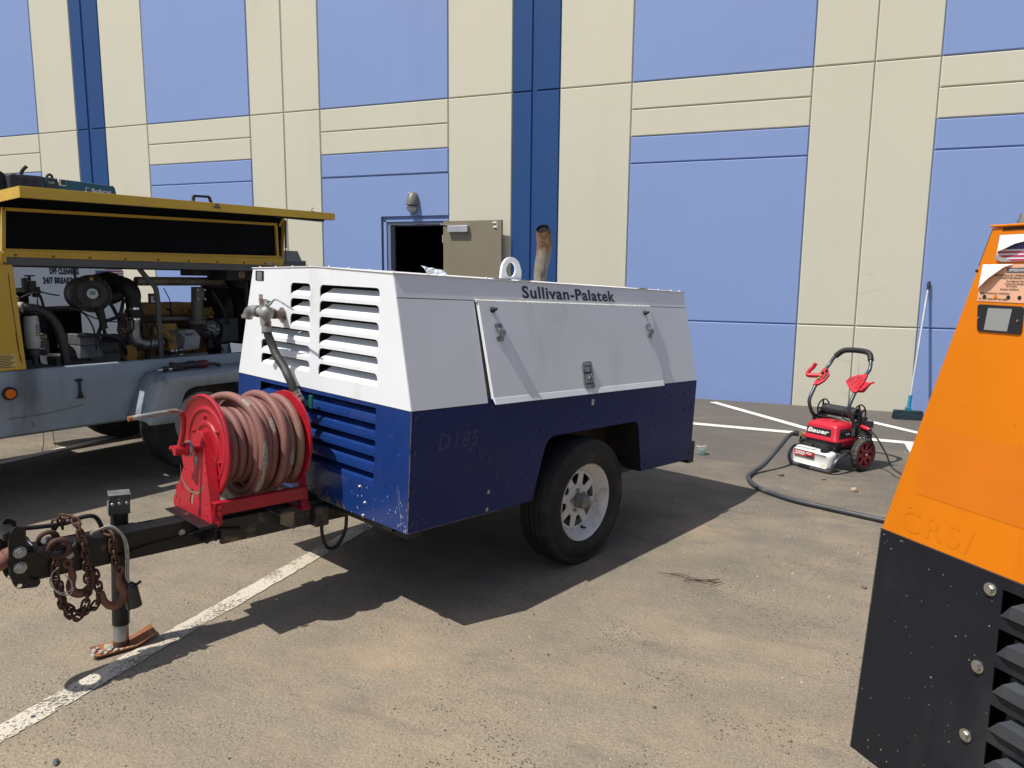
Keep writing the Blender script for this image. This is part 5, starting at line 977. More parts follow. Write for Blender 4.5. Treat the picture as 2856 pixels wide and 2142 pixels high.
# ---- engine bay
b=MB(); b.box(0.45,0.985,0.50,0.70,1.490,1.545); b.box(0.62,0.985,0.30,0.58,1.455,1.545); ph=b.build('plenum_box',mat('plenum_dark',(0.022,0.023,0.028),0.6),yl,bevel=0.004,angle=0)
b=MB(); b.box(0.735,0.790,0.292,0.2995,1.478,1.530); b.build('caution_label',mat('label_tan',(0.35,0.28,0.17),0.6),ph,angle=0)
for k in range(3):
    b=MB(); b.box(0.742,0.782-0.01*(k%2),0.2895,0.2915,1.486+k*0.014,1.491+k*0.014); b.build('label_print',ink,ph,angle=0)
b=MB(); b.cyl((0.02,0.62,1.44),(1.35,0.62,1.447),0.036,n=22); b.build('exhaust_pipe',pipe_brown,yl)
# stop the far side letting too much light through: radiator pack and shroud
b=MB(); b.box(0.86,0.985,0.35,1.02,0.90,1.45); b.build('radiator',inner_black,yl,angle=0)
b=MB(); b.box(0.855,0.87,0.35,0.40,0.90,1.45); b.box(0.855,0.87,0.98,1.03,0.90,1.45); b.box(0.850,0.862,0.35,1.03,1.385,1.45); b.build('radiator_frame',dark_grey,yl,bevel=0.003,angle=0)
g=MB()
for i in range(17):
    r=0.05+i*0.0145; g.lathe([(r+0.0022*math.cos(a),0.0022*math.sin(a)) for a in [2*math.pi*j/5 for j in range(6)]],(0.80-0.0022*i,0.72,1.185),(1,0,0.0),40)
for a in range(6): an=a*math.pi/3+0.3; g.cyl((0.805,0.72,1.185),(0.77,0.72+0.285*math.cos(an),1.185+0.285*math.sin(an)),0.003,n=6)
g.build('fan_guard',mat('fan_guard_wire',(0.05,0.05,0.052),0.45,0.5),yl,kind='stuff')
b=MB(); b.lathe([(0.30,0.0),(0.30,0.07),(0.285,0.07),(0.285,0.0)],(0.79,0.72,1.185),(1,0,0),40); b.build('fan_shroud',inner_black,yl)
b=MB(); b.tube(smooth_path([(0.90,0.33,1.42),(0.92,0.30,1.30),(0.955,0.30,1.22),(0.955,0.31,1.08),(0.93,0.32,0.96),(0.86,0.36,0.89)],6),0.024,12); b.cyl((0.950,0.30,1.245),(0.955,0.30,1.215),0.028,n=14); b.build('coolant_hose',rubber,yl)
# engine block, head and rocker cover
eb=MB(); eb.box(0.10,0.70,0.72,1.10,0.82,1.06); eng=eb.build('engine_block',yellow_engine,yl,bevel=0.012,angle=0)
b=MB(); b.box(0.08,0.66,0.70,1.06,1.05,1.16); b.build('cylinder_head',mat('head_brown',(0.11,0.055,0.045),0.7,var=0.3,vs=9),yl,bevel=0.008,angle=0)
b=MB(); b.hexa([V(0.10,0.70,1.165),V(0.60,0.70,1.165),V(0.60,0.98,1.165),V(0.10,0.98,1.165),V(0.115,0.715,1.262),V(0.575,0.715,1.262),V(0.575,0.96,1.262),V(0.115,0.96,1.262)]); b.box(0.08,0.64,0.685,1.0,1.160,1.178); rc=b.build('rocker_cover',yellow_engine,yl,bevel=0.008,angle=0)
copies(bolt_mesh(yellow_engine,0.016,0.012),'cover_bolt',rc,[aim((x,0.685,1.20),(0,-1,0)) for x in (0.12,0.24,0.36,0.47,0.55)])
b=MB(); b.box(0.60,0.72,0.66,1.0,1.06,1.22); b.cyl((0.66,0.65,1.13),(0.66,0.60,1.13),0.030,n=16); b.cyl((0.70,0.66,1.17),(0.70,0.63,1.17),0.016,n=12); b.build('front_housing',yellow_engine,yl,bevel=0.01,angle=40)
b=MB(); b.box(0.045,0.24,0.44,0.60,0.985,1.105); b.cyl((0.245,0.47,1.045),(0.045,0.47,1.045),0.048,n=18); b.cyl((0.07,0.43,1.00),(0.07,0.40,1.00),0.022,n=12); b.build('fuel_pump',yellow_engine,yl,bevel=0.006,angle=40)
b=MB(); b.tube([(0.09,0.50,1.145),(0.30,0.50,1.138),(0.55,0.52,1.135)],0.020,12); b.build('manifold_pipe',mat('manifold_grey',(0.15,0.14,0.125),0.6,0.3),yl)
b=MB(); b.tube(smooth_path([(0.445,0.46,1.395),(0.438,0.45,1.30),(0.430,0.45,1.12)],5),[0.044+0.006*i/10 for i in range(11)],18); b.box(0.395,0.47,0.395,0.41,1.29,1.39); b.cyl((0.43,0.45,1.125),(0.43,0.45,1.095),0.078,n=24); b.build('turbo_riser',mat('riser_grey',(0.15,0.14,0.12),0.6,0.4,var=0.2),yl,angle=45)
b=MB()
for x,z in ((0.40,1.375),(0.465,1.375),(0.40,1.30),(0.465,1.30)): b.cyl((x,0.395,z),(x,0.375,z),0.009,n=8)
b.build('clamp_bolts',zinc_bolt,yl,kind='stuff')
b=MB(); b.cyl((0.43,0.48,1.095),(0.43,0.48,0.93),0.06,n=20); b.build('turbo_housing',mat('turbo_dark',(0.05,0.035,0.03),0.7),yl)
# bent guard with the word HOT
b=MB(); p0=[V(0.168,0.30,1.058),V(0.302,0.30,1.062),V(0.328,0.255,1.000),V(0.196,0.255,0.996)]; b.add(p0+[V(0.320,0.27,0.905),V(0.185,0.27,0.900),V(0.302,0.42,1.062),V(0.168,0.42,1.058),V(0.302,0.42,0.905),V(0.168,0.42,0.900)],[(0,1,2,3),(3,2,4,5),(0,7,6,1),(1,6,8,4,2),(0,3,5,9,7),(5,4,8,9)]); hot=b.build('heat_shield',mat('shield_silver',(0.42,0.44,0.45),0.4,0.5,var=0.15,layers=(((0.20,0.16,0.13),9,0.55,0.7,5),)),yl,angle=0)
e1=(p0[1]-p0[0]).normalized(); e2=(p0[0]-p0[3]).normalized(); lettering('hot_lettering','HOT',0.028,p0[3]+e1*0.020+e2*0.020+e1.cross(e2)*0.0008,e1,e2,ink,hot,bold=0.05,spacing=1.1)
b=MB(); b.cyl((0.175,0.29,1.040),(0.060,0.30,1.038),0.004,n=6); b.build('guard_rod',worn_iron,yl)
# alternator and belt
b=MB(); b.lathe([(0.0,0.0),(0.035,0.0),(0.066,0.012),(0.076,0.03),(0.076,0.105),(0.066,0.122),(0.035,0.13),(0.0,0.13)],(0.465,0.44,1.045),(1,0,0.0),28); al=b.build('alternator',mat('alternator_cast',(0.28,0.28,0.27),0.55,0.5,var=0.2,vs=30),yl,angle=35)
b=MB()
for i in range(14):
    a=2*math.pi*i/14; M=Matrix.Translation((0.485,0.44,1.045))@Matrix.Rotation(a,4,'X'); b.box(0.008,0.040,-0.004,0.004,0.070,0.0775,M); b.box(0.062,0.100,-0.004,0.004,0.070,0.0775,M)
b.build('vent_slots',ink,al,angle=0,kind='stuff')
b=MB(); b.cyl((0.60,0.45,1.04),(0.635,0.45,1.04),0.055,n=24); b.cyl((0.62,0.55,0.88),(0.65,0.55,0.88),0.085,n=24); b.tube([(0.625,0.39,1.05),(0.635,0.46,0.86),(0.635,0.63,0.84),(0.625,0.50,1.09)],0.008,6,closed=True); b.build('drive_belt',rubber,yl)
b=MB(); b.box(0.62,0.80,0.42,0.60,0.93,1.13); b.build('battery_box',dark_grey,yl,bevel=0.005,angle=0)
# intake elbow, clamps and cast pipe
b=MB(); b.tube(smooth_path([(-0.20,0.60,1.43),(-0.18,0.50,1.415),(-0.150,0.43,1.395),(-0.132,0.40,1.345),(-0.130,0.40,1.29),(-0.130,0.40,1.24)],6),[0.074-0.0008*i for i in range(31)],20); b.build('intake_elbow',rubber,yl,angle=60)
b=MB(); b.cyl((-0.130,0.40,1.25),(-0.130,0.40,1.17),0.050,n=22); b.cyl((-0.130,0.40,1.222),(-0.130,0.40,1.205),0.062,n=22); b.build('rubber_coupler',rubber,yl)
for z in (1.235,1.155):
    b=MB(); b.cyl((-0.132,0.40,z-0.007),(-0.132,0.40,z+0.007),0.0535,n=26); b.cyl((-0.185,0.36,z),(-0.160,0.35,z),0.008,n=8); b.build('hose_clamp',chrome,yl)
b=MB(); b.tube(smooth_path([(-0.132,0.40,1.15),(-0.134,0.40,1.06),(-0.120,0.40,0.985),(-0.065,0.40,0.955),(0.0,0.40,0.955),(0.09,0.42,0.962)],7),0.043,22); b.cyl((0.010,0.40,0.956),(0.018,0.40,0.956),0.046,n=22); b.build('charge_pipe',silver_pipe,yl,angle=60)
# air cleaners: black drums with end caps
def cleaner(c,ax,r,ln,cap):
    ac=holder('air_cleaner',yl); M=aim(c,ax); ac.matrix_local=M
    b=MB(); b.lathe([(0.0,-ln),(r*0.8,-ln),(r*0.9,-ln+0.02)]+[(r*(0.90+0.03*(k%2)),-ln+0.05+k*0.014) for k in range(8)]+[(r*0.9,-0.10),(r*0.98,-0.09),(r*1.0,-0.03),(r*0.98,-0.02)],(0,0,0),(0,0,1),44); b.build('cleaner_body',mat('cleaner_black',(0.028,0.027,0.026),0.5,var=0.25,vs=6,layers=(((0.10,0.085,0.06),6,0.52,0.74,6),)),ac,angle=35)
    b=MB(); b.lathe([(r*0.97,-0.03),(r*1.01,-0.022),(r*0.99,-0.004),(r*0.90,0.002),(r*0.86,-0.006),(r*0.80,-0.004),(r*0.76,0.006),(r*0.62,0.012),(r*0.44,0.014),(r*0.38,0.006),(r*0.30,0.006),(0.0,0.007)],(0,0,0),(0,0,1),48); b.build('cleaner_cap',MATS['cleaner_black'],ac,angle=30)
    rbm=MB(); rbm.box(r*0.80,r*0.97,-0.002,0.002,-0.004,0.006); copies(rbm.mesh('cap_rib',charcoal,0),'cap_rib',ac,[Matrix.Rotation(2*math.pi*i/16,4,'Z') for i in range(16)])
    return ac
ac=cleaner((-0.463,0.33,1.350),(-0.24,-0.97,0.03),0.134,0.34,True)
Mi=aim((-0.455,0.33,1.352),(0.30,-0.95,0.03))
b=MB(); b.cyl((0.0,0.0,0.008),(0.0,0.0,0.016),0.036,n=32); b.build('filter_label',mat('filter_label_white',(0.62,0.62,0.58),0.5),ac)
for k,w in enumerate((0.020,0.020,0.019)):
    b=MB(); b.box(-w,w,-0.004,0.003,0.0165,0.0172,Matrix.Rotation(R(180),4,'Z')@Matrix.Translation((0.0,-0.014+k*0.010,0))); b.build('label_bar',mat('label_teal',(0.02,0.16,0.22),0.5),ac,angle=0)
b=MB(); b.box(-0.012,0.014,0.093,0.116,0.003,0.010,Matrix.Rotation(R(0),4,'Z')); b.build('service_latch',mat('latch_yellow',(0.36,0.22,0.02),0.5),ac,bevel=0.002,angle=0)
b=MB(); b.cyl((-0.44,0.29,1.24),(-0.425,0.28,1.16),0.032,0.026,n=14); b.cyl((-0.428,0.28,1.165),(-0.42,0.28,1.10),0.022,0.030,n=14); b.cyl((-0.42,0.28,1.10),(-0.40,0.29,1.02),0.012,n=10); b.build('dust_valve',rubber,yl)
cleaner((-0.185,0.62,1.385),(-0.15,-0.98,0.03),0.125,0.30,True)
# bent guard pipe in front, loom and hoses
b=MB(); b.tube(smooth_path([(-0.215,0.16,1.56),(-0.185,0.15,1.51),(-0.135,0.15,1.45),(-0.092,0.15,1.40),(-0.078,0.15,1.33),(-0.074,0.15,1.20),(-0.070,0.15,0.86)],7),0.0185,14); b.build('guard_pipe',mat('guard_pipe_grey',(0.075,0.075,0.078),0.5,0.2,layers=(((0.15,0.12,0.09),10,0.56,0.72,5),)),yl,angle=60)
b=MB(); b.tube(smooth_path([(-0.985,0.24,1.255),(-0.93,0.22,1.262),(-0.86,0.21,1.245),(-0.80,0.20,1.19),(-0.765,0.19,1.11),(-0.745,0.18,1.0),(-0.735,0.18,0.86)],7),0.030,16); b.build('oil_hose',mat('braided_oil_hose',(0.020,0.020,0.022),0.35,var=0.5,vs=90,bump=0.002,bs=220),yl,angle=60)
b=MB(); b.lathe([(0.0,0.08),(0.038,0.08),(0.044,0.07),(0.045,0.045),(0.047,0.04),(0.047,-0.115),(0.043,-0.12),(0.040,-0.135),(0.0,-0.14)],(-0.908,0.25,1.125),(0,0.0,1),30); of=b.build('oil_filter',mat('filter_white',(0.55,0.55,0.53),0.4),yl,angle=40)
for k in range(3):
    b=MB(); b.box(-0.908+0.008,-0.908+0.028,0.2010,0.2035,1.130-k*0.027,1.150-k*0.027); b.build('filter_pictogram',mat('picto_blue',(0.02,0.03,0.07),0.5),of,angle=0)
    b=MB(); b.box(-0.908+0.012,-0.908+0.022,0.1995,0.2012,1.134-k*0.027,1.144-k*0.027); b.build('pictogram_mark',sticker_white,of,angle=0)
b=MB(); b.cyl((-0.908,0.25,0.985),(-0.905,0.25,0.94),0.036,n=16); b.cyl((-0.90,0.26,0.94),(-0.895,0.26,0.88),0.018,n=12); b.build('filter_base',dark_grey,yl)
b=MB(); b.cyl((-0.86,0.30,1.06),(-0.80,0.30,1.06),0.017,n=12); b.build('hydraulic_fitting',worn_iron,yl)
b=MB(); b.box(-1.05,-0.965,0.25,0.45,1.20,1.34); b.cyl((-0.99,0.25,1.265),(-0.955,0.22,1.265),0.036,n=18); b.build('separator_manifold',mat('manifold_cream',(0.36,0.31,0.25),0.55,var=0.15),yl,bevel=0.01,angle=40)
b=MB(); b.cyl((-0.97,0.50,0.90),(-0.97,0.50,1.335),0.15,n=30); b.cyl((-0.97,0.50,1.335),(-0.97,0.50,1.365),0.165,n=30); b.build('separator_tank',inner_black,yl)
b=MB(); b.cyl((-0.895,0.26,1.36),(-0.895,0.26,1.44),0.036,n=16); b.cyl((-0.895,0.26,1.44),(-0.895,0.26,1.475),0.010,n=8); b.box(-0.925,-0.862,0.25,0.27,1.468,1.478); b.cyl((-0.93,0.25,1.36),(-0.93,0.25,1.46),0.018,n=10); b.cyl((-0.855,0.27,1.33),(-0.855,0.27,1.40),0.024,n=12); b.build('regulator_valve',rubber,yl,bevel=0.003)
b=MB(); b.box(-1.04,-0.90,0.30,0.50,1.365,1.395); b.build('shelf_bracket',mat('bracket_grey',(0.22,0.22,0.21),0.5),yl,angle=0)
def loom(name,pts,r=0.006,m=rubber):
    b=MB(); b.tube(smooth_path(pts,7),r,8); b.build(name,m,yl)
loom('air_line',[(-0.84,0.24,1.375),(-0.88,0.20,1.32),(-0.875,0.19,1.27),(-0.80,0.19,1.255),(-0.70,0.19,1.262),(-0.62,0.19,1.240),(-0.56,0.19,1.20),(-0.45,0.19,1.16),(-0.33,0.19,1.15),(-0.24,0.22,1.16)],0.0045)
loom('air_line',[(-0.78,0.22,1.262),(-0.66,0.21,1.252),(-0.58,0.21,1.21),(-0.53,0.21,1.12),(-0.51,0.22,1.02),(-0.50,0.24,0.95)],0.006)
loom('air_line',[(-0.97,0.22,1.33),(-0.92,0.20,1.355),(-0.85,0.21,1.365),(-0.78,0.24,1.35),(-0.70,0.30,1.34)],0.005)
loom('fuel_line',[(-0.62,0.24,1.06),(-0.45,0.22,1.055),(-0.36,0.22,1.03),(-0.30,0.24,0.96),(-0.27,0.28,0.90)],0.014)
loom('fuel_line',[(-0.28,0.30,1.20),(-0.30,0.28,1.14),(-0.32,0.27,1.08),(-0.29,0.26,1.02)],0.010)
loom('wiring_loom',[(0.50,0.36,1.02),(0.53,0.35,0.95),(0.57,0.35,0.90),(0.58,0.36,0.84)],0.007)
loom('wiring_loom',[(0.46,0.36,1.01),(0.50,0.34,0.96),(0.55,0.34,0.93),(0.60,0.35,0.86)],0.006)
loom('sensor_wire',[(-0.34,0.26,0.99),(-0.355,0.25,0.95),(-0.33,0.24,0.93),(-0.315,0.24,0.88)],0.0025,mat('wire_red',(0.30,0.05,0.04),0.5))
# compressor element: castings low in the bay
b=MB(); b.box(-0.60,-0.47,0.26,0.44,0.985,1.065); b.hexa([V(-0.62,0.24,0.895),V(-0.44,0.24,0.895),V(-0.44,0.46,0.895),V(-0.62,0.46,0.895),V(-0.60,0.27,0.985),V(-0.47,0.27,0.985),V(-0.47,0.44,0.985),V(-0.60,0.44,0.985)]); b.build('unloader_valve',mat('casting_grey',(0.10,0.10,0.105),0.6,0.2,var=0.25,vs=14),yl,bevel=0.008,angle=0)
b=MB(); b.box(-0.70,-0.25,0.40,0.70,0.84,0.90); b.cyl((-0.40,0.60,0.91),(-0.05,0.60,0.91),0.10,n=28); b.cyl((-0.20,0.60,0.91),(-0.17,0.60,0.91),0.125,n=28); b.build('screw_element',MATS['casting_grey'],yl,angle=40)
b=MB(); b.cyl((-0.155,0.55,0.885),(0.03,0.56,0.885),0.095,n=28); b.box(-0.20,-0.12,0.40,0.45,0.80,0.955); b.build('bell_housing',yellow_engine,yl,angle=40)
b=MB(); b.box(-0.38,-0.30,0.26,0.40,0.995,1.045); b.cyl((-0.36,0.26,1.02),(-0.36,0.235,1.02),0.012,n=8); b.build('solenoid_block',rubber,yl,bevel=0.004,angle=0)
b=MB(); b.tube(smooth_path([(0.035,0.26,1.045),(0.050,0.24,1.03),(0.066,0.23,1.0),(0.074,0.23,0.95),(0.074,0.23,0.90)],5),0.034,16); b.build('water_pipe',yellow_engine,yl,angle=60)
b=MB(); b.cyl((0.075,0.23,0.915),(0.077,0.23,0.875),0.036,n=18); b.build('rubber_sleeve',rubber,yl)
for z in (0.910,0.872):
    b=MB(); b.cyl((0.075,0.23,z-0.006),(0.075,0.23,z+0.006),0.0395,n=20); b.cyl((0.105,0.20,z),(0.135,0.195,z+0.004),0.007,n=8); b.build('hose_clamp',chrome,yl)
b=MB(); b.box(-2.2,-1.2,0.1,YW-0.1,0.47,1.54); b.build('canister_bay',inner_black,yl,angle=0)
b=MB(); b.box(0.055,0.13,0.50,0.515,1.265,1.345); wb=b.build('warning_board',ink,yl,angle=0)
b=MB(); b.box(0.068,0.118,0.492,0.4995,1.275,1.335); b.build('warning_sticker',sticker_white,wb,angle=0)
b=MB(); b.box(0.068,0.118,0.4885,0.4915,1.322,1.335); b.build('sticker_header',sign_red,wb,angle=0)
b=MB(); b.box(0.082,0.090,0.4885,0.4915,1.292,1.318); b.box(0.094,0.106,0.4885,0.4915,1.290,1.312); b.build('sticker_figure',ink,wb,angle=0)
rg=random.Random(77)
for k in range(16):
    x0=rg.uniform(-0.95,0.75); y0=rg.uniform(0.22,0.6); z0=rg.uniform(0.95,1.4); dx=rg.uniform(-0.22,0.28)
    loom('wiring_loom',[(x0,y0,z0),(x0+dx*0.3,y0-0.04,z0-rg.uniform(0.02,0.12)),(x0+dx*0.7,y0-rg.uniform(-0.03,0.04),z0-rg.uniform(0.06,0.25)),(x0+dx,y0+0.05,max(0.86,z0-rg.uniform(0.1,0.45)))],rg.choice((0.004,0.006,0.009,0.013)),MATS['black_rubber'])
for k in range(12):
    x0=rg.uniform(-0.85,0.70); y0=rg.uniform(0.45,0.75); z0=rg.uniform(0.86,0.98); w=rg.uniform(0.04,0.10)
    b=MB(); b.box(x0,x0+w,y0,y0+w,z0,z0+rg.uniform(0.03,0.10)); b.cyl((x0+w/2,y0,z0+0.02),(x0+w/2,y0-0.03,z0+0.02),w*0.25,n=10); b.build('engine_bracket',rg.choice((MATS['casting_grey'],yellow_engine,dark_grey,inner_black)),yl,bevel=0.004,angle=0)
b=MB(); b.box(-0.53,-0.27,0.90,1.20,0.85,1.205); b.build('receiver_housing',inner_black,yl,bevel=0.02,angle=0)
b=MB(); b.cyl((-0.56,0.86,1.22),(-0.20,0.86,1.23),0.022,n=12); b.build('cross_pipe',dark_grey,yl)
# tools lying on the fender
FT=YM@Matrix.Translation((0,0,0))
wr=thing('air_ratchet','red and black air ratchet lying on the grey fender of the yellow compressor','ratchet',YM)
b=MB(); b.hexa([V(-0.155,-0.15,0.800),V(-0.075,-0.16,0.800),V(-0.075,-0.10,0.800),V(-0.155,-0.09,0.800),V(-0.155,-0.15,0.862),V(-0.080,-0.16,0.850),V(-0.080,-0.10,0.850),V(-0.155,-0.09,0.862)]); b.build('battery_pack',black_plastic,wr,bevel=0.006,angle=0)
b=MB(); b.cyl((-0.075,-0.128,0.828),(0.050,-0.128,0.830),0.026,n=16); b.box(-0.03,0.03,-0.135,-0.12,0.852,0.862); b.build('tool_body',black_plastic,wr,angle=40)
b=MB(); b.lathe([(0.026,0.0),(0.029,0.01),(0.030,0.06),(0.024,0.085),(0.013,0.095)],(0.050,-0.128,0.829),(1,0,0),18); b.build('tool_grip',mat('tool_red',(0.09,0.008,0.012),0.4),wr,angle=40)
b=MB(); b.tube([(0.14,-0.128,0.828),(0.19,-0.130,0.824),(0.235,-0.132,0.812)],[0.012,0.010,0.013],12); b.cyl((0.225,-0.132,0.800),(0.225,-0.132,0.826),0.016,n=14); b.build('ratchet_head',black_plastic,wr)
sk=thing('socket_adapter','small chrome socket with a black sleeve lying on the grey fender edge','socket',YM)
b=MB(); b.cyl((-0.275,-0.15,0.816),(-0.235,-0.15,0.816),0.0135,n=16); b.cyl((-0.200,-0.15,0.816),(-0.170,-0.15,0.816),0.0125,n=16); b.build('socket_end',chrome,sk)
b=MB(); b.cyl((-0.24,-0.15,0.818),(-0.198,-0.15,0.818),0.0175,n=14); b.build('socket_sleeve',black_plastic,sk)

# ================================================================== SERVICE TRUCK AND WELDER BEHIND
TKM=YM
tk=thing('service_truck','white service truck body lettered DPF CLEANING behind the yellow compressor','truck',YM)
b=MB(); b.box(-3.6,1.19,3.02,4.95,0.72,2.24); b.build('truck_body',truck_white,tk,bevel=0.01,angle=0)
for x0,x1,z0,z1 in ((-1.6,-0.62,0.80,2.15),(-0.60,0.66,0.80,2.15),(0.69,1.17,0.80,2.15)):
    b=MB(); b.box(x0,x1,3.0,3.022,z0,z1); b.build('cabinet_door',truck_white,tk,bevel=0.006,angle=0)
b=MB(); b.box(0.664,0.686,3.004,3.03,0.80,2.15); b.build('door_seal',dark_grey,tk,angle=0)
b=MB(); b.box(0.80,0.93,2.985,3.0,1.095,1.125); b.box(0.815,0.915,2.975,2.988,1.10,1.12); b.build('cabinet_handle',galv,tk,bevel=0.003,angle=0)
lettering('truck_lettering','DPF CLEANING',0.058,V(0.427,2.9985,1.488),(1,0,0),(0,0,1),ink,tk,bold=0.24,fit=0.285,spacing=1.12)
lettering('truck_lettering','24/7 BREAKDOWN',0.058,V(0.360,2.9985,1.393),(1,0,0),(0,0,1),ink,tk,bold=0.24,fit=0.42,spacing=1.12)
def flag(par,o,ex,ey,w,h,pre='flag'):
    o=Vector(o); ex=Vector(ex).normalized(); ey=Vector(ey).normalized(); ez=ex.cross(ey); 
    def r_(x0,x1,y0,y1,d,m,nm):
        b=MB(); b.poly([o+ex*x0+ey*y0+ez*d,o+ex*x1+ey*y0+ez*d,o+ex*x1+ey*y1+ez*d,o+ex*x0+ey*y1+ez*d]); return b.build(nm,m,par,angle=0)
    f=r_(0,w,0,h,0.0006,sticker_white,pre+'_field')
    b=MB()
    for k in range(0,13,2): y0=h*k/13; y1=h*(k+1)/13; b.poly([o+ex*0+ey*y0+ez*0.0012,o+ex*w+ey*y0+ez*0.0012,o+ex*w+ey*y1+ez*0.0012,o+ex*0+ey*y1+ez*0.0012])
    b.build(pre+'_stripes',flag_red,par,angle=0); r_(0,w*0.42,h*6/13,h,0.0018,flag_blue,pre+'_canton')
    b=MB(); 
    for j in range(9):
        for i in range(6 if j%2==0 else 5):
            cx=w*0.42*((i+0.5 if j%2==0 else i+1.0)/6); cy=h*6/13+h*7/13*(j+0.6)/9.2; c=o+ex*cx+ey*cy+ez*0.0024; b.poly([c+(ex*math.cos(a)+ey*math.sin(a))*h*0.0175 for a in [2*math.pi*k/6 for k in range(6)]])
    b.build(pre+'_stars',sticker_white,par,angle=0)
flag(tk,V(0.882,2.998,1.375),(1,0,0),(0,0,1),0.30,0.155)
b=MB(); b.box(0.985,1.16,2.996,2.9995,1.545,1.60); tb_=b.build('data_plate',sticker_white,tk,angle=0)
b=MB(); b.box(0.985,1.16,2.994,2.9955,1.545,1.548); b.box(1.068,1.071,2.994,2.9955,1.545,1.60); b.box(1.0,1.05,2.994,2.9955,1.555,1.568); b.build('plate_print',ink,tb_,angle=0)
for x in (-2.6,0.35):
    wh=holder('wheel',tk); wh.matrix_local=aim((x,3.14,0.42),(0,-1,0)); put('tyre',tyre_mesh(0.42,0.25,0.25,tyre_mat,60,4,0.01),wh); b=MB(); b.lathe([(0.25,-0.08),(0.26,0.08),(0.24,0.09),(0.20,0.02),(0.08,0.03),(0.0,0.06)],(0,0,0),(0,0,1),36); b.build('rim',rim_grey,wh)
b=MB(); b.box(-3.6,1.15,3.3,4.7,0.55,0.72); b.build('truck_chassis',dark_grey,tk,angle=0)
wl=thing('engine_welder','teal and black engine driven welder lettered Bobcat on top of the white truck body','welder',YM@Matrix.Translation((0,3.0,2.24))@Matrix.Rotation(0,4,'Z'))
def wp(name,pts,m,y0=0.02,y1=0.56,bevel=0.006,par=None,**k):
    b=MB(); b.prism([(x,z) for x,z in pts],(0,0,0),(1,0,0),(0,0,1),-y1,-y0); return b.build(name,m,par or wl,bevel=bevel,angle=0,**k)
zt=0.215
wp('welder_case',[(0.42,0.0),(1.155,0.0),(1.150,0.165),(1.135,0.198),(0.78,0.206),(0.42,0.212)],teal_paint,label='teal welder side case')
wp('end_bezel',[(1.135,0.0),(1.182,0.0),(1.170,0.100),(1.155,0.175),(1.135,0.205)],charcoal)
wp('engine_end',[(0.122,0.0),(0.425,0.0),(0.425,0.212),(0.40,0.214),(0.15,0.206),(0.122,0.190)],charcoal,0.0,0.58)
b=MB()
for c_ in range(3):
    for k in range(8): x0=0.145+c_*0.086; b.box(x0,x0+0.070,-0.003,0.012,0.055+k*0.0165,0.063+k*0.0165)
b.build('vent_slats',ink,wl,angle=0,kind='stuff')
wp('fuel_cover',[(0.455,0.10),(0.565,0.10),(0.565,0.19),(0.545,0.205),(0.455,0.212)],charcoal,-0.008,0.02,0.006)
b=MB(); b.box(0.468,0.525,-0.014,-0.006,0.15,0.17); b.build('fuel_gauge',galv,wl,bevel=0.002,angle=0)
wp('top_latch',[(0.570,0.140),(0.645,0.140),(0.645,0.206),(0.572,0.209)],sticker_white,-0.006,0.02,0.004)
wp('latch_inset',[(0.592,0.150),(0.640,0.150),(0.640,0.200),(0.592,0.202)],charcoal,-0.010,-0.004,0.002)
b=MB(); b.tube(smooth_path([(0.575,0.25,0.20),(0.575,0.25,0.245),(0.595,0.25,0.268),(0.618,0.25,0.262),(0.628,0.25,0.235),(0.630,0.25,0.20)],5),0.013,10); b.build('lifting_hook',rubber,wl)
b=MB(); b.tube(smooth_path([(0.318,0.2,0.20),(0.318,0.2,0.25),(0.335,0.19,0.285),(0.358,0.17,0.315)],5),0.017,12); b.build('welder_exhaust',rubber,wl)
lettering('welder_lettering','Bobcat',0.042,V(0.905,0.0175,0.108),(1,0,0),(0.0,0,1),sticker_white,wl,bold=0.10,fit=0.205,spacing=1.0)
b=MB(); b.tube(smooth_path([(0.86,0.016,0.072),(0.92,0.016,0.088),(0.99,0.016,0.092),(1.05,0.016,0.086)],6),0.0022,5); b.tube(smooth_path([(0.84,0.016,0.062),(0.93,0.016,0.076),(1.02,0.016,0.074)],6),0.0016,5); b.box(0.985,1.015,0.016,0.019,0.070,0.078); b.box(1.04,1.11,0.016,0.019,0.068,0.078); b.build('swoosh_print',sticker_white,wl)
fl_=thing('cable_drum','black round cable drum standing left of the teal welder','drum',YM@Matrix.Translation((0.03,3.1,2.24)))
b=MB(); b.cyl((0,-0.02,0.115),(0,0.02,0.115),0.125,n=40); b.cyl((0,0.20,0.115),(0,0.24,0.115),0.125,n=40); b.cyl((0,0.02,0.115),(0,0.20,0.115),0.07,n=24); b.build('drum_shell',rubber,fl_,angle=40)
b=MB(); b.add([(-0.02,-0.0205,0.135),(0.02,-0.0205,0.135),(0.0,-0.0205,0.168)],[(0,1,2)]); b.build('warning_triangle',mat('label_cream',(0.42,0.40,0.33),0.5),fl_,angle=0)
# ================================================================== ORANGE COMPRESSOR AT THE RIGHT
OM=frame((0.1613,1.7289,0.460),R(-48.296))
og=thing('orange_compressor','orange over black compressor close by with peeling flag and emission stickers','air compressor',OM)
OW=1.20; OD=2.2
sx=lambda z: 0.034+(z-0.530)*(0.216-0.034)/(1.152-0.530)     # left edge of the leaning upper part
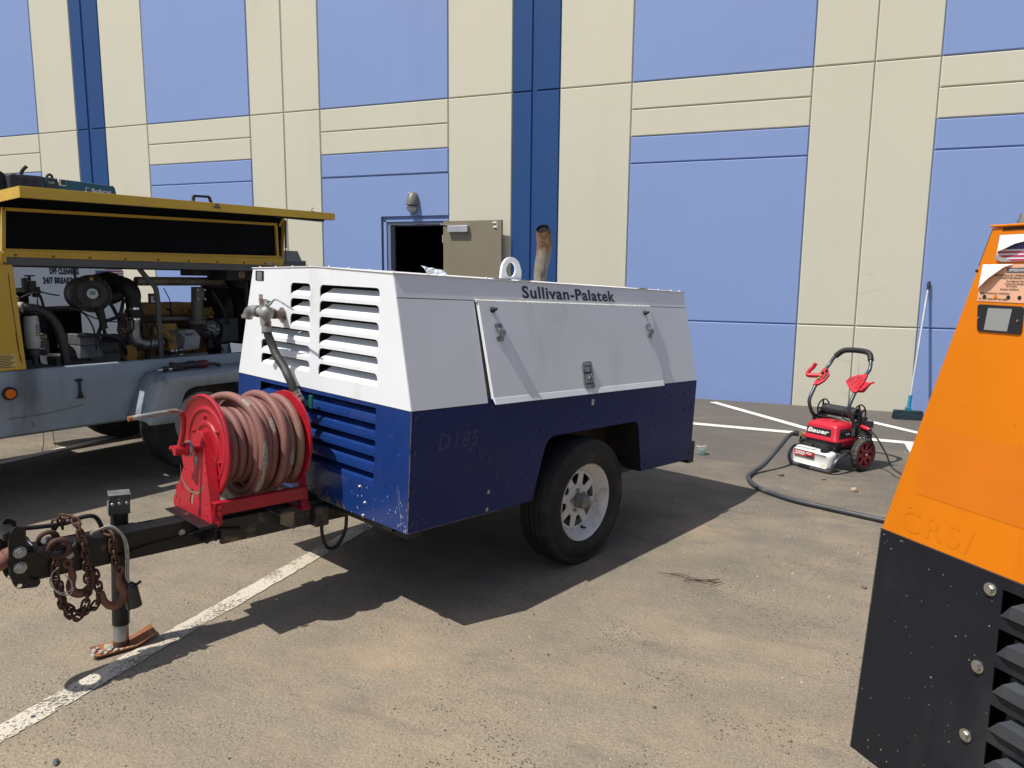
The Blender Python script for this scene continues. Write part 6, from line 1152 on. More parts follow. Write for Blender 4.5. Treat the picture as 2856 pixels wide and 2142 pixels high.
# black lower front: sheet with louver openings
lr=[]
for k in range(7):
    zt_=0.507-k*0.0742; lr.append((0.306,0.306+0.56,zt_,zt_-0.048))
holes=[rect(a,zb,b_,zt_) for a,b_,zt_,zb in lr]
plate('lower_front_panel',[(0.0,0.0),(OW,0.0),(OW-0.034,0.528),(0.034,0.528)],holes,0.004,(0,0,0),FX,FZ,black_panel,og,bevel=0.0008,label='black lower front panel with louvers and bolts')
for a,b_,zt_,zb in lr:
    k=MB(); h=zt_-zb; pr=[(0.0,zb-0.001),(-0.012,zb+h*0.12),(-0.012,zb+h*0.60),(0.030,zb+h*0.98)]
    # hooded blade: stands proud of the sheet at the sill, folds back in
    cut=[0.0,0.026,0.026,0.052]; vs=[]
    for (y,z),c_ in zip(pr,cut): vs += [(a+c_,y,z),(b_-c_,y,z)]
    k.add(vs,[(2*i,2*i+1,2*i+3,2*i+2) for i in range(3)]+[(0,2,4),(1,5,3)]); s=k.build('louver',louver_black,og,angle=0); sm=s.modifiers.new('thick','SOLIDIFY'); sm.thickness=0.003; sm.offset=0
b=MB(); b.box(0.25,0.95,0.06,0.08,0.0,0.52); b.build('filter_foam',foam_black,og,angle=0)
plate('upper_front_panel',[(0.034,0.531),(OW-0.034,0.531),(OW-0.216,1.150),(0.216,1.150)],[],0.004,(0,0,0),FX,FZ,orange_paint,og,bevel=0.001,label='sun bleached orange upper front panel')
b=MB(); b.poly([(0,0,0),(0,OD,0),(0.034,OD,0.528),(0.034,0,0.528)]); b.build('lower_side_panel',black_panel,og,angle=0)
b=MB(); b.poly([(0.034,0,0.531),(0.034,OD,0.531),(0.216,OD,1.150),(0.216,0,1.150)]); b.build('upper_side_panel',orange_paint,og,angle=0)
b=MB(); b.poly([(OW,0,0),(OW,OD,0),(OW-0.034,OD,0.528),(OW-0.034,0,0.528)]); b.build('lower_side_panel',black_panel,og,angle=0)
b=MB(); b.poly([(OW-0.034,0,0.531),(OW-0.034,OD,0.531),(OW-0.216,OD,1.150),(OW-0.216,0,1.150)]); b.poly([(0.034,OD,0.531),(OW-0.034,OD,0.531),(OW-0.216,OD,1.15),(0.216,OD,1.15)]); b.build('upper_side_panel',orange_paint,og,angle=0)
b=MB(); b.box(0,OW,0.004,OD,-0.004,0.0); b.box(0.3,0.9,-0.5,0.0,-0.06,0.0) if False else None; b.build('belly_pan',inner_black,og,angle=0)
b=MB(); b.box(0.212,OW-0.212,-0.006,OD,1.1510,1.1555); b.build('roof_sheet',orange_paint,og,bevel=0.002,angle=0)
b=MB(); b.hexa([V(0.2345,-0.0035,1.1455),V(0.30,-0.0035,1.1455),V(0.30,-0.002,1.1455),V(0.2345,-0.002,1.1455),V(0.238,-0.0035,1.149),V(0.30,-0.0035,1.149),V(0.30,-0.002,1.149),V(0.238,-0.002,1.149)]); b.build('roof_gap',inner_black,og,angle=0)
b=MB(); b.cyl((0.262,0.012,1.155),(0.262,0.012,1.162),0.011,n=16); b.cyl((0.262,0.012,1.162),(0.262,0.012,1.172),0.0085,n=6); b.build('roof_bolt',zinc_bolt,og)
b=MB(); b.tube([(0.196,-0.001,1.083),(0.2155,-0.001,1.148)],0.0011,6); b.cyl((0.1935,-0.003,1.074),(0.1935,0.003,1.076),0.0028,n=8); b.build('hood_seam',ink,og)
b=MB(); b.tube([(0.030,-0.001,0.5295),(OW-0.03,-0.001,0.5295)],0.0016,5); b.build('waist_seam',ink,og)
b=MB(); b.tube([(-0.001,0,0.0),(0.033,0,0.529)],0.0022,6); b.build('folded_edge',MATS['black_louver_paint'],og)
copies(bolt_mesh(zinc_bolt,0.0098,0.0085),'panel_bolt',og,[aim((0.284,-0.002,0.499),(0,-1,0)),aim((0.276,-0.002,0.343),(0,-1,0),0.5),aim((0.267,-0.002,0.198),(0,-1,0),0.2),aim((0.262,-0.002,0.055),(0,-1,0))])
# where an old decal shielded the paint, and ghost letters
b=MB(); y=-0.0026; b.poly([(0.118,y,0.772),(0.62,y,0.765),(0.62,y,0.628),(0.109,y,0.630)]); b.build('decal_shadow',orange_ghost,og,angle=0)
lettering('faint_letters','CRS/',0.047,V(0.079,-0.0026,0.548),FX,FZ,orange_letter,og,bold=0.06,spacing=1.25,th=0.0)
# stickers: emission label with a curled corner, flag decal peeling, black plate
y=-0.0030
b=MB(); b.poly([(0.2005,y,1.020),(0.44,y,1.018),(0.44,y,1.086),(0.205,y,1.086)]); es=b.build('emission_label',sticker_peach,og,angle=0)
b=MB(); b.poly([(0.251,y-0.0006,1.080),(0.44,y-0.0006,1.080),(0.44,y-0.0006,1.071),(0.251,y-0.0006,1.071)]); b.build('label_header',mat('header_grey',(0.09,0.09,0.10),0.5),es,angle=0)
lettering('label_text','EMISSION CONTROL INFORMATION',0.0042,V(0.256,y-0.0009,1.0735),FX,FZ,sticker_white,es,th=0.0003)
for k,(z,x0,t_) in enumerate(((1.0655,0.228,'THIS PORTABLE AIR COMPRESSOR HAS AN INTERNAL'),(1.0610,0.238,'COMBUSTION ENGINE STANDARDS UNDER EPA'),(1.0555,0.253,'For additional information'),(1.0510,0.250,'Contact the manufacturer'),(1.0465,0.254,'Ph 219-874'),(1.0415,0.243,'Emission compliance'),(1.0340,0.206,'Engine Manufacturer Certification'),(1.0235,0.204,'DO NOT REMOVE THIS LABEL'))):
    lettering('label_text',t_,0.0028,V(x0,y-0.0008,z),FX,FZ,ink,es,th=0.0003)
b=MB(); b.cyl((0,0,0),(0,0,0.0006),0.0034,n=16); copies(b.mesh('punch_dot',ink),'punch_dot',es,[aim((x,y-0.0004,1.0285),(0,-1,0)) for x in (0.2145,0.2590,0.2790,0.3000,0.3210,0.3420)]); b=MB(); b.cyl((0.2355,y-0.0004,1.0288),(0.2355,y-0.0010,1.0288),0.0034,n=16); b.build('punch_hole',orange_paint,es)
b=MB(); rows=[]   # the corner turned up over itself
for i in range(7):
    t=i/6; a=math.pi*0.80*t; d=0.012*t
    p=V(0.2035+0.052*1,y,1.0855); q=V(0.2015,y,1.043)
    off=0.010*math.sin(a); back=V(0.5,0,-0.6)*0.0
    rows.append([p+V(-0.052*(1-t)+0.000*t,-off*0.35,0.0),q+V(0.0,-off*0.5,0.045*(1-t)*0.0)])
b.add([(0.2055,y-0.0012,1.0862),(0.262,y-0.0012,1.0862),(0.250,y-0.0065,1.0815),(0.2265,y-0.012,1.0615),(0.2075,y-0.008,1.0450),(0.2013,y-0.0015,1.0430)],[(0,1,2,3),(0,3,4,5)]); b.build('curled_corner',sticker_white,es,angle=60)
b=MB(); b.add([(0.2335,y,1.1365),(0.44,y,1.1365),(0.44,y,1.0905),(0.240,y,1.0905),(0.2265,y,1.0965),(0.2300,y,1.1110)],[(0,1,2,3,4,5)]); fs=b.build('flag_backing',sticker_white,og,angle=0)
flag(fs,V(0.2315,y-0.0006,1.0915),(1,0,0),(0,0,1),0.16,0.0440,'flag')
b=MB(); b.add([(0.2335,y-0.0030,1.1368),(0.30,y-0.0030,1.1368),(0.290,y-0.0065,1.1265),(0.268,y-0.012,1.1205),(0.246,y-0.010,1.1110),(0.2320,y-0.004,1.1085)],[(0,1,2,3),(0,3,4,5)]); b.build('peeled_strip',sticker_white,fs,angle=60)
b=MB(); b.add([(0.2265,y-0.002,1.0965),(0.2325,y-0.006,1.1035),(0.2420,y-0.007,1.0990),(0.262,y-0.003,1.0905),(0.240,y-0.002,1.0905)],[(0,1,2,3,4)]); b.build('peeled_strip',sticker_white,fs,angle=60)
b=MB(); b.add([(0.2335,y-0.0031,1.1130),(0.2475,y-0.0055,1.1215),(0.2555,y-0.0085,1.1180),(0.2400,y-0.0065,1.1118)],[(0,1,2,3)]); b.build('torn_patch',orange_ghost,fs,angle=0)
bp=rounded([(0.2030,1.0145),(0.2070,0.9655),(0.2895,0.9655),(0.2890,1.0135)],0.006,4)
pp=plate('asset_plate',bp,[],0.0022,(0,y-0.0004,0),FX,FZ,ink,og,bevel=0.0005,label='black plate under the emission label, two screws')
b=MB(); b.add([(0.2245,y-0.0018,1.0085),(0.2690,y-0.0018,1.0085),(0.2640,y-0.0018,0.9690),(0.2205,y-0.0018,0.9690)],[(0,1,2,3)]); b.build('plate_blank',mat('plate_blank_grey',(0.24,0.245,0.24),0.5),pp,angle=0)
copies(bolt_mesh(zinc_bolt,0.0028,0.002,False),'plate_screw',pp,[aim((0.2085,y-0.0015,0.990),(0,-1,0)),aim((0.2815,y-0.0015,0.989),(0,-1,0))])
for s_ in (0,1):
    pt=lambda yy,z: V((0.034+(z-0.53)*0.2926)-0.006,yy,z) if s_==0 else V(OW-(0.034+(z-0.53)*0.2926)+0.006,yy,z)
    q=[pt(0.45,0.56),pt(1.75,0.56),pt(1.75,1.04),pt(0.45,1.04)]; d_=V(0.0065 if s_==0 else -0.0065,0,0)
    b=MB(); b.hexa(q+[p+d_ for p in q]); dd=b.build('service_door',orange_paint,og,bevel=0.002,angle=0)
    c_=pt(1.1,0.66); b=MB(); b.box(c_.x-0.006,c_.x+0.006,1.06,1.14,0.60,0.72); b.build('door_latch',galv,dd,bevel=0.003,angle=0)
# what carries it: wheel and rear stand out of frame
for y_ in (1.1,):
    for x_,s_ in ((0.13,-1),(OW-0.13,1)):
        wh=holder('wheel',og); wh.matrix_local=aim((x_,y_,-0.115),(s_,0,0)); put('tyre',tyre_mesh(0.343,0.196,0.205,tyre_mat,60,4,0.009),wh); b=MB(); b.lathe([(0.196,-0.08),(0.207,-0.08),(0.207,0.084),(0.195,0.07),(0.16,0.02),(0.05,0.03),(0.04,0.08),(0,0.085)],(0,0,0),(0,0,1),40); b.build('rim',rim_white,wh)
b=MB(); b.cyl((OW/2,-0.75,-0.458),(OW/2,-0.75,0.12),0.03,n=18); b.box(OW/2-0.09,OW/2+0.09,-0.84,-0.66,-0.460,-0.450); b.box(OW/2-0.05,OW/2+0.05,-1.0,0.3,-0.10,-0.004); b.build('tongue_and_jack',black_metal,og)
# ================================================================== PRESSURE WASHER
PM_=frame((0.00306,6.34047,0),R(-37))
pw=thing('pressure_washer','red and black electric pressure washer with white soap tank and two big wheels','pressure washer',PM_)
# bent front skid frame
b=MB(); b.tube(smooth_path([(-0.005,0.30,0.150),(-0.040,0.14,0.150),(-0.055,0.05,0.135),(-0.050,-0.01,0.085),(-0.030,-0.015,0.022),(0.02,-0.02,0.016),(0.15,-0.025,0.015),(0.28,-0.02,0.016),(0.345,-0.015,0.024),(0.365,-0.01,0.085),(0.370,0.05,0.135),(0.36,0.16,0.150),(0.335,0.30,0.150)],6),0.0145,12); b.build('frame_tube',tube_grey,pw,angle=60)
b=MB(); b.tube([(-0.0,0.30,0.15),(0.33,0.30,0.15)],0.012,10); b.tube([(-0.06,0.31,0.135),(0.40,0.31,0.135)],0.010,10); b.build('axle',tube_grey,pw)
b=MB()
for i in range(9): b.box(0.065+i*0.0115,0.072+i*0.0115,-0.042,-0.010,0.0,0.030)
b.build('foot_grip',rubber,pw,angle=0,kind='stuff')
# soap tank
def shell(b,rings_):
    return b.rings(rings_)
tk_pts=lambda y,x0,x1,z0,z1,r:[V(px,y,pz) for px,pz in rounded([(x0,z0),(x1,z0),(x1,z1),(x0,z1)],r,4)]
b=MB(); b.rings([tk_pts(-0.012,0.010,0.300,0.045,0.125,0.02),tk_pts(-0.022,-0.002,0.312,0.034,0.140,0.025),tk_pts(-0.010,-0.016,0.326,0.026,0.150,0.030),tk_pts(0.030,-0.022,0.332,0.024,0.158,0.034),tk_pts(0.070,-0.012,0.322,0.028,0.160,0.03)])
b.build('soap_tank',tank_white,pw,angle=60)
b=MB(); b.box(0.0,0.165,0.004,0.055,0.158,0.166); b.build('tank_step',tank_white,pw,bevel=0.004,angle=0)
b=MB(); b.cyl((0.250,0.030,0.156),(0.250,0.030,0.176),0.036,n=24); b.cyl((0.250,0.030,0.176),(0.250,0.030,0.182),0.030,n=24); b.build('tank_cap',black_plastic,pw,angle=40)
b=MB(); b.prism(rounded([(0.004,0.096),(0.190,0.096),(0.190,0.142),(0.002,0.142)],0.006,3),(0,-0.0225,0),(1,0,0),(0,0,1),0,0.0012); lb=b.build('pressure_label',sign_red,pw,angle=0)
b=MB(); b.prism([(0.110,0.096),(0.190,0.096),(0.190,0.108),(0.125,0.108)],(0,-0.0240,0),(1,0,0),(0,0,1),0,0.0008); b.prism([(0.0,0.1395),(0.190,0.1395),(0.190,0.144),(0.0,0.144)],(0,-0.0240,0),(1,0,0),(0,0,1),0,0.0008); b.build('label_bar',ink,lb,angle=0)
lettering('pressure_lettering','2000',0.028,V(0.010,-0.0242,0.106),FX,FZ,sticker_white,lb,bold=0.16,shear=0.22,fit=0.095,spacing=1.1); lettering('pressure_lettering','PSI',0.017,V(0.114,-0.0242,0.117),FX,FZ,sticker_white,lb,bold=0.14,shear=0.22,fit=0.055,spacing=1.1)
# motor housing: black base, red hood
def rr(x0,x1,y0,y1,z,r): return [V(px,py,z) for px,py in rounded([(x0,y0),(x1,y0),(x1,y1),(x0,y1)],r,4)]
b=MB(); b.rings([rr(0.03,0.30,0.085,0.33,0.150,0.03),rr(0.022,0.312,0.075,0.335,0.175,0.03),rr(0.022,0.315,0.075,0.335,0.245,0.03)]); b.build('motor_base',black_plastic,pw,angle=50)
b=MB(); b.rings([rr(0.010,0.322,0.060,0.320,0.238,0.03),rr(0.012,0.320,0.062,0.320,0.252,0.03),rr(0.022,0.312,0.070,0.315,0.262,0.03),rr(0.026,0.310,0.076,0.312,0.343,0.034),rr(0.034,0.302,0.085,0.304,0.360,0.034),rr(0.054,0.284,0.108,0.284,0.374,0.034),rr(0.085,0.255,0.135,0.26,0.378,0.03)])
hd=b.build('motor_hood',washer_red,pw,angle=50)
b=MB(); b.cyl((0.185,0.19,0.374),(0.185,0.19,0.388),0.036,n=24); b.build('hood_boss',washer_red,pw,bevel=0.003,angle=40)
b=MB(); b.hexa([V(0.040,0.0672,0.274),V(0.262,0.0672,0.274),V(0.262,0.0735,0.274),V(0.040,0.0735,0.274),V(0.044,0.0712,0.330),V(0.258,0.0712,0.330),V(0.258,0.0805,0.330),V(0.044,0.0805,0.330)]); nb=b.build('name_plate',ink,pw,bevel=0.002,angle=0)
up_=V(0,0.0714,1); lettering('name_lettering','Bauer',0.034,V(0.050,0.0678,0.287),FX,up_,sticker_white,nb,bold=0.16,shear=0.22,fit=0.195,spacing=1.05)
b=MB(); b.hexa([V(0.3165,0.10,0.262),V(0.3165,0.255,0.262),V(0.300,0.255,0.262),V(0.300,0.10,0.262),V(0.3115,0.115,0.335),V(0.3115,0.240,0.335),V(0.300,0.240,0.335),V(0.300,0.115,0.335)]); sp=b.build('side_badge',ink,pw,bevel=0.004,angle=0)
b=MB(); b.tube([(0.3145,0.112,0.318),(0.3145,0.250,0.318)],0.0018,5); b.build('badge_line',brass,sp)
b=MB()
for y in (0.195,0.222): b.lathe([(0.008+0.0018*math.cos(a),0.0018*math.sin(a)) for a in [2*math.pi*i/6 for i in range(7)]],(0.3160,y,0.292),(1,0,0.05),14)
b.build('badge_rings',sticker_white,sp)
b=MB(); b.hexa([V(0.318,0.14,0.20),V(0.322,0.30,0.20),V(0.30,0.30,0.20),V(0.30,0.14,0.20),V(0.318,0.16,0.25),V(0.318,0.30,0.262),V(0.30,0.30,0.262),V(0.30,0.16,0.25)]); b.box(0.05,0.31,0.32,0.37,0.18,0.30); b.build('rear_cowl',washer_red,pw,bevel=0.006,angle=0)
b=MB(); b.box(0.306,0.375,0.120,0.21,0.145,0.170); b.box(0.34,0.405,0.20,0.26,0.14,0.165); b.build('side_bracket',black_plastic,pw,bevel=0.005,angle=0)
b=MB(); b.cyl((0.02,0.15,0.235),(-0.03,0.10,0.240),0.016,n=14); b.cyl((-0.03,0.10,0.240),(-0.055,0.075,0.243),0.022,n=10); iv=b.build('inlet_coupling',brass,pw)
b=MB(); b.cyl((-0.045,0.085,0.242),(-0.070,0.060,0.244),0.0245,n=12); b.cyl((0.0,0.11,0.20),(-0.02,0.07,0.19),0.012,n=8); b.tube(smooth_path([(-0.03,0.10,0.22),(-0.035,0.10,0.18),(-0.02,0.10,0.15)],4),0.009,8); b.build('coupling_nut',black_plastic,pw)
b=MB(); b.tube(smooth_path([(-0.03,0.12,0.172),(0.02,0.08,0.170),(0.10,0.075,0.168)],4),0.018,10); b.build('pump_body',black_plastic,pw)
# handle with its S bend
def hx(x): return [(x,0.25,0.28),(x,0.250,0.375),(x,0.205,0.430),(x,0.172,0.515),(x,0.215,0.600),(x,0.262,0.662),(x,0.340,0.745),(x,0.400,0.800)]
HPt=[V(*p) for p in hx(-0.030)]+[V(-0.012,0.435,0.860),V(0.035,0.468,0.915),V(0.09,0.480,0.930),V(0.21,0.480,0.932),V(0.275,0.468,0.918),V(0.315,0.435,0.868)]+[V(*p) for p in reversed(hx(0.333))]
HS=smooth_path(HPt,6); b=MB(); b.tube(HS,0.0145,12); b.build('handle_tube',tube_grey,pw,angle=60)
b=MB(); b.tube([p for p in HS if p.z>0.862],0.0225,14); b.build('handle_grip',rubber,pw,angle=60)
# control / nozzle holder left, gun holder right
def plate_on(x,pts,m,name,th=0.018,**k):
    # a moulding in the plane of the handle, its outline given as (x, along the tube from low to high)
    A=V(0,0.262,0.662); Bv=V(0,0.400,0.800); d=(Bv-A).normalized(); b=MB(); b.prism([(x+u,w) for u,w in pts],A-d.cross(FX)*0.0,FX,d,-0.004,th); return b.build(name,m,pw,bevel=0.003,angle=0,**k)
lh=plate_on(-0.030,[(-0.010,-0.050),(0.030,-0.030),(0.062,0.020),(0.068,0.085),(0.028,0.135),(-0.008,0.150),(-0.020,0.120),(-0.016,0.02)],washer_red,'nozzle_holder')
b=MB(); b.tube(smooth_path([(-0.035,0.285,0.715),(-0.075,0.27,0.712),(-0.118,0.255,0.712),(-0.122,0.262,0.738),(-0.095,0.285,0.780),(-0.080,0.292,0.812)],5),[0.019]*12+[0.016]*14,12); b.build('gun_cradle',washer_red,pw,angle=60)
A=V(0,0.262,0.662); dH=(V(0,0.400,0.800)-A).normalized(); nH=FX.cross(dH)
for i,(u,w,m_) in enumerate(((-0.002,0.020,mat('nozzle_green',(0.10,0.30,0.06),0.5)),(-0.002,0.052,mat('nozzle_tan',(0.42,0.22,0.10),0.5)),(0.000,0.084,ink),(0.020,0.112,ink))):
    p=A+V(-0.018+u,0,0)+dH*w; b=MB(); b.cyl(p+nH*0.012,p+nH*0.030,0.0125,n=16); b.cyl(p+nH*0.030,p+nH*0.034,0.008,n=12); b.build('spray_nozzle',m_,lh)
b=MB(); b.prism([(0.0+0.008,0.02),(0.026,0.03),(0.030,0.085),(0.014,0.095)],A,FX,dH,0.0185,0.0195); b.build('holder_print',ink,lh,angle=0)
rh=plate_on(0.333,[(0.008,-0.060),(0.022,-0.050),(0.030,0.060),(0.020,0.135),(-0.055,0.115),(-0.110,0.075),(-0.118,0.035),(-0.060,-0.020),(-0.020,-0.050)],washer_red,'lance_holder')
b=MB(); b.prism([(0.333-0.045,0.090),(0.333-0.012,0.104),(0.333-0.008,0.092),(0.333-0.045,0.078)],A,FX,dH,0.0185,0.020); b.prism([(0.333-0.052,0.002),(0.333-0.044,0.0),(0.333-0.018,0.070),(0.333-0.024,0.074)],A,FX,dH,0.0185,0.020); 
for i in range(5):
    for j in range(5): p=(0.333-0.102+i*0.0105,0.030+j*0.0105+i*0.0015); b.prism([(p[0],p[1]),(p[0]+0.006,p[1]),(p[0]+0.006,p[1]+0.006),(p[0],p[1]+0.006)],A,FX,dH,0.0184,0.0194)
b.build('holder_slots',mat('slot_dark_red',(0.14,0.008,0.015),0.6),rh,angle=0)
b=MB()
for i in range(9): p=A+V(0.333+0.004,0,0)+dH*(-0.02+i*0.014)+nH*0.018; b.cyl(p+V(-0.018,0,0),p+V(0.022,0,0),0.004,n=6)
b.build('grip_ribs',washer_red,rh)
b=MB(); b.tube(smooth_path([A+V(0.352,0,0)+dH*(-0.02)+nH*0.01,A+V(0.382,0,0)+dH*(-0.030)+nH*0.02,A+V(0.402,0,0)+dH*0.02+nH*0.01,A+V(0.400,0,0)+dH*0.05+nH*0.0,A+V(0.425,0,0)+dH*0.085+nH*-0.01],5),0.0085,8)
b.hexa([A+V(0.350,0,0)+dH*(-0.03),A+V(0.392,0,0)+dH*(-0.02),A+V(0.392,0,0)+dH*(-0.02)-nH*0.02,A+V(0.350,0,0)+dH*(-0.03)-nH*0.02,A+V(0.350,0,0)+dH*0.075,A+V(0.404,0,0)+dH*0.065,A+V(0.404,0,0)+dH*0.065-nH*0.02,A+V(0.350,0,0)+dH*0.075-nH*0.02]); b.build('lance_hook',washer_red,rh,bevel=0.002,angle=0)
# hose reel across the back
b=MB(); b.cyl((-0.01,0.36,0.435),(0.29,0.36,0.435),0.046,n=28); rd=b.build('reel_drum',black_plastic,pw)
def spider(x,name='reel_cheek'):
    b=MB(); rg=[(0.078+0.006*math.cos(a),0.006*math.sin(a)) for a in [2*math.pi*i/6 for i in range(7)]]; b.lathe(rg,(x,0.36,0.435),(1,0,0),32)
    for k in range(5):
        a=2*math.pi*k/5+0.5; b.cyl((x,0.36+0.02*math.cos(a),0.435+0.02*math.sin(a)),(x,0.36+0.078*math.cos(a),0.435+0.078*math.sin(a)),0.009,0.007,n=6)
    b.cyl((x-0.008,0.36,0.435),(x+0.008,0.36,0.435),0.026,n=16); b.build(name,black_plastic,pw)
spider(-0.025); spider(0.305)
b=MB(); b.box(0.30,0.36,0.33,0.39,0.35,0.42); b.box(0.36,0.42,0.34,0.38,0.345,0.40); b.box(-0.05,-0.02,0.33,0.39,0.34,0.42); b.box(-0.02,0.32,0.30,0.37,0.28,0.345); b.build('reel_bracket',black_plastic,pw,bevel=0.006,angle=0)
rg=random.Random(5)
for k in range(5):
    y=0.345+0.012*(k%3); b=MB(); b.tube(smooth_path([(-0.075+0.01*k,0.30,0.385-0.006*k),(0.02,0.255+rg.uniform(-.02,.02),0.386-0.010*k),(0.15,0.250+rg.uniform(-.02,.02),0.386-0.014*k+rg.uniform(-.008,.008)),(0.30,0.27,0.350-0.016*k),(0.40,0.33,0.300-0.016*k),(0.37,0.42,0.290-0.01*k),(0.15,0.44,0.33),(-0.05,0.40,0.36-0.01*k)],6,closed=True),0.0062,7,closed=True); b.build('wound_cord',rubber,pw)
b=MB(); b.tube(smooth_path([(0.24,0.33,0.37),(0.19,0.31,0.40),(0.20,0.33,0.47),(0.27,0.36,0.475),(0.30,0.36,0.40),(0.27,0.34,0.33),(0.25,0.32,0.30)],6),0.0055,7); b.tube(smooth_path([(0.355,0.33,0.30),(0.41,0.34,0.28),(0.43,0.37,0.22),(0.40,0.37,0.20),(0.36,0.34,0.24)],6),0.006,7); b.build('loose_cord',rubber,pw)
b=MB(); b.lathe([(0.010,0),(0.015,0.01),(0.017,0.04),(0.017,0.085),(0.013,0.10)],(0.325,0.33,0.352),(1,-0.08,-0.16),16); b.build('cord_connector',washer_red,pw,angle=50)
for p_,q_,r_ in (((0.333,0.33,0.351),(0.300,0.33,0.356),0.0145),((0.422,0.322,0.336),(0.436,0.321,0.334),0.012)):
    b=MB(); b.cyl(p_,q_,r_,n=12); b.build('connector_cuff',rubber,pw)
# wheels with knobbly tyres and red spoked hubs
def pw_wheel(x,s_):
    wh=holder('wheel',pw); wh.matrix_local=aim((x,0.31,0.133),(s_,0,0)); put('tyre',tyre_mesh(0.133,0.100,0.062,mat('washer_tyre',(0.055,0.048,0.038),0.8,var=0.3,vs=20,layers=(((0.10,0.085,0.06),12,0.5,0.7,5),)),60,2,0.010,True),wh)
    hs_=[]
    for i in range(7):
        a=2*math.pi*i/7; p=[(0.045,-0.008),(0.084,-0.019),(0.087,0.0),(0.084,0.019),(0.045,0.008)]; ca,sa=math.cos(a),math.sin(a); hs_.append([(q*ca-w*sa,q*sa+w*ca) for q,w in p])
    plate('wheel_hub',circ(0,0,0.101,48),hs_,0.012,(0,0,0.014),(1,0,0),(0,1,0),wheel_red,wh,bevel=0.0015)
    b=MB(); b.lathe([(0.101,-0.02),(0.101,0.026),(0.096,0.028),(0.094,0.018)],(0,0,0),(0,0,1),44); b.cyl((0,0,0.01),(0,0,0.028),0.026,0.020,n=20); b.build('hub_ring',wheel_red,wh,angle=40)
    b=MB(); b.cyl((0,0,0.027),(0,0,0.036),0.010,0.008,n=16); b.build('axle_cap',galv,wh); b=MB(); b.cyl((0,0,-0.02),(0,0,-0.006),0.098,n=36); b.build('hub_back',inner_black,wh)
pw_wheel(0.392,1); pw_wheel(-0.062,-1)

# ================================================================== HOSES AND CORDS ON THE GROUND
inl=PM_@V(-0.068,0.062,0.244)
pts=[inl,inl+V(-0.040,-0.075,-0.010),V(-0.105,6.215,0.185),V(-0.160,6.10,0.125),V(-0.225,6.00,0.055),V(-0.290,5.88,0.022),V(-0.318,5.73,0.020),V(-0.290,5.58,0.020),V(-0.225,5.44,0.020),V(-0.130,5.34,0.020),V(0.02,5.22,0.020),V(0.26,5.115,0.020),V(0.56,4.99,0.020),V(1.05,4.80,0.020),V(1.7,4.7,0.02),V(2.6,4.9,0.02)]
b=MB(); b.tube(smooth_path(pts,12),0.0172,14); o=b.build('water_hose',mat('dark_grey_hose',(0.038,0.043,0.048),0.5,var=0.12,vs=6,layers=(((0.12,0.11,0.095),7,0.55,0.75,6),)),angle=70); tag(o,'thick dark grey water hose curving over the asphalt from the pressure washer','hose')
c0=PM_@V(0.43,0.322,0.335)
b=MB(); b.tube(smooth_path([c0,c0+V(0.05,-0.03,-0.055),c0+V(0.115,-0.075,-0.16),c0+V(0.18,-0.13,-0.27),V(0.90,6.03,0.020),V(1.02,5.85,0.010),V(1.3,5.6,0.009),V(1.9,5.4,0.009)],9),0.0068,8); o=b.build('power_cord',rubber,angle=60); tag(o,'thin black power cord sloping from the red connector down to the ground','cord')
# ================================================================== BROOM AGAINST THE WALL
brm=thing('push_broom','long aluminium pole broom with dark bristle head leaning on the wall','broom')
hc_=V(1.115,8.945,0.07); tp=V(1.262,WY-0.022,1.485)
dirb=(tp-hc_).normalized()
b=MB(); b.cyl(hc_+dirb*0.18,tp-dirb*0.09,0.0135,n=16); b.build('pole',alu,brm)
b=MB(); b.cyl(tp-dirb*0.095,tp,0.0165,n=14); b.build('pole_cap',rubber,brm)
b=MB(); b.cyl(hc_+dirb*0.04,hc_+dirb*0.19,0.021,0.018,n=16); b.cyl(hc_+dirb*0.165,hc_+dirb*0.195,0.0205,n=16); b.box(1.085,1.145,8.915,8.975,0.095,0.13); b.build('pole_socket',blue_plastic,brm,bevel=0.002,angle=40)
b=MB(); b.box(-0.142,0.142,-0.030,0.030,0.076,0.100,Matrix.Translation((1.115,8.935,0))@Matrix.Rotation(R(5),4,'Z')); b.build('broom_block',bristle_m,brm,bevel=0.004,angle=0)
b=MB(); rg=random.Random(3); BMx=Matrix.Translation((1.115,8.935,0))@Matrix.Rotation(R(5),4,'Z')
for i in range(1500):
    x=rg.uniform(-0.140,0.140); y=rg.uniform(-0.030,0.030); tx=x*1.04+rg.uniform(-.008,.008); ty=y*1.45+rg.uniform(-.008,.008); z1=rg.uniform(0.0,0.010); z0=rg.uniform(0.075,0.098); w=0.0022
    p=[BMx@V(x-w,y,z0),BMx@V(x+w,y,z0),BMx@V(tx+w,ty+0.001,z1),BMx@V(tx-w,ty+0.001,z1)]; b.add(p,[(0,1,2,3)])
b.box(-0.135,0.135,-0.028,0.028,0.012,0.08,BMx); b.build('bristles',bristle_m,brm,angle=0,kind='stuff')
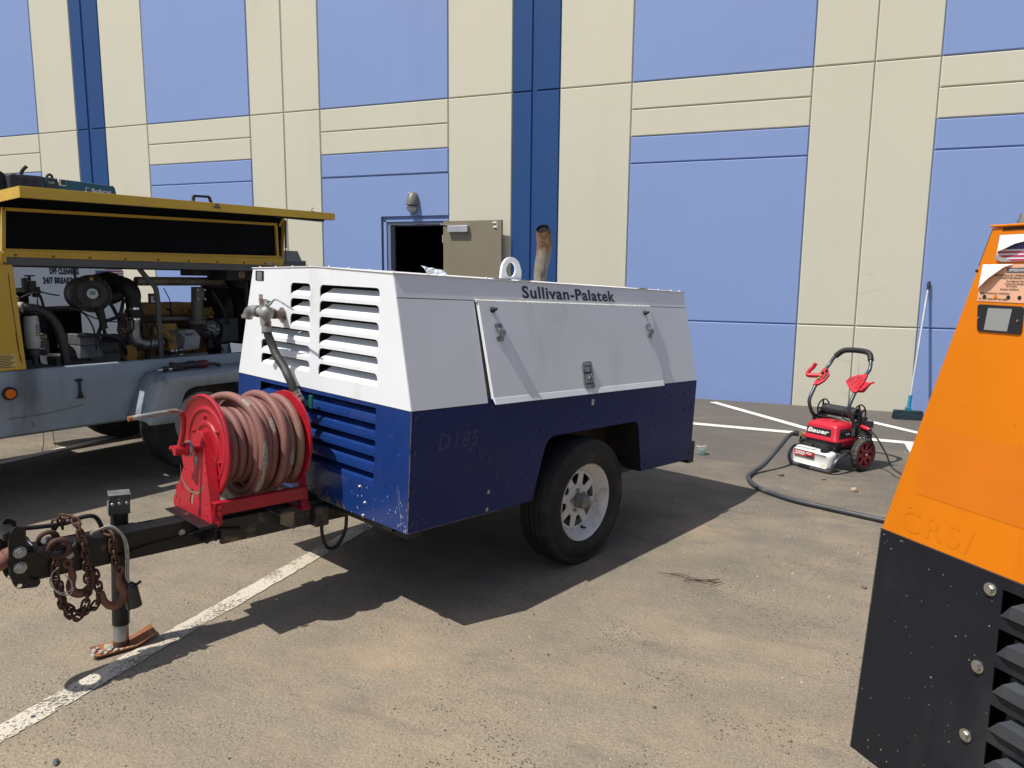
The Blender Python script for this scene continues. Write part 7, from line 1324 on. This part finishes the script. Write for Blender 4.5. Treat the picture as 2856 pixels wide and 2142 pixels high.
# ================================================================== PLASTIC JAR BY THE REAR CORNER
jr=thing('plastic_jar','small clear plastic jar of greenish water on the asphalt behind the white compressor','jar',Matrix.Translation((-0.752,6.385,0))@Matrix.Scale(0.62,4))
b=MB(); b.lathe([(0.0,0.002),(0.05,0.002),(0.062,0.012),(0.065,0.04),(0.065,0.09),(0.060,0.115),(0.062,0.125),(0.058,0.125),(0.060,0.088),(0.060,0.04),(0.055,0.014),(0.0,0.009)],(0,0,0),(0,0,1),32); b.build('jar_wall',clear_plastic,jr,angle=60)
b=MB(); b.lathe([(0.0,0.010),(0.053,0.015),(0.0585,0.040),(0.0585,0.062),(0.0,0.062)],(0,0,0),(0,0,1),28); b.build('jar_water',mat('greenish_water',(0.40,0.62,0.52),0.05,trans=0.85),jr,angle=60)
b=MB(); b.lathe([(0.0615,0.118),(0.066,0.119),(0.066,0.128),(0.0605,0.129)],(0,0,0),(0,0,1),32); b.build('jar_rim',sticker_white,jr)
# ================================================================== STEEL PLATE AND GRAVEL UNDER THE JACK
pc=TRM@V(-0.838,TY+0.048,-0.486)
PLM=Matrix.Translation((-2.500,2.046,0.0))@Matrix.Rotation(R(62),4,'Z')
b=MB(); th=0.006
ro=[(-0.135,-0.055),(0.125,-0.055),(0.125,0.060),(-0.135,0.060)]
def pz(x,y): return 0.009+0.42*max(0,x-0.045)+0.10*max(0,-x-0.080)+0.55*max(0,abs(y)-0.036)
nx,ny=14,8; vs=[]
for i in range(nx+1):
    for j in range(ny+1):
        x=-0.108+0.232*i/nx; y=-0.050+0.100*j/ny; vs.append(PLM@V(x,y,pz(x,y)))
k=len(vs); vs+= [v+V(0,0,-th) for v in vs]; fs=[]
for i in range(nx):
    for j in range(ny):
        a=i*(ny+1)+j; fs.append((a,a+1,a+ny+2,a+ny+1)); fs.append((k+a,k+a+ny+1,k+a+ny+2,k+a+1))
for i in range(nx):
    a=i*(ny+1); c=(i+1)*(ny+1); fs += [(a,c,k+c,k+a),(a+ny,k+a+ny,k+c+ny,c+ny)]
for j in range(ny): fs += [(j,k+j,k+j+1,j+1),(nx*(ny+1)+j,nx*(ny+1)+j+1,k+nx*(ny+1)+j+1,k+nx*(ny+1)+j)]
b.add(vs,fs); o=b.build('jack_plate',orange_rust,angle=40); tag(o,'bent rusty steel plate under the foot of the tongue jack','plate')
def stone_mesh(name,m,seed,r=1.0,sub=1):
    bm=bmesh.new(); bmesh.ops.create_icosphere(bm,subdivisions=sub,radius=1.0); rg=random.Random(seed)
    sx_,sy_,sz_=rg.uniform(.8,1.2),rg.uniform(.7,1.0),rg.uniform(.5,.75)
    for v in bm.verts: v.co*=rg.uniform(.80,1.12); v.co.x*=sx_; v.co.y*=sy_; v.co.z*=sz_
    me=bpy.data.meshes.new(name); bm.to_mesh(me); bm.free(); me.materials.append(m); shade(me,50); return me
sm_=[stone_mesh('gravel_stone',white_stone,s_,sub=2) for s_ in (1,2,3,4)]
gs=[(0.95*a_-0.0,0.80*b_-0.0,0.56*c_) for a_,b_,c_ in [(-0.085,-0.020,0.024),(-0.050,0.008,0.030),(-0.105,0.018,0.020),(-0.070,-0.040,0.019),(-0.030,-0.038,0.018),(-0.118,-0.032,0.015),(-0.010,-0.045,0.014),(0.012,-0.050,0.011),(-0.088,0.036,0.016),(-0.052,-0.018,0.020),(0.030,-0.046,0.010),(-0.110,0.0,0.014),(-0.040,-0.052,0.012)]]
base_r=random.Random(4); g0=None
gp=thing('gravel_pile','handful of pale gravel stones heaped on the rusty jack plate','gravel',PLM)
for i,(x,y,r) in enumerate(gs):
    o=bpy.data.objects.new('gravel_stone',sm_[i%4]); COL.objects.link(o); o.parent=gp; o.location=(x,y,pz(x,y)+r*0.45); o.rotation_euler=(base_r.uniform(-.5,.5),base_r.uniform(-.5,.5),base_r.uniform(0,6)); o.scale=(r,r,r)
# ================================================================== CARD POUCH ON THE ROOF
pg=random.Random(8); b=MB(); nx,ny=9,5; vs=[]
for i in range(nx+1):
    for j in range(ny+1):
        u=i/nx; w=j/ny; x=0.325+0.105*u-0.030*w*(1-u); hh=0.040*(1-u)**0.8+0.020*u; z=HT+0.008+hh*w+0.0025*pg.uniform(-1,1); y=0.30+0.018*w+0.012*math.sin(u*4)+0.004*pg.uniform(-1,1); vs.append(TRM@V(x,y,z))
b.add(vs,[(i*(ny+1)+j,(i+1)*(ny+1)+j,(i+1)*(ny+1)+j+1,i*(ny+1)+j+1) for i in range(nx) for j in range(ny)]); o=b.build('document_pouch',bag_plastic,angle=0); so=o.modifiers.new('t','SOLIDIFY'); so.thickness=0.002; tag(o,'crumpled clear document pouch lying on the white compressor roof','pouch')
# ================================================================== STONES, TWIG, PEBBLES
def rock(x,y,r,m,label,seed):
    o=put('stone',stone_mesh('stone',m,seed,sub=2)); o.location=(x,y,r*0.42); o.scale=(r,r,r*0.9); o.rotation_euler=(0,0,seed); tag(o,label,'stone')
def gpt(sx_,sy_):
    X=(sx_-1428)/2060.17; Y=-(sy_-1071)/2060.17; d=_r2*X+_u2*Y+_f; t=-1.52/d.z; return d.x*t,d.y*t
rock(*gpt(2382,1371),0.030,tan_stone,'small tan stone on the asphalt in front of the pressure washer',11)
rock(*gpt(2410,1640),0.014,grey_stone,'small grey stone lying just left of the black side of the orange compressor',12)
rock(*gpt(2178,1327),0.026,grey_stone,'flat brown stone beside the bend of the dark water hose',13)
rock(*gpt(2297,1338),0.017,grey_stone,'tiny dark stone between the hose and the tan stone',14)
rock(*gpt(156,2130),0.013,mat('slate_stone',(0.07,0.075,0.085),0.7),'dark slate pebble at the bottom edge near the white stripe',15)
rock(*gpt(92,2002),0.010,MATS['slate_stone'],'dark pebble lying on the worn white parking stripe',16)
b=MB()
T0=[(-0.616,3.650),(-0.545,3.640),(-0.497,3.643),(-0.45,3.636),(-0.418,3.638),(-0.36,3.655),(-0.312,3.664)]
b.tube([V(x,y,0.010+0.006*math.sin(i*1.3)) for i,(x,y) in enumerate(T0)],[0.0016,0.0020,0.0024,0.0026,0.003,0.0034,0.0036],6)
for p in ([(-0.56,3.665,0.008),(-0.49,3.660,0.016),(-0.42,3.640,0.010),(-0.33,3.655,0.012)],[(-0.352,3.590,0.010),(-0.325,3.615,0.014),(-0.300,3.655,0.012)],[(-0.395,3.618,0.006),(-0.36,3.63,0.014),(-0.335,3.655,0.012)],[(-0.48,3.605,0.008),(-0.44,3.612,0.012),(-0.38,3.640,0.012)]): b.tube(smooth_path(p,3),0.0024,5)
o=b.build('dry_twig',wood_twig); tag(o,'forked dry twig lying on the dusty asphalt right of the wheel shadow','twig')
# loose grit: tiny stones strewn about, too many to count
rg=random.Random(21); b=MB()
def bit(x,y,r):
    n=5; h=r*rg.uniform(0.5,0.9); a0=rg.uniform(0,6); lo_=[(x+r*rg.uniform(.7,1.1)*math.cos(a0+2*math.pi*i/n),y+r*rg.uniform(.7,1.1)*math.sin(a0+2*math.pi*i/n),0.0) for i in range(n)]
    hi=[(x+(p[0]-x)*0.6,y+(p[1]-y)*0.6,h) for p in lo_]; b.add(lo_+hi,[(i,(i+1)%n,n+(i+1)%n,n+i) for i in range(n)]+[tuple(range(n,2*n))])
cl=[(rg.uniform(-3.2,1.4),rg.uniform(1.2,6.5)) for _ in range(26)]
for i in range(9000):
    if rg.random()<0.45: c=rg.choice(cl); x=rg.gauss(c[0],0.42); y=rg.gauss(c[1],0.42)
    else: x=rg.uniform(-7,2.5); y=rg.uniform(1.0,9.1)
    b.k = 0 if rg.random()<0.5 else (1 if rg.random()<0.6 else 2)
    bit(x,y,min(0.0085,0.0012+rg.expovariate(1/0.0009)))
b.build('loose_grit',[mat('dark_grit',(0.085,0.072,0.060),0.9),mat('tan_grit',(0.30,0.245,0.18),0.9),mat('pale_grit',(0.46,0.42,0.35),0.9)],kind='stuff',angle=0)
